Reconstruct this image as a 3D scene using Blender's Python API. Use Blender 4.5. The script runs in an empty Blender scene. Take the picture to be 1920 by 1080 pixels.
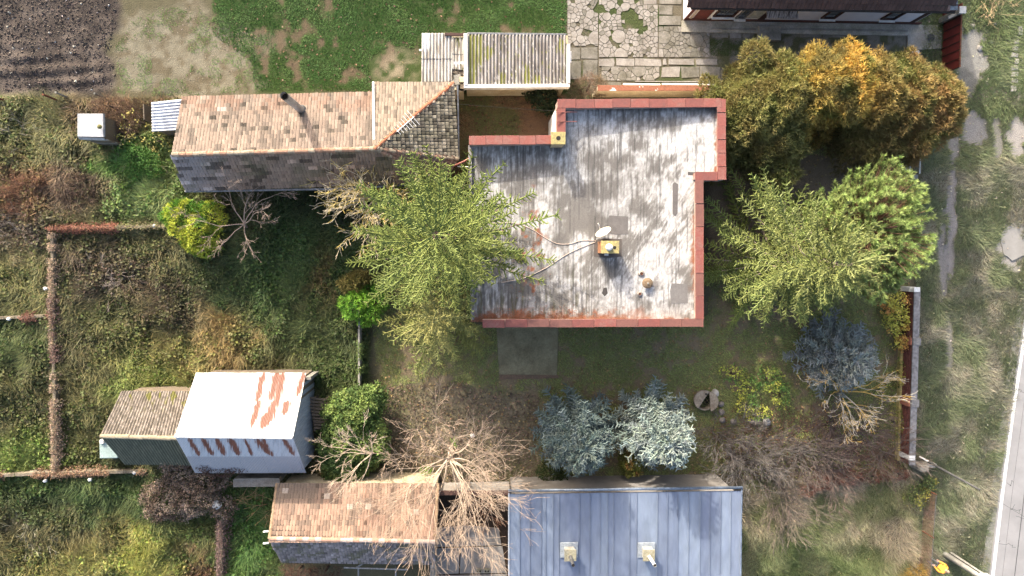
import bpy, math, random
import numpy as np
from mathutils import Vector, Matrix

# ------------------------------------------------------------------ camera, sky, sun, exposure
SC = bpy.context.scene
COL = SC.collection
CAM_H, FPX, NADIR = 38.0, 1267.0, (900.0, 480.0)
cam_data = bpy.data.cameras.new('camera')
cam = bpy.data.objects.new('camera', cam_data); COL.objects.link(cam)
cam_data.sensor_width = 36.0; cam_data.lens = FPX / 1920 * 36.0; cam_data.clip_end = 3000
_n = Vector(((NADIR[0]-960)/FPX, (540-NADIR[1])/FPX, -1)).normalized()
CAM_R = _n.rotation_difference(Vector((0, 0, -1))).to_matrix()
cam.matrix_world = Matrix.Translation((0, 0, CAM_H)) @ CAM_R.to_4x4()
SC.camera = cam

SUN_EL = 24.0
SUN_AZ = (-0.45, 0.89)                       # towards the sun
world = bpy.data.worlds.new('World'); SC.world = world; world.use_nodes = True
wn = world.node_tree; bg = wn.nodes['Background']
sky = wn.nodes.new('ShaderNodeTexSky'); sky.sky_type = 'NISHITA'; sky.sun_disc = False
sky.sun_elevation = math.radians(SUN_EL); sky.sun_rotation = math.atan2(SUN_AZ[0], SUN_AZ[1])
sky.altitude = 150; sky.air_density = 1.0; sky.dust_density = 8.0; sky.ozone_density = 1.0
wn.links.new(sky.outputs[0], bg.inputs[0]); bg.inputs[1].default_value = 0.15
sl = bpy.data.lights.new('sun', 'SUN'); sl.energy = 2.3; sl.angle = math.radians(1.0); sl.color = (1.0, 0.93, 0.82)
so = bpy.data.objects.new('sun', sl); COL.objects.link(so)
_e = math.radians(SUN_EL); _l = math.hypot(*SUN_AZ)
SUN_DIR = Vector((SUN_AZ[0]/_l*math.cos(_e), SUN_AZ[1]/_l*math.cos(_e), math.sin(_e)))
so.rotation_euler = (-SUN_DIR).to_track_quat('-Z', 'Y').to_euler(); so.location = SUN_DIR*60
SC.view_settings.view_transform = 'Standard'; SC.view_settings.look = 'None'
SC.view_settings.gamma = 1.0; SC.view_settings.exposure = 1.95; SC.view_settings.use_curve_mapping = False
SC.render.resolution_x = 1024; SC.render.resolution_y = 576

# ------------------------------------------------------------------ helpers
_Rn = np.array(CAM_R)
def P(px, py, z=0.0):
    """world point at height z seen at photo pixel (px, py)"""
    d = CAM_R @ Vector(((px-960)/FPX, (540-py)/FPX, -1))
    t = (z-CAM_H)/d.z
    return Vector((d.x*t, d.y*t, z))
def W2P(X, Y, Z=0.0):
    w = np.stack([X, Y, np.broadcast_to(Z, np.shape(X))-CAM_H], -1) @ _Rn
    return 960-FPX*w[..., 0]/w[..., 2], 540+FPX*w[..., 1]/w[..., 2]
PXM = FPX/CAM_H
def lin(c):
    c = c/255.0
    return c/12.92 if c <= .04045 else ((c+.055)/1.055)**2.4
def C(r, g, b, k=0.62):
    r, g, b = lin(r), lin(g), lin(b); m = .3*r+.59*g+.11*b; s = .84
    return tuple((m+(v-m)*s)*k for v in (r, g, b))

def hash2(ix, iy, seed):
    h = (ix.astype(np.int64)*374761393 + iy.astype(np.int64)*668265263 + seed*1442695041) & 0xffffffff
    h = ((h ^ (h >> 13))*1274126177) & 0xffffffff
    return ((h ^ (h >> 16)) & 0xffff)/65535.0
def vnoise(x, y, seed=0):
    x0 = np.floor(x); y0 = np.floor(y); fx = x-x0; fy = y-y0
    fx = fx*fx*(3-2*fx); fy = fy*fy*(3-2*fy)
    a = hash2(x0, y0, seed); b = hash2(x0+1, y0, seed); c = hash2(x0, y0+1, seed); d = hash2(x0+1, y0+1, seed)
    return (a*(1-fx)+b*fx)*(1-fy)+(c*(1-fx)+d*fx)*fy
def fbm(x, y, seed=0, o=4):
    s = 0; a = .5; t = 0
    for i in range(o):
        s = s+a*vnoise(x*2**i+17*i, y*2**i-9*i, seed+i); t += a; a *= .5
    return s/t
def sdist(px, py, poly):
    """signed distance (px) to a polygon, positive inside"""
    px = np.asarray(px, float); py = np.asarray(py, float)
    d = np.full(px.shape, 1e9); ins = np.zeros(px.shape, bool)
    n = len(poly)
    for i in range(n):
        x1, y1 = poly[i]; x2, y2 = poly[(i+1) % n]
        ex, ey = x2-x1, y2-y1
        t = np.clip(((px-x1)*ex+(py-y1)*ey)/(ex*ex+ey*ey+1e-9), 0, 1)
        d = np.minimum(d, np.hypot(px-x1-t*ex, py-y1-t*ey))
        c = (y1 > py) != (y2 > py)
        with np.errstate(divide='ignore', invalid='ignore'):
            xi = (x2-x1)*(py-y1)/(y2-y1+1e-12)+x1
        ins ^= c & (px < xi)
    return np.where(ins, d, -d)
def sstep(a, b, x):
    t = np.clip((x-a)/(b-a), 0, 1); return t*t*(3-2*t)

# ---- materials
def _mat(name):
    m = bpy.data.materials.new(name); m.use_nodes = True
    nt = m.node_tree; b = nt.nodes['Principled BSDF']
    return m, nt, b
def M(name, c, c2=None, scale=4.0, rough=.8, bump=0.0, bscale=40.0, metal=0.0, attr=False, stretch=(1, 1, 1), spec=.3,
      lo=.35, hi=.65, var=.25, fine=14.0):
    """colour c mottled towards c2 by noise, with fine value variation, bump; attr: colour from the 'Col' attribute"""
    m, nt, b = _mat(name); N = nt.nodes.new; L = nt.links.new
    b.inputs['Roughness'].default_value = rough; b.inputs['Metallic'].default_value = metal
    b.inputs['Specular IOR Level'].default_value = spec
    geo = N('ShaderNodeNewGeometry'); mp = N('ShaderNodeVectorMath'); mp.operation = 'MULTIPLY'
    mp.inputs[1].default_value = stretch; L(geo.outputs['Position'], mp.inputs[0])
    if attr:
        a = N('ShaderNodeAttribute'); a.attribute_name = 'Col'; base = a.outputs['Color']
    else:
        n1 = N('ShaderNodeTexNoise'); n1.inputs['Scale'].default_value = scale; n1.inputs['Detail'].default_value = 6
        n1.inputs['Roughness'].default_value = .65
        L(mp.outputs[0], n1.inputs['Vector'])
        mr = N('ShaderNodeMapRange'); mr.inputs[1].default_value = lo; mr.inputs[2].default_value = hi
        L(n1.outputs[0], mr.inputs[0])
        mx = N('ShaderNodeMix'); mx.data_type = 'RGBA'
        mx.inputs[6].default_value = (*c, 1); mx.inputs[7].default_value = (*(c2 or [v*.7 for v in c]), 1)
        L(mr.outputs[0], mx.inputs[0]); base = mx.outputs[2]
    n2 = N('ShaderNodeTexNoise'); n2.inputs['Scale'].default_value = fine; n2.inputs['Detail'].default_value = 5
    L(mp.outputs[0], n2.inputs['Vector'])
    m2 = N('ShaderNodeMapRange'); m2.inputs[1].default_value = .25; m2.inputs[2].default_value = .75
    m2.inputs[3].default_value = 1-var; m2.inputs[4].default_value = 1+var; L(n2.outputs[0], m2.inputs[0])
    vm = N('ShaderNodeVectorMath'); vm.operation = 'SCALE'; L(base, vm.inputs[0]); L(m2.outputs[0], vm.inputs['Scale'])
    L(vm.outputs[0], b.inputs['Base Color'])
    if bump:
        n3 = N('ShaderNodeTexNoise'); n3.inputs['Scale'].default_value = bscale; n3.inputs['Detail'].default_value = 6
        L(mp.outputs[0], n3.inputs['Vector'])
        bp = N('ShaderNodeBump'); bp.inputs['Strength'].default_value = bump; bp.inputs['Distance'].default_value = .05
        L(n3.outputs[0], bp.inputs['Height']); L(bp.outputs[0], b.inputs['Normal'])
    return m
def Mleaf(name, transl=.3, rough=.6, spec=.15):
    m, nt, b = _mat(name); N = nt.nodes.new; L = nt.links.new
    a = N('ShaderNodeAttribute'); a.attribute_name = 'Col'
    L(a.outputs['Color'], b.inputs['Base Color']); b.inputs['Roughness'].default_value = rough
    b.inputs['Specular IOR Level'].default_value = spec
    t = N('ShaderNodeBsdfTranslucent'); L(a.outputs['Color'], t.inputs['Color'])
    mx = N('ShaderNodeMixShader'); mx.inputs[0].default_value = transl
    L(b.outputs[0], mx.inputs[1]); L(t.outputs[0], mx.inputs[2]); L(mx.outputs[0], nt.nodes['Material Output'].inputs['Surface'])
    return m

# ---- objects
def woff(p):
    o = Vector((0, 0, 0))
    while p is not None: o = o+p.location; p = p.parent
    return o
def link(name, me, parent=None, kind=None, label=None, cat=None, group=None):
    o = bpy.data.objects.new(name, me); COL.objects.link(o)
    if parent is not None: o.parent = parent
    if kind: o['kind'] = kind
    if label: o['label'] = label
    if cat: o['category'] = cat
    if group: o['group'] = group
    return o
def thing(name, label, cat, loc, group=None):
    o = link(name, None, None, None, label, cat, group); o.location = loc; o.empty_display_size = .3
    return o
def np_mesh(name, V, F, mat, parent=None, col=None, smooth=False, **kw):
    V = np.asarray(V, np.float32); F = np.asarray(F, np.int32)
    if parent is not None:
        V = V-np.array(woff(parent), np.float32)
    me = bpy.data.meshes.new(name)
    k = F.shape[1]
    me.vertices.add(len(V)); me.vertices.foreach_set('co', V.ravel())
    me.loops.add(F.size); me.loops.foreach_set('vertex_index', F.ravel())
    me.polygons.add(len(F)); me.polygons.foreach_set('loop_start', np.arange(0, F.size, k, dtype=np.int32))
    me.update(calc_edges=True)
    if not smooth: me.shade_flat()
    if col is not None:
        a = me.attributes.new('Col', 'FLOAT_COLOR', 'POINT')
        a.data.foreach_set('color', np.concatenate([col, np.ones((len(V), 1))], 1).astype(np.float32).ravel())
    if mat is not None: me.materials.append(mat)
    return link(name, me, parent, **kw)

class MB:
    """collects boxes, prisms, tubes; build() links them as one mesh object"""
    def __init__(s): s.v = []; s.f = []; s.c = []; s.cur = None
    def add(s, vs, fs):
        o = len(s.v); s.v += [tuple(v) for v in vs]; s.f += [tuple(i+o for i in f) for f in fs]
        s.c += [s.cur or (1, 1, 1)]*len(vs); return s
    def hexa(s, a, b):
        """two quads a (bottom) and b (top), both counter-clockwise from above"""
        return s.add(list(a)+list(b), [(3, 2, 1, 0), (4, 5, 6, 7), (0, 1, 5, 4), (1, 2, 6, 5), (2, 3, 7, 6), (3, 0, 4, 7)])
    def box(s, c, size, rz=0.0, ax=None):
        c = Vector(c); x, y, z = [v/2 for v in size]
        if ax: X, Y, Z = ax
        else: X = Vector((math.cos(rz), math.sin(rz), 0)); Y = Vector((-math.sin(rz), math.cos(rz), 0)); Z = Vector((0, 0, 1))
        q = lambda k: [c+X*a*x+Y*b*y+Z*k for a, b in ((-1, -1), (1, -1), (1, 1), (-1, 1))]
        return s.hexa(q(-z), q(z))
    def prism(s, poly, z0, z1):
        """poly: list of (x, y); z0/z1 numbers or functions (x, y) -> z"""
        f0 = z0 if callable(z0) else (lambda x, y: z0); f1 = z1 if callable(z1) else (lambda x, y: z1)
        n = len(poly); ar = sum(poly[i][0]*poly[(i+1) % n][1]-poly[(i+1) % n][0]*poly[i][1] for i in range(n))
        if ar < 0: poly = poly[::-1]
        vs = [(x, y, f0(x, y)) for x, y in poly]+[(x, y, f1(x, y)) for x, y in poly]
        fs = [tuple(range(n-1, -1, -1)), tuple(range(n, 2*n))]+[(i, (i+1) % n, n+(i+1) % n, n+i) for i in range(n)]
        return s.add(vs, fs)
    def tube(s, pts, r, k=8, cap=True):
        pts = [Vector(p) for p in pts]; n = len(pts)
        rs = r if isinstance(r, (list, tuple)) else [r]*n
        vs = []; up = None
        for i, p in enumerate(pts):
            d = (pts[min(i+1, n-1)]-pts[max(i-1, 0)]).normalized()
            if up is None: up = d.orthogonal().normalized()
            u = (up-d*up.dot(d)).normalized(); up = u; w = d.cross(u)
            vs += [p+(u*math.cos(2*math.pi*j/k)+w*math.sin(2*math.pi*j/k))*rs[i] for j in range(k)]
        fs = [(i*k+j, i*k+(j+1) % k, (i+1)*k+(j+1) % k, (i+1)*k+j) for i in range(n-1) for j in range(k)]
        if cap: fs += [tuple(range(k-1, -1, -1)), tuple(range((n-1)*k, n*k))]
        return s.add(vs, fs)
    def lathe(s, c, prof, k=20):
        c = Vector(c); vs = []
        for r, z in prof: vs += [c+Vector((r*math.cos(2*math.pi*j/k), r*math.sin(2*math.pi*j/k), z)) for j in range(k)]
        n = len(prof)
        fs = [(i*k+j, i*k+(j+1) % k, (i+1)*k+(j+1) % k, (i+1)*k+j) for i in range(n-1) for j in range(k)]
        fs += [tuple(range(k-1, -1, -1)), tuple(range((n-1)*k, n*k))]
        return s.add(vs, fs)
    def build(s, name, mat, parent=None, smooth=False, bevel=0.0, **kw):
        off = woff(parent) if parent is not None else Vector((0, 0, 0))
        me = bpy.data.meshes.new(name)
        me.from_pydata([(x-off.x, y-off.y, z-off.z) for x, y, z in s.v], [], s.f, shade_flat=not smooth)
        if any(c != (1, 1, 1) for c in s.c):
            a = me.attributes.new('Col', 'FLOAT_COLOR', 'POINT')
            a.data.foreach_set('color', np.array([(*c, 1) for c in s.c], np.float32).ravel())
        me.materials.append(mat); o = link(name, me, parent, **kw)
        if bevel:
            bm = o.modifiers.new('bevel', 'BEVEL'); bm.width = bevel; bm.segments = 2; bm.limit_method = 'ANGLE'
        return o

class Acc:
    """triangle soup with a colour per corner, made with numpy"""
    def __init__(s): s.V = []; s.F = []; s.C = []; s.n = 0
    def add(s, V, F, Cc):
        s.V.append(V); s.F.append(F+s.n); s.C.append(Cc); s.n += len(V)
    def count(s): return sum(len(f) for f in s.F)
    def build(s, name, mat, parent=None, smooth=False, **kw):
        return np_mesh(name, np.concatenate(s.V), np.concatenate(s.F), mat, parent, np.concatenate(s.C), smooth, **kw)
def unit(a): return a/(np.linalg.norm(a, axis=-1, keepdims=True)+1e-9)
def blades(acc, B, D, L, W, col, rng, tip=1.25, side=None):
    """one long triangle each"""
    n = len(B)
    if n == 0: return
    S = unit(np.cross(D, side if side is not None else rng.normal(size=(n, 3))))
    L = np.broadcast_to(L, (n,))[:, None]; W = np.broadcast_to(W, (n,))[:, None]
    V = np.stack([B-S*W/2, B+S*W/2, B+D*L], 1).reshape(-1, 3)
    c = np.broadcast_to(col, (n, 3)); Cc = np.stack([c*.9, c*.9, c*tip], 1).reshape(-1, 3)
    acc.add(V, np.arange(3*n).reshape(-1, 3), Cc)
def leaves(acc, B, D, Nn, L, W, col, rng):
    """a diamond leaf each: base B, direction D, face normal about Nn; slightly folded"""
    n = len(B)
    if n == 0: return
    S = unit(np.cross(D, Nn)); U = unit(np.cross(S, D))
    L = np.broadcast_to(L, (n,))[:, None]; W = np.broadcast_to(W, (n,))[:, None]
    m = B+D*L*.5
    V = np.stack([B, m-S*W/2+U*W*.18, B+D*L, m+S*W/2+U*W*.18], 1).reshape(-1, 3)
    i = np.arange(n)[:, None]*4
    F = np.concatenate([i+np.array([[0, 1, 2]]), i+np.array([[0, 2, 3]])])
    c = np.broadcast_to(col, (n, 3)); Cc = np.repeat(c, 4, 0)
    acc.add(V, F, Cc)
def tubes(acc, P0, P1, R0, R1, col, k=4):
    n = len(P0)
    if n == 0: return
    d = unit(P1-P0); a = np.where(np.abs(d[:, 2:3]) < .9, np.array([[0, 0, 1.]]), np.array([[1., 0, 0]]))
    u = unit(np.cross(d, a)); w = np.cross(d, u)
    V = []
    for Pp, R in ((P0, R0), (P1, R1)):
        R = np.broadcast_to(R, (n,))[:, None]
        for j in range(k):
            V.append(Pp+(u*math.cos(2*math.pi*j/k)+w*math.sin(2*math.pi*j/k))*R)
    V = np.stack(V, 1).reshape(-1, 3); i = np.arange(n)[:, None]*2*k; F = []
    for j in range(k):
        a, b = j, (j+1) % k
        F += [i+np.array([[a, b, k+b]]), i+np.array([[a, k+b, k+a]])]
    c = np.repeat(np.broadcast_to(col, (n, 3)), 2*k, 0)
    acc.add(V, np.concatenate(F), c)
def jit(col, n, rng, v=.18, h=.06):
    c = np.broadcast_to(np.asarray(col, float), (n, 3))
    return np.clip(c*(1+rng.uniform(-v, v, (n, 1)))*(1+rng.uniform(-h, h, (n, 3))), .002, 1)

MAT = {}
MAT['leaf'] = Mleaf('leaf', .3)
MAT['needle'] = Mleaf('needle', .12, .55, .2)
MAT['twig'] = M('bark twigs', (1, 1, 1), attr=True, rough=.9, var=.15, spec=.1)
MAT['attr'] = M('weathered surface', (1, 1, 1), attr=True, rough=.85, var=.18, bump=.3, bscale=30, spec=.2)
MAT['tile'] = M('clay tile', (1, 1, 1), attr=True, rough=.85, var=.22, fine=24, bump=.3, bscale=50, spec=.15)
MAT['plaster'] = M('cream plaster', C(215, 200, 165), C(185, 165, 125), 1.2, .9, .25, 30)
MAT['white'] = M('white paint', (.68, .67, .64), (.5, .49, .46), 2.0, .7, .15, 30, var=.12)
MAT['concrete'] = M('concrete', C(170, 165, 155), C(125, 122, 112), 1.5, .9, .35, 45, var=.18)
MAT['dark'] = M('dark opening', (.012, .011, .01), (.02, .018, .016), rough=.9)
MAT['glass'] = M('window glass', (.03, .035, .04), (.05, .055, .06), rough=.08, spec=.6, var=.05)
MAT['wood'] = M('grey wood', C(140, 125, 105), C(95, 82, 68), 3, .85, .3, 30, stretch=(1, 8, 8))
MAT['brown'] = M('brown frame', C(85, 50, 40), C(60, 38, 30), 5, .6)
MAT['steel'] = M('grey steel', C(150, 152, 155), C(115, 115, 115), 6, .45, metal=.5)
MAT['rust'] = M('rusty steel', C(150, 85, 50), C(90, 55, 40), 8, .9, .2, 60)
# ------------------------------------------------------------------ the ground and what grows on it
POLY = dict(
    plough=[(-400, -400), (250, -400), (225, 30), (205, 90), (215, 150), (190, 176), (-400, 172)],
    sand=[(215, 95), (245, 40), (300, 15), (370, 10), (400, 40), (490, 70), (480, 130), (460, 172), (330, 182), (225, 172)],
    lawn=[(380, -400), (1062, -400), (1062, 175), (700, 175), (480, 176), (470, 120), (400, 60)],
    court=[(845, 178), (1060, 178), (1060, 275), (845, 330)],
    garden=[(-400, 182), (345, 182), (345, 350), (850, 340), (800, 420), (700, 560), (680, 740), (720, 900), (520, 960), (560, 1400), (-400, 1400)],
    yard=[(690, 560), (900, 610), (1330, 590), (1330, 190), (1700, 190), (1705, 880), (1400, 930), (1380, 900), (820, 905), (720, 760)],
    litter=[(725, 725), (800, 715), (930, 722), (1010, 740), (1015, 900), (830, 908), (740, 860)],
    lowgrass=[(1390, 905), (1715, 880), (1735, 1400), (1390, 1400)],
    verge=[(1722, -400), (2400, -400), (2400, 300), (1950, 560), (1905, 700), (1840, 1090), (1790, 1400), (1735, 1400), (1712, 890), (1722, 540), (1730, 200)],
    concrete=[(1062, -400), (1300, -400), (1283, 40), (1330, 110), (1330, 150), (1330, 182), (1062, 182)],
    house_front=[(1283, 36), (1770, 36), (1770, 130), (1300, 160)],
    pathway=[(815, 912), (985, 890), (1375, 885), (1420, 930), (1420, 960), (815, 960)],
    backyard=[(800, 930), (960, 930), (960, 1500), (800, 1500)],
    terrace=[(930, 605), (1048, 605), (1045, 708), (935, 712)],
)
def mask(px, py, name, soft=8, amp=14, sc=40, seed=3):
    n = (fbm(px/sc, py/sc, seed, 4)-.5)*2*amp
    return sstep(-soft, soft, sdist(px, py, POLY[name])+n)
def gz(x, y):
    """ground height"""
    px, py = W2P(x, y)
    g = mask(px, py, 'garden', 30, 10)
    z = g*np.maximum(-.12, .7*(fbm(x*.4, y*.4, 11, 3)-.42)+.75*(fbm(x*.95, y*.95, 5, 3)-.45))
    v = mask(px, py, 'verge', 20, 5)+mask(px, py, 'lowgrass', 20, 5)
    z = z+v*(.08*fbm(x*.8, y*.8, 21, 3)-.03)
    pl = mask(px, py, 'plough', 10, 6)
    rows = np.sin((y-.012*np.clip(x+27, 0, 9)**2)*8.5)*.5+.5
    z = z+pl*(.10*fbm(x*1.6, y*1.6, 31, 4)+.11*rows*sstep(60, 125, py)*sstep(.25, .55, fbm(x*.25, y*.9, 8, 2))-.05)
    return z*(np.abs(x) < 60)*(np.abs(y) < 60)
GARDEN = [(60, 230, 110, 50, (112, 112, 72)), (60, 335, 45, 25, (138, 102, 76)), (40, 385, 45, 20, (130, 98, 74)), (150, 345, 50, 40, (108, 92, 78)),
          (285, 345, 60, 60, (125, 145, 80)), (250, 295, 45, 35, (75, 130, 40)), (200, 210, 50, 30, (125, 95, 75)), (260, 225, 60, 40, (125, 100, 72)),
          (30, 440, 60, 50, (105, 90, 80)), (40, 520, 60, 50, (115, 115, 70)), (215, 520, 70, 50, (95, 80, 70)), (300, 470, 90, 40, (105, 100, 66)),
          (400, 470, 100, 50, (72, 84, 50)), (470, 540, 100, 70, (70, 92, 50)), (560, 480, 70, 90, (62, 88, 45)), (595, 520, 18, 60, (120, 85, 58)),
          (340, 560, 70, 60, (90, 78, 62)), (410, 615, 45, 35, (160, 135, 80)), (330, 660, 110, 50, (130, 122, 70)), (430, 660, 60, 45, (140, 115, 72)),
          (280, 700, 80, 40, (115, 130, 58)), (560, 640, 90, 80, (85, 98, 55)), (150, 640, 60, 60, (92, 88, 60)), (50, 640, 60, 50, (72, 88, 48)),
          (60, 760, 70, 80, (98, 96, 62)), (70, 850, 70, 40, (118, 138, 55)), (150, 930, 140, 45, (60, 84, 44)), (60, 1000, 70, 60, (85, 82, 60)),
          (165, 1000, 70, 40, (105, 98, 62)), (275, 1035, 55, 50, (158, 160, 66)), (120, 1050, 80, 40, (140, 138, 72)), (350, 1000, 70, 50, (80, 92, 50)),
          (470, 1010, 45, 80, (74, 112, 48)), (380, 1060, 40, 30, (120, 85, 66)), (640, 700, 50, 60, (80, 95, 52)), (650, 480, 30, 80, (66, 85, 46)),
          (140, 800, 60, 60, (95, 95, 58)), (210, 600, 70, 50, (95, 98, 58)), (520, 690, 50, 40, (95, 88, 58)), (650, 390, 120, 40, (55, 60, 42))]
def garden_col(px, py):
    qx = px+(fbm(px/35, py/35, 71)-.5)*90; qy = py+(fbm(px/35, py/35, 72)-.5)*90
    wsum = np.full(px.shape, .10); col = np.stack([np.full(px.shape, lin(c)*.1) for c in (96, 94, 62)], -1)
    for x, y, rx, ry, c in GARDEN:
        w = np.exp(-(((qx-x)/rx)**2+((qy-y)/ry)**2)*1.3)
        wsum = wsum+w; col = col+w[..., None]*np.array([lin(v) for v in c])
    col = col/wsum[..., None]; m_ = col @ np.array([.3, .59, .11]); return (m_[..., None]+(col-m_[..., None])*.84)*.78
def ground_col(px, py, x, y):
    n1 = fbm(x*.6, y*.6, 1); n2 = fbm(x*2.3, y*2.3, 2); n3 = fbm(x*6, y*6, 4, 3)
    col = np.ones(px.shape+(3,))*np.array(C(118, 112, 84))
    def lay(m, c, c2=None, n=None):
        nonlocal col
        cc = np.array(c)
        if c2 is not None: cc = np.array(c)*(1-n[..., None])+np.array(c2)*n[..., None]
        col = col*(1-m[..., None])+cc*m[..., None]
    lay(mask(px, py, 'lawn'), C(78, 100, 48), C(125, 108, 84), sstep(.53, .66, n1*.6+n2*.4-.10*sstep(560, 800, px)))
    lay(mask(px, py, 'sand', 30, 60), C(162, 154, 130), C(132, 120, 94), sstep(.4, .7, n2))
    lay(sstep(40, -30, np.hypot((px-745)/1.2, py-130)-20)*sstep(.35, .6, n2), C(180, 165, 138))
    lay(mask(px, py, 'plough', 12, 20), C(84, 75, 70), C(126, 113, 103), sstep(.42, .72, n2*.5+n1*.3+.05+.2*(py/180)))
    lay(mask(px, py, 'garden', 10, 16), garden_col(px, py)*.9)
    lay(mask(px, py, 'yard'), C(108, 110, 66), C(122, 106, 80), sstep(.45, .65, n1*.5+n2*.5))
    lay(sstep(60, -20, np.hypot((px-1500)/2.2, (py-860))-60)*.9, C(92, 72, 62))
    lay(sstep(20, -40, np.hypot((px-1500)/1.6, (py-420))-160)*.9, C(122, 106, 88))
    lay(mask(px, py, 'court'), C(118, 106, 68), C(136, 104, 74), sstep(.42, .58, n1))
    lay(mask(px, py, 'litter', 34, 60)*.85, C(112, 102, 80), C(132, 118, 94), sstep(.4, .65, n3))
    lay(mask(px, py, 'lowgrass'), C(112, 116, 72), C(150, 135, 108), sstep(.45, .65, n1))
    lay(sstep(16, -30, np.abs(py-895+ (px-1590)*.12)-22)*sstep(1450, 1510, px)*sstep(1710, 1680, px), C(124, 92, 76))
    lay(mask(px, py, 'verge'), C(122, 122, 92), C(142, 136, 116), sstep(.42, .66, n2))
    for gx, gy, rx, ry, c in [(1820, 110, 32, 60, (172, 168, 158)), (1805, 160, 26, 30, (132, 130, 122)), (1822, 245, 26, 32, (160, 156, 152)), (1783, 420, 10, 120, (158, 152, 150)),
                              (1786, 265, 12, 40, (150, 146, 142)), (1910, 120, 28, 60, (188, 176, 160)), (1905, 255, 20, 34, (182, 174, 166)), (1870, 255, 10, 44, (150, 145, 135)),
                              (1778, 640, 8, 50, (140, 136, 126)), (1776, 760, 8, 50, (150, 142, 128)), (1895, 465, 26, 40, (176, 170, 164)), (1768, 480, 10, 80, (150, 145, 142))]:
        d = ((px-gx)/rx)**2+((py-gy)/ry)**2+(n2-.5)*2.2+(n3-.5)*1.0
        lay(sstep(1.25, .75, d)*.92, C(*c))
    lay(mask(px, py, 'house_front', 5, 6), C(122, 116, 104), C(92, 92, 62), sstep(.45, .6, n2))
    lay(mask(px, py, 'concrete', 4, 3), C(128, 120, 100), C(96, 108, 62), sstep(.48, .6, n1))
    lay(mask(px, py, 'backyard', 6, 6), C(100, 80, 66), C(75, 62, 52), n3)
    return np.clip(col*(.82+.36*n3[..., None])*(.66+.55*mask(px, py, 'yard')+.34*mask(px, py, 'garden')+.5*mask(px, py, 'house_front')+.2*mask(px, py, 'verge')+.2*mask(px, py, 'lowgrass')+.4*mask(px, py, 'court'))[..., None], .004, .9)
fx = np.arange(-34, 38, .12); fy = np.arange(-25, 20.5, .12)
gx = np.concatenate([[-500, -250, -120, -70, -48, -39], fx, [42, 52, 75, 130, 250, 500]])
gy = np.concatenate([[-500, -250, -120, -60, -38, -30], fy, [25, 33, 50, 90, 200, 500]])
GX, GY = np.meshgrid(gx, gy); GP = W2P(GX, GY)
gc = ground_col(GP[0], GP[1], GX, GY)
nx, ny = len(gx), len(gy)
ii = (np.arange(ny-1)[:, None]*nx+np.arange(nx-1)[None]).ravel()
MAT['ground'] = M('soil and short growth', (1, 1, 1), attr=True, rough=.95, var=.3, fine=18, bump=.8, bscale=16, spec=.1)
np_mesh('ground', np.stack([GX, GY, gz(GX, GY)], -1).reshape(-1, 3), np.stack([ii, ii+1, ii+nx+1, ii+nx], 1), MAT['ground'], None,
        gc.reshape(-1, 3), True, kind='structure', label='earth and weedy ground around the houses')

PAVED = [POLY['terrace'], [(985, 893), (1385, 888), (1410, 920), (985, 930)], [(800, 935), (955, 935), (955, 1500), (800, 1500)]]
def sample(poly, dens, rng, soft=None, margin=0):
    """random world points inside a pixel polygon (ground level)"""
    xs = [p[0] for p in poly]; ys = [p[1] for p in poly]
    a = P(max(min(xs), -160), max(min(ys), -150)); b = P(min(max(xs), 2080), min(max(ys), 1230))
    n = int(abs((b.x-a.x)*(b.y-a.y))*dens)
    x = rng.uniform(a.x, b.x, n); y = rng.uniform(b.y, a.y, n); px, py = W2P(x, y)
    k = sdist(px, py, poly)+(fbm(px/25, py/25, 9)-.5)*(soft or 16) > margin
    for q in PAVED: k &= sdist(px, py, q) < 1
    return x[k], y[k], px[k], py[k]
def flow(x, y, seed, turns=1.0):
    a = fbm(x*.35, y*.35, seed, 3)*2*math.pi*2*turns
    return np.cos(a), np.sin(a)
def grass(acc, x, y, col, rng, L=(.1, .25), W=.012, lie=.8, seed=1, lift=0.0, up=.55):
    n = len(x); fx_, fy_ = flow(x, y, seed)
    d = np.stack([fx_+rng.normal(0, .6, n), fy_+rng.normal(0, .6, n), np.abs(rng.normal(up, .35, n))], -1)
    d[:, :2] *= lie; d = unit(d)
    B = np.stack([x, y, gz(x, y)+lift*rng.uniform(0, 1, n)], -1)
    blades(acc, B, d, rng.uniform(L[0], L[1], n), W*rng.uniform(.7, 1.5, n), col, rng, side=np.array([[0, 0, 1.]]))
def flat_leaves(acc, x, y, z, col, rng, L=(.05, .1), tilt=.5, wr=.75):
    n = len(x); a = rng.uniform(0, 2*math.pi, n)
    D = unit(np.stack([np.cos(a), np.sin(a), rng.normal(0, tilt*.6, n)], -1))
    Nn = unit(np.stack([rng.normal(0, tilt, n), rng.normal(0, tilt, n), np.ones(n)], -1))
    l = rng.uniform(L[0], L[1], n)
    leaves(acc, np.stack([x, y, z], -1), D, Nn, l, l*wr, col, rng)

rng = np.random.default_rng(5)
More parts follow.
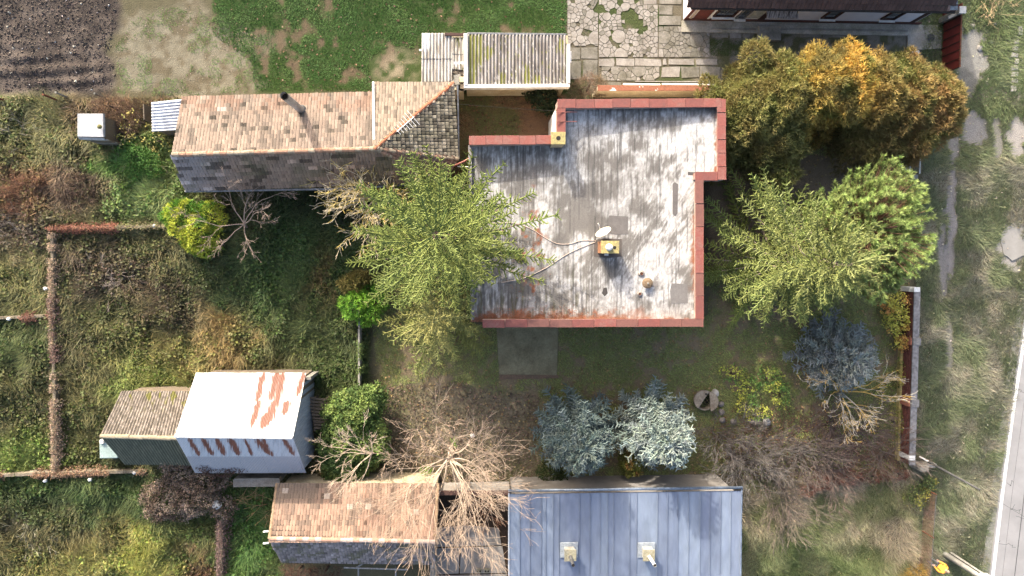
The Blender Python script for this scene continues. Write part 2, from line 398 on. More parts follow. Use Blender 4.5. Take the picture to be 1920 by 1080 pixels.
# short green lawn
a = Acc(); x, y, px, py = sample(POLY['lawn'], 600, rng)
bare = fbm(x*.6, y*.6, 1)*.6+fbm(x*2.3, y*2.3, 2)*.4-.10*sstep(560, 800, px)
k = (bare < .56+rng.normal(0, .035, len(x))) & (np.hypot((px-745)/1.3, py-128) > 42); x, y, px, py = x[k], y[k], px[k], py[k]
t = fbm(x*.9, y*.9, 44)[:, None]
grass(a, x, y, jit(np.array(C(58, 108, 38))*(1-t)+np.array(C(92, 128, 56))*t, len(x), rng, .38), rng, (.06, .15), .026, .6, 2)
x, y, px, py = sample(POLY['sand'], 320, rng)
k = fbm(x*1.6, y*1.6, 12)+.12*sstep(60, 8, sdist(px, py, POLY['sand'])) > .585; x, y = x[k], y[k]
grass(a, x, y, jit(C(104, 142, 56), len(x), rng, .3), rng, (.05, .13), .018, .7, 3)
a.build('lawn_grass', MAT['leaf'], kind='stuff', label='short bright green grass behind the corrugated garage', cat='grass')
# weedy garden: leafy cover, long lying grass, dead stems
a = Acc(); x, y, px, py = sample(POLY['garden'], 330, rng)
t = fbm(x*.8, y*.8, 61); hgt = .55*fbm(x*1.4, y*1.4, 62)**1.5+.02
k = t+rng.normal(0, .08, len(x)) > .40; x, y, px, py, hgt = x[k], y[k], px[k], py[k], hgt[k]
c = garden_col(px, py); cm = .75+.6*fbm(x*3, y*3, 63)[:, None]
g = np.array([.93, 1.06, .78]); c = c*cm*np.where(rng.uniform(size=(len(x), 1)) < .6, g, 1.0)
flat_leaves(a, x, y, gz(x, y)+hgt*rng.uniform(.1, 1.3, len(x)), jit(c, len(x), rng, .42, .12), rng, (.09, .21), .6)
a.build('garden_weeds', MAT['leaf'], kind='stuff', label='leafy green weeds covering the overgrown garden', cat='weeds')
a = Acc(); x, y, px, py = sample(POLY['garden'], 330, rng)
t = fbm(x*.8, y*.8, 61); k = t+rng.normal(0, .09, len(x)) < .56; x, y, px, py = x[k], y[k], px[k], py[k]
c = garden_col(px, py)*(.8+.7*fbm(x*2.5, y*2.5, 64)[:, None])*np.where(rng.uniform(size=(len(x), 1)) < .35, np.array([1.35, 1.25, 1.1]), 1.0)
grass(a, x, y, jit(c, len(x), rng, .4), rng, (.25, .7), .034, 1.2, 5, .2, .5)
a.build('garden_grass', MAT['leaf'], kind='stuff', label='long dry grass lying over the overgrown garden', cat='grass')
# yard, courtyard and the corner beside the blue roof
a = Acc()
x, y, px, py = sample(POLY['yard'], 420, rng); n1 = fbm(x*.6, y*.6, 1)*.5+fbm(x*2.3, y*2.3, 2)*.5
k = (n1 < .54+rng.normal(0, .06, len(x))) & (np.hypot((px-1500)/1.6, py-420) > 130) & (sdist(px, py, POLY['litter']) < 0); x, y, px, py = x[k], y[k], px[k], py[k]
grass(a, x, y, jit(C(128, 136, 68, .95), len(x), rng, .4, .12), rng, (.06, .18), .026, .8, 7)
x, y, px, py = sample(POLY['court'], 500, rng); k = fbm(x*.6, y*.6, 1) < .56+rng.normal(0, .05, len(x)); x, y = x[k], y[k]
t = sstep(.45, .6, fbm(x*.7, y*.7, 15))[:, None]
grass(a, x, y, jit(np.array(C(108, 122, 58, .85))*(1-t)+np.array(C(150, 116, 78, .85))*t, len(x), rng, .3), rng, (.06, .2), .014, .9, 8)
a.build('yard_grass', MAT['leaf'], kind='stuff', label='thin olive grass in the yard of the flat roofed house', cat='grass')
a = Acc()
x, y, px, py = sample(POLY['lowgrass'], 520, rng); t = sstep(.4, .62, fbm(x*.6, y*.6, 1))[:, None]
gr = sstep(70, 10, np.hypot((px-1500)/2.3, py-1055)-20)[:, None]
gr = gr*.7; c = (np.array(C(122, 126, 80, .85))*(1-t)+np.array(C(172, 158, 128, .85))*t)*(1-gr)+np.array(C(102, 122, 64, .8))*gr
k = sstep(16, -30, np.abs(py-895+(px-1590)*.12)-22) < rng.uniform(.1, 1.4, len(x))
grass(a, x[k], y[k], jit(c[k], k.sum(), rng, .42), rng, (.15, .5), .030, 1.2, 9, .08, .6)
a.build('corner_grass', MAT['leaf'], kind='stuff', label='long tufted grass beside the blue roof', cat='grass')
a = Acc()
x, y, px, py = sample(POLY['verge'], 420, rng)
gc_ = ground_col(px, py, x, y); grav = (gc_[:, 2] > gc_[:, 0]*.80) & (gc_[:, 0] > .10)
k = ~grav & (rng.uniform(size=len(x)) < .95); x, y, px, py = x[k], y[k], px[k], py[k]
t = fbm(x*.9, y*.9, 91, 4); t2 = sstep(.35, .75, t)[:, None]
up_ = sstep(330, 200, py)[:, None]*.8
c = np.array(C(118, 128, 88, .74))*(1-t2)+np.array(C(156, 150, 126, .74))*t2; c = c*(1-up_)+np.array(C(112, 130, 76, .72))*up_
grass(a, x, y, jit(c, len(x), rng, .42), rng, (.15, .45), .030, 1.2, 10, .06, .6)
a.build('verge_grass', MAT['leaf'], kind='stuff', label='matted grass of the verge along the road', cat='grass')
# fallen leaves
a = Acc()
for nm, dens, cc in (('litter', 90, (136, 118, 96)), ('yard', 10, (165, 140, 90)), ('lowgrass', 6, (190, 175, 120)), ('verge', 2, (200, 190, 160)), ('court', 14, (140, 104, 74)), ('lawn', 3, (130, 105, 82))):
    x, y, px, py = sample(POLY[nm], dens, rng, 40)
    flat_leaves(a, x, y, gz(x, y)+rng.uniform(.03, .09, len(x)), jit(C(*cc), len(x), rng, .45, .12), rng, (.07, .16), .35)
x, y, px, py = sample([(1330, 770), (1560, 760), (1700, 850), (1690, 930), (1400, 930), (1330, 880)], 60, rng, 40)
flat_leaves(a, x, y, gz(x, y)+rng.uniform(.02, .08, len(x)), jit(C(140, 100, 78), len(x), rng, .4, .12), rng, (.06, .12), .35)
a.build('fallen_leaves', MAT['leaf'], kind='stuff', label='brown fallen leaves scattered under the bare trees', cat='leaves')
# clods and pale stones on the ploughed plot
def clods(acc, x, y, z, s, col, rng):
    n = len(x); base = np.array([[1, 0, 0], [-.5, .87, 0], [-.5, -.87, 0], [0, 0, 1.]])
    V = base[None]+rng.normal(0, .22, (n, 4, 3)); th = rng.uniform(0, 6.28, n); ct, st = np.cos(th)[:, None], np.sin(th)[:, None]
    V = np.stack([V[..., 0]*ct-V[..., 1]*st, V[..., 0]*st+V[..., 1]*ct, V[..., 2]*.7], -1)*np.asarray(s).reshape(-1, 1, 1)+np.stack([x, y, z], -1)[:, None]
    i = np.arange(n)[:, None]*4
    acc.add(V.reshape(-1, 3), np.concatenate([i+np.array([[a_, b_, 3]]) for a_, b_ in ((0, 1), (1, 2), (2, 0))]), np.repeat(np.broadcast_to(col, (n, 3)), 4, 0))
a = Acc(); x, y, px, py = sample(POLY['plough'], 110, rng, 30)
t = fbm(x*.5, y*.5, 33)[:, None]
clods(a, x, y, gz(x, y)-.02, rng.uniform(.03, .11, len(x)), jit(np.array(C(84, 74, 68, .42))*(1-t)+np.array(C(128, 114, 104, .42))*t, len(x), rng, .28), rng)
x, y, px, py = sample(POLY['plough'], 1.2, rng); clods(a, x, y, gz(x, y), rng.uniform(.03, .09, len(x)), jit(C(205, 198, 190), len(x), rng, .2), rng)
x, y, px, py = sample(POLY['sand'], 14, rng); clods(a, x, y, gz(x, y), rng.uniform(.015, .04, len(x)), jit(C(165, 152, 135), len(x), rng, .3), rng)
a.build('soil_clods', MAT['attr'], kind='stuff', label='loose soil clods and stones on the ploughed plot', cat='soil')

# ---- road, with edge line and tar seams
def strip(name, pts, z, mat, **kw):
    mb = MB(); mb.prism([(P(*p).x, P(*p).y) for p in pts], z-.05, z); return mb.build(name, mat, **kw)
road_l = [(2010, -60), (1985, 200), (1945, 460), (1914, 620), (1893, 760), (1872, 920), (1852, 1090), (1832, 1300)]
MAT['asphalt'] = M('pale worn asphalt', C(196, 194, 194, .42), C(180, 178, 178, .42), .7, .9, .25, 90, var=.06, fine=60)
road = strip('road', road_l+[(2300, 1300), (2500, -60)], .09, MAT['asphalt'], kind='structure', label='pale grey asphalt road past the verge')
mb = MB()
for i in range(len(road_l)-1):
    A, B = P(*road_l[i]), P(*road_l[i+1]); u = Vector((1, 0, 0)); o = Vector((.10, 0, 0)); w = Vector((.19, 0, 0))
    mb.prism([(q.x, q.y) for q in (A+o, A+o+w, B+o+w, B+o)], .085, .094)
mb.build('edge_line', M('road paint', (.62, .62, .6), (.5, .5, .48), 6, .7, var=.08), road)
for dx, w in ((.78, .015), (1.52, .05)):
    mb = MB()
    for i in range(len(road_l)-1):
        A, B = P(*road_l[i]), P(*road_l[i+1])
        mb.prism([(q.x, q.y) for q in (A+Vector((dx, 0, 0)), A+Vector((dx+w, 0, 0)), B+Vector((dx+w, 0, 0)), B+Vector((dx, 0, 0)))], .085, .0945)
    mb.build('tar_seam', M('tar', (.05, .05, .05), (.08, .08, .08), rough=.6), road)
mb = MB(); mb.prism([(q.x, q.y) for q in [P(x-14, y) for x, y in road_l]+[P(x+2, y) for x, y in road_l[::-1]]], -.02, .06)
mb.build('road_shoulder', M('grey grit', C(150, 148, 138), C(128, 128, 112), 3, .95, .5, 60), None, kind='structure', label='gritty shoulder beside the road')
rrc = random.Random(14)
for k in range(5):
    x0, y0 = rrc.choice([(1885, 900), (1905, 720), (1876, 1010), (1900, 980), (1910, 840)]) if k < 3 else (1900, 1060-k*30); pts = [P(x0+rrc.uniform(-4, 4), y0+rrc.uniform(-8, 8))]
    for j in range(9): pts.append(pts[-1]+Vector((rrc.uniform(-.12, .28), rrc.uniform(-.16, .12), 0)))
    mb = MB()
    for A, B in zip(pts[:-1], pts[1:]):
        n_ = Vector((-(B-A).y, (B-A).x, 0)).normalized()*.012; mb.prism([(q.x, q.y) for q in (A-n_, B-n_, B+n_, A+n_)], .085, .0935)
    mb.build('crack', bpy.data.materials['tar'], road)
# puddle
mb = MB(); rr = random.Random(4); q = P(1902, 452)
mb.prism([(q.x+math.cos(t_)*(.72+.2*rr.random()), q.y+math.sin(t_)*(1.0+.25*rr.random())) for t_ in [i*math.pi/9 for i in range(18)]], -.05, .062)
mb.build('puddle', M('muddy water', C(165, 160, 152), C(150, 145, 135), 1.5, .12, spec=.6, var=.04), None, kind='structure', label='muddy puddle on the verge')

# ---- paving: terrace, path, back yard
def slab(name, pts, z, mat, parent=None, **kw):
    mb = MB(); mb.prism([(P(x, y).x, P(x, y).y) for x, y in pts], -.12, z); return mb.build(name, mat, parent, bevel=.012, **kw)
slab('terrace', [(930, 600), (1047, 605), (1044, 707), (936, 709)], .04, M('mossy concrete', C(140, 132, 98, .7), C(112, 104, 74, .7), 1.2, .9, .3, 30), kind='structure', label='mossy concrete terrace at the house wall')
slab('kerb_stone', [(936, 702), (1046, 703), (1047, 709), (936, 711)], .06, M('red brick edge', C(132, 104, 82), C(105, 88, 68), 3, .9, .3, 30), None, kind='structure', label='reddish brick edge of the terrace')
yard = link('back_yard', None, None, 'structure', 'grey concrete yard between tiled shed and blue roof')
gm = M('grey yard concrete', C(168, 162, 155), C(140, 134, 126), .9, .85, .2, 40, var=.1)
ysl = [(806, 990), (880, 985), (935, 990), (940, 1022), (806, 1026)], [(806, 1028), (862, 1027), (860, 1075), (806, 1077)], [(864, 1027), (942, 1024), (950, 1074), (862, 1075)], [(806, 1079), (950, 1076), (952, 1180), (806, 1180)], [(806, 1182), (952, 1182), (952, 1420), (806, 1420)]
for pts in ysl: slab('yard_slab', pts, .04, gm, yard)

# ---- the cracked concrete yard of the neighbour: slabs that broke into pieces
def clip(poly, a, b, c):
    """keep the part where a*x+b*y <= c"""
    out = []
    for i in range(len(poly)):
        p, q = poly[i], poly[(i+1) % len(poly)]; dp = a*p[0]+b*p[1]-c; dq = a*q[0]+b*q[1]-c
        if dp <= 0: out.append(p)
        if dp*dq < 0: t_ = dp/(dp-dq); out.append((p[0]+t_*(q[0]-p[0]), p[1]+t_*(q[1]-p[1])))
    return out
def shatter(rect, n, rr, big=3):
    """voronoi pieces (pixel coordinates) of a rectangle, crack width by distance"""
    x0, y0, x1, y1 = rect; S = []
    for i in range(n*9):
        if len(S) >= n: break
        s = (rr.uniform(x0, x1), rr.uniform(y0, y1), rr.choice([3, 3.5, 4, 4.5, 5.5, 8, 13]))
        if all(math.hypot(s[0]-t_[0], s[1]-t_[1]) > .75*(s[2]+t_[2]) for t_ in S): S.append(s)
    out = []
    for i, s in enumerate(S):
        poly = [(x0, y0), (x1, y0), (x1, y1), (x0, y1)]
        for j, t_ in enumerate(S):
            if i == j: continue
            dx, dy = t_[0]-s[0], t_[1]-s[1]; d2 = dx*dx+dy*dy
            w = (d2+s[2]**2-t_[2]**2)/(2*d2)
            c_ = dx*(s[0]+dx*w)+dy*(s[1]+dy*w)
            poly = clip(poly, dx, dy, c_-math.sqrt(d2)*.45)
            if len(poly) < 3: break
        if len(poly) >= 3: out.append((s, poly))
    return out
cy = link('concrete_yard', None, None, 'structure', 'cracked concrete yard beside the corrugated garage')
rr = random.Random(11); cm_ = [M('worn concrete', C(196, 190, 182, .44), C(164, 156, 146, .44), 1.6, .95, .35, 40, var=.2), M('stained concrete', C(176, 170, 160, .42), C(128, 124, 108, .42), 1.2, .95, .35, 40, var=.2)]
moss = [(1186, 36, 11), (1198, 50, 9), (1150, 18, 10), (1100, 62, 9), (1155, 82, 9), (1205, 58, 8), (1120, 15, 8), (1172, 28, 9), (1140, 105, 7), (1085, 45, 5), (1112, 82, 6), (1160, 5, 8), (1185, 20, 7)]
def piece(poly, m, ztop=.032):
    c = (sum(p[0] for p in poly)/len(poly), sum(p[1] for p in poly)/len(poly))
    tx, ty = rr.uniform(-.012, .012), rr.uniform(-.012, .012); q = P(*c); zz = ztop+rr.uniform(-.012, .012)
    mb = MB(); mb.prism([(P(*p).x, P(*p).y) for p in poly], -.06, lambda x, y: zz+tx*(x-q.x)+ty*(y-q.y))
    mb.build('concrete_piece', m, cy)
FR = MB()
for rect, n, m in [((1064, -95, 1121, -2), 26, 0), ((1123, -95, 1232, -2), 44, 0), ((1064, 0, 1121, 86), 80, 0), ((1123, 0, 1205, 107), 140, 0), ((1206, 9, 1233, 107), 50, 0), ((1235, 50, 1330, 107), 60, 1), ((1128, 125, 1236, 151), 34, 1)]:
    for s, poly in shatter(rect, n, rr):
        if any(math.hypot(s[0]-mx, s[1]-my) < mr*rr.uniform(.75, 1.1) for mx, my, mr in moss): continue
        ar = abs(sum(poly[i][0]*poly[(i+1) % len(poly)][1]-poly[(i+1) % len(poly)][0]*poly[i][1] for i in range(len(poly))))/2
        if ar > 42: piece(poly, cm_[m if rr.random() < .75 else 1-m])
        elif ar > 4 and rr.random() < .8: FR.prism([(P(*p).x, P(*p).y) for p in poly], -.06, .026+rr.uniform(-.012, .012))
FR.build('concrete_fragments', cm_[0], cy, kind='stuff')
for x0, y0, x1, y1, m in [(1064, 89, 1088, 112, 1), (1090, 89, 1120, 110, 1), (1064, 114, 1090, 150, 1), (1092, 112, 1120, 150, 1), (1123, 110, 1152, 125, 0), (1154, 110, 1189, 124, 0), (1191, 110, 1240, 124, 0), (1252, 110, 1302, 122, 0), (1304, 110, 1345, 122, 0), (1242, 110, 1250, 123, 0),
                          (1240, 125, 1275, 146, 0), (1277, 125, 1310, 146, 1), (1312, 125, 1350, 146, 1), (1206, -20, 1232, 8, 0), (1235, -60, 1280, -22, 1), (1235, -20, 1278, 8, 1), (1235, 10, 1262, 28, 1), (1235, 29, 1276, 48, 1), (1128, 153, 1165, 166, 1), (1190, 152, 1340, 155, 0),
                          (1336, 57, 1366, 72, 1), (1368, 57, 1390, 73, 0), (1392, 58, 1408, 73, 1), (1500, 56, 1540, 70, 1), (1542, 57, 1598, 71, 1), (1445, 43, 1460, 53, 0)]:
    j = lambda: rr.uniform(-1.2, 1.2)
    piece([(x0+.6+j(), y0+.6+j()), ((x0+x1)/2, y0+.6+j()*.5), (x1-.6+j(), y0+.6+j()), (x1-.6+j(), (y0+y1)/2), (x1-.6+j(), y1-.6+j()), (x0+.6+j(), y1-.6+j())], cm_[m])
a = Acc(); x, y, px, py = sample(POLY['concrete'], 260, rng, 6)
k = np.zeros(len(x), bool)
for mx, my, mr in moss: k |= np.hypot(px-mx, py-my) < mr*.95
k |= fbm(x*1.2, y*1.2, 81) > .68
grass(a, x[k], y[k], jit(C(84, 108, 48), k.sum(), rng, .35, .12), rng, (.05, .12), .014, .8, 12)
x, y, px, py = sample([(1340, 48), (1700, 48), (1700, 56), (1420, 60), (1410, 52), (1340, 55)], 700, rng, 6)
grass(a, x, y, jit(C(72, 92, 40), len(x), rng, .3), rng, (.05, .12), .016, .7, 13)
x, y, px, py = sample([(1325, 74), (1400, 76), (1380, 106), (1325, 104)], 700, rng, 6)
grass(a, x, y, jit(C(80, 104, 46), len(x), rng, .3), rng, (.05, .12), .016, .7, 13)
a.build('paving_moss', MAT['leaf'], kind='stuff', label='moss and grass in the joints of the cracked concrete', cat='moss')
# ------------------------------------------------------------------ building helpers
def v3(p): return np.array(p, float)
def facet_axes(poly3):
    p = [Vector(q) for q in poly3]; n = Vector((0, 0, 0))
    for i in range(len(p)): n += p[i].cross(p[(i+1) % len(p)])
    n.normalize()
    if n.z < 0: n = -n
    return n
def tile_facet(root, poly3, udir, tw, th, colfn, seed, arch=.016, name='roof_tiles', thick=.05):
    """rows of overlapping arched tiles laid over a planar facet; one joined mesh"""
    rg = np.random.default_rng(seed)
    n = facet_axes(poly3); u = Vector(udir); u = (u-n*u.dot(n)).normalized(); v = n.cross(u)
    if v.z > 0: v = -v
    O = Vector(poly3[0]); uv = [((Vector(q)-O).dot(u), (Vector(q)-O).dot(v)) for q in poly3]
    u0 = min(a for a, b in uv); u1 = max(a for a, b in uv); w0 = min(b for a, b in uv); w1 = max(b for a, b in uv)
    nu = max(1, round((u1-u0)/tw)); nv = max(1, round((w1-w0)/th)); tw = (u1-u0)/nu; th = (w1-w0)/nv
    I, J = np.meshgrid(np.arange(nu), np.arange(nv)); I = I.ravel(); J = J.ravel()
    cu = u0+(I+.5)*tw; cv = w0+(J+.5)*th
    k = sdist(cu, cv, uv) > -min(tw, th)*.30
    I, J, cu, cv = I[k], J[k], cu[k], cv[k]; m = len(I)
    prof = [(-.5, 0), (-.28, arch), (.28, arch), (.5, 0)]
    ou = rg.normal(0, .006, m); ov = rg.normal(0, .008, m); sk = rg.normal(0, .012, m); dz = rg.uniform(0, .012, m)
    V = np.zeros((m, 8, 3)); un, vn, nn, On = v3(u), v3(v), v3(n), v3(O)
    for e, (vv, zz) in enumerate(((-.55, .0), (.5, thick))):
        for q, (a, h) in enumerate(prof):
            V[:, e*4+q] = On+un*(cu+a*tw*.97+ou+sk*vv)[:, None]+vn*(cv+vv*th+ov)[:, None]+nn*(h+zz+dz)[:, None]
    ar = np.arange(m)[:, None]*8
    F = []
    for q in range(3): F += [ar+np.array([[q, q+1, 5+q]]), ar+np.array([[q, 5+q, 4+q]])]
    F += [ar+np.array([[4, 5, 6]]), ar+np.array([[4, 6, 7]])]
    ctr = V.mean(1); px, py = W2P(ctr[:, 0], ctr[:, 1], ctr[:, 2])
    col = colfn(I, J, px, py, rg)
    flip = np.concatenate(F)
    if (u.cross(v)).dot(n) < 0: flip = flip
    o = np_mesh(name, V.reshape(-1, 3), flip, MAT['tile'], root, np.repeat(np.clip(col, .01, .9), 8, 0), kind='stuff')
    # deck under the tiles
    mb = MB(); q = [Vector(a_)-n*.012 for a_ in poly3]; m_ = len(q)
    mb.add(q+[a_-n*.06 for a_ in q], [tuple(range(m_)), tuple(range(2*m_-1, m_-1, -1))]+[(i, m_+i, m_+(i+1) % m_, (i+1) % m_) for i in range(m_)])
    mb.build('roof_deck', MAT['deck'], root)
    return o
MAT['deck'] = M('roof battens', C(90, 75, 62), C(60, 50, 44), 4, .9)
def ridge_tiles(root, A, B, n, mats, r=.11, seed=0, name='ridge_tile', lift=.03):
    A, B = Vector(A), Vector(B); d = (B-A)/n; rr_ = random.Random(seed)
    ax = d.normalized(); s = ax.cross(Vector((0, 0, 1))).normalized(); up = s.cross(ax)
    for i in range(n):
        p0 = A+d*i; p1 = A+d*(i+1.08); mb = MB(); vs = []
        t = rr_.uniform(-.012, .012)
        for p, rad in ((p0, r*.9), (p1, r*1.06)):
            for k in range(6):
                an = math.pi*k/5; vs.append(p+s*math.cos(an)*rad+up*(math.sin(an)*rad*.8+lift-.04)+s*t)
        fs = [(k, k+1, 7+k, 6+k) for k in range(5)]+[(0, 6, 11, 5), (0, 5, 4, 3, 2, 1), (6, 7, 8, 9, 10, 11)]
        mb.add(vs, fs); mb.build(name, mats[rr_.randrange(len(mats))], root, smooth=False)
def corr(root, A, B, Cq, D, sheets, pitch, amp, colfn, nv=14, name='roof_sheet', mat='attr', seed=0, rows=1, label=None):
    """corrugated sheets over the quad A B (top edge) Cq D (bottom edge); each sheet is a part"""
    A, B, Cq, D = [v3(p) for p in (A, B, Cq, D)]; rg = np.random.default_rng(seed)
    L = np.linalg.norm(B-A); nrm = unit(np.cross(B-A, D-A)[None])[0]; nrm = nrm if nrm[2] > 0 else -nrm
    for r in range(rows):
        for s in range(sheets):
            u0, u1 = s/sheets, (s+1)/sheets+.006; v0, v1 = r/rows, min(1, (r+1)/rows+.03*(r < rows-1))
            nu = max(4, int(L*(u1-u0)/pitch*6)); U, Vv = np.meshgrid(np.linspace(u0, u1, nu+1), np.linspace(v0, v1, nv+1))
            top = A[None, None]*(1-U[..., None])+B*U[..., None]; bot = D*(1-U[..., None])+Cq*U[..., None]
            Pn = top*(1-Vv[..., None])+bot*Vv[..., None]
            jg = rg.uniform(-.01, .01); v_off = (bot-top)*(jg*.4)
            z = amp*np.sin(U*L/pitch*2*math.pi)+.006*(s % 2)+.012*(rows-1-r)+.004*np.sin(Vv*9+s)
            Pn = Pn+v_off+nrm*z[..., None]
            px, py = W2P(Pn[..., 0], Pn[..., 1], Pn[..., 2])
            col = colfn(U*L, Vv, px, py, s, r)
            k = np.arange(nv)[:, None]*(nu+1)+np.arange(nu)[None]; k = k.ravel()
            F = np.stack([k, k+nu+1, k+nu+2, k+1], 1)
            o = np_mesh(name, Pn.reshape(-1, 3), F, MAT[mat], root, np.clip(col, .01, .95).reshape(-1, 3), True)
            if label: o['label'] = label
            sm = o.modifiers.new('thickness', 'SOLIDIFY'); sm.thickness = .008; sm.offset = -1
def shell(root, base, z0, ztops, mat, name='wall', ridge=None):
    """walls: base polygon (x, y) list, top heights; ridge=((x,y,z),(x,y,z)) raises gables between corners (0,3) and (1,2)"""
    mb = MB(); n = len(base)
    b = [(x, y, z0) for x, y in base]; t = [(x, y, z) for (x, y), z in zip(base, ztops)]
    if ridge is None:
        mb.add(b+t, [tuple(range(n-1, -1, -1)), tuple(range(n, 2*n))]+[(i, (i+1) % n, n+(i+1) % n, n+i) for i in range(n)])
    else:
        r0, r1 = ridge
        mb.add(b+t+[r0, r1], [(3, 2, 1, 0), (0, 1, 5, 4), (2, 3, 7, 6), (1, 2, 6, 9, 5), (3, 0, 4, 8, 7), (4, 5, 9, 8), (8, 9, 6, 7)])
    return mb.build(name, mat, root)
def mix(a, b, t): t = np.asarray(t)[..., None]; return np.asarray(a)*(1-t)+np.asarray(b)*t

# ------------------------------------------------------------------ the long tiled house
th = thing('tiled_house', 'long low house with weathered orange tile roof and hipped end', 'house', P(560, 270, 0))
zN, zR, zS = 2.9, 4.45, 2.55
hN0, hN1 = P(343, 182, zN), P(702, 173, zN); hR0, hA = P(322, 290, zR), P(703, 279, zR)
hS0, hS1 = P(348, 357, zS), P(832, 341, zS); hB = P(851, 155, zN-.05); hB0 = P(701, 155, zN-.05); hC = P(859, 298, zN-.15)
hA2 = hA+Vector((0, 0, .10))
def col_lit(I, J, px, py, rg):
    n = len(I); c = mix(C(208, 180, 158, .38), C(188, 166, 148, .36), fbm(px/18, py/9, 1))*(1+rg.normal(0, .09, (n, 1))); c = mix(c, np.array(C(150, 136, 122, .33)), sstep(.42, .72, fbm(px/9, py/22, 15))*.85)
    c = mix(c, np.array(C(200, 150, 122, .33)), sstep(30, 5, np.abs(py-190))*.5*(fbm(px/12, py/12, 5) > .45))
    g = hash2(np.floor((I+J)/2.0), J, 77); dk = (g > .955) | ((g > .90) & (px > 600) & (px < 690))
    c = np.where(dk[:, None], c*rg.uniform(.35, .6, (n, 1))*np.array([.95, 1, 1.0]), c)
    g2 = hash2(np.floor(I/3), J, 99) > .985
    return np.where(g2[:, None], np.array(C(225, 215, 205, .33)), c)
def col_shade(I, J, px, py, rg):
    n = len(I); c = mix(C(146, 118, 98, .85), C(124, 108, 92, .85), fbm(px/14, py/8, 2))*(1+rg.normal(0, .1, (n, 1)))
    c = mix(c, np.array(C(140, 138, 140, .9)), sstep(460, 340, px)*.6)  # left end: bluish grey reflection painted into the tile colour
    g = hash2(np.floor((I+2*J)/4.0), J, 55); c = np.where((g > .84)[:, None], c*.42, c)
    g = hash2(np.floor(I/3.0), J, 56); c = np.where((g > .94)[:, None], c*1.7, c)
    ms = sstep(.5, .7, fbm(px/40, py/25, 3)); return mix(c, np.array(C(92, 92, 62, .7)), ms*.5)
def col_hip(I, J, px, py, rg):
    n = len(I); c = mix(C(190, 174, 156, .38), C(206, 180, 152, .37), fbm(px/20, py/10, 6))*(1+rg.normal(0, .12, (n, 1)))
    g = hash2(I, J, 12); return np.where((g > .9)[:, None], c*.6, c)
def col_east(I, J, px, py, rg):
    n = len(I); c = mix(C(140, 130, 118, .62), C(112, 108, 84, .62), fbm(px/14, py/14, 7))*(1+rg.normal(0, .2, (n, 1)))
    g = hash2(I, J, 14); c = np.where((g > .72)[:, None], c*.45, c); return np.where((g < .1)[:, None], c*1.5, c)
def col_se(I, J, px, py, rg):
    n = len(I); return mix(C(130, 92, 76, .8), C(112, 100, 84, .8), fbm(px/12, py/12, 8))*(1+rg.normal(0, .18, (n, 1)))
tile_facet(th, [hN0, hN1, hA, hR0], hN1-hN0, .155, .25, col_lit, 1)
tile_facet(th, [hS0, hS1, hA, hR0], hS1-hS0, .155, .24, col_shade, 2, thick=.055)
tile_facet(th, [hB0, hB, hA2], hB-hB0, .155, .25, col_hip, 3)
tile_facet(th, [hB, hC, hA2], hC-hB, .17, .22, col_east, 4)
tile_facet(th, [hC, hS1, hA2], hS1-hC, .17, .2, col_se, 5)
rm = [M('pale ridge tile', C(205, 185, 155, .5), C(165, 145, 120, .5), 6, .85, .3), M('clay ridge tile', C(205, 155, 120, .5), C(170, 130, 105, .5), 6, .85, .3)]
om = [M('orange ridge tile', C(208, 128, 82, .55), C(180, 110, 75, .55), 6, .85, .3)]
ridge_tiles(th, hR0, hA, 30, rm, .12, 1); ridge_tiles(th, hB, hA2, 15, om, .11, 2)
ridge_tiles(th, hA2, hC, 13, rm, .10, 3); ridge_tiles(th, hA2, hS1, 13, rm, .09, 4)
mb = MB(); mb.tube([P(700, 154, zN+.10), P(701.5, 262, 4.38)], .06, 6); mb.build('verge_flashing', MAT['white'], th)
ins = [(352, 196), (700, 188), (706, 170), (836, 168), (843, 300), (815, 330), (356, 344)]
wpts = [(P(x, y, 2.6).x, P(x, y, 2.6).y) for x, y in ins]
shell(th, wpts, -.3, [2.45]*7, MAT['plaster'])
mb = MB(); g0 = P(348, 200, 2.6); g1 = P(352, 340, 2.6); gr_ = P(334, 288, 4.2); dxx = Vector((.12, 0, 0))
mb.add([g0, g1, gr_, g0+dxx, g1+dxx, gr_+dxx], [(0, 1, 2), (5, 4, 3), (0, 3, 4, 1), (1, 4, 5, 2), (2, 5, 3, 0)]); mb.build('gable', MAT['plaster'], th)
mb = MB(); mb.tube([P(347, 359, zS-.03), P(640, 354, zS-.03), P(830, 343, zS-.06)], .06, 8); mb.build('gutter', MAT['steel'], th)
mb = MB(); mb.tube([P(858, 160, zN-.15), P(860, 298, zN-.25)], .055, 8); mb.build('gutter', MAT['steel'], th)
for (x0, y0, x1, y1) in ((347, 318, 351, 338), (341, 300, 345, 314)):
    mb = MB(); mb.tube([P(x0-5, y0, 3.3), P(x1-5, y1, 2.9)], .05, 6); mb.build('verge_clip', MAT['white'], th)
for x0 in (420, 520):
    w = MB(); q = P(x0, 352, 1.3); w.box((q.x, P(x0, 344, 2.6).y-.02, 1.35), (.9, .08, 1.0)); o = w.build('window', MAT['brown'], th)
    w = MB(); w.box((q.x, P(x0, 344, 2.6).y-.05, 1.35), (.76, .06, .86)); w.build('pane', MAT['glass'], o)
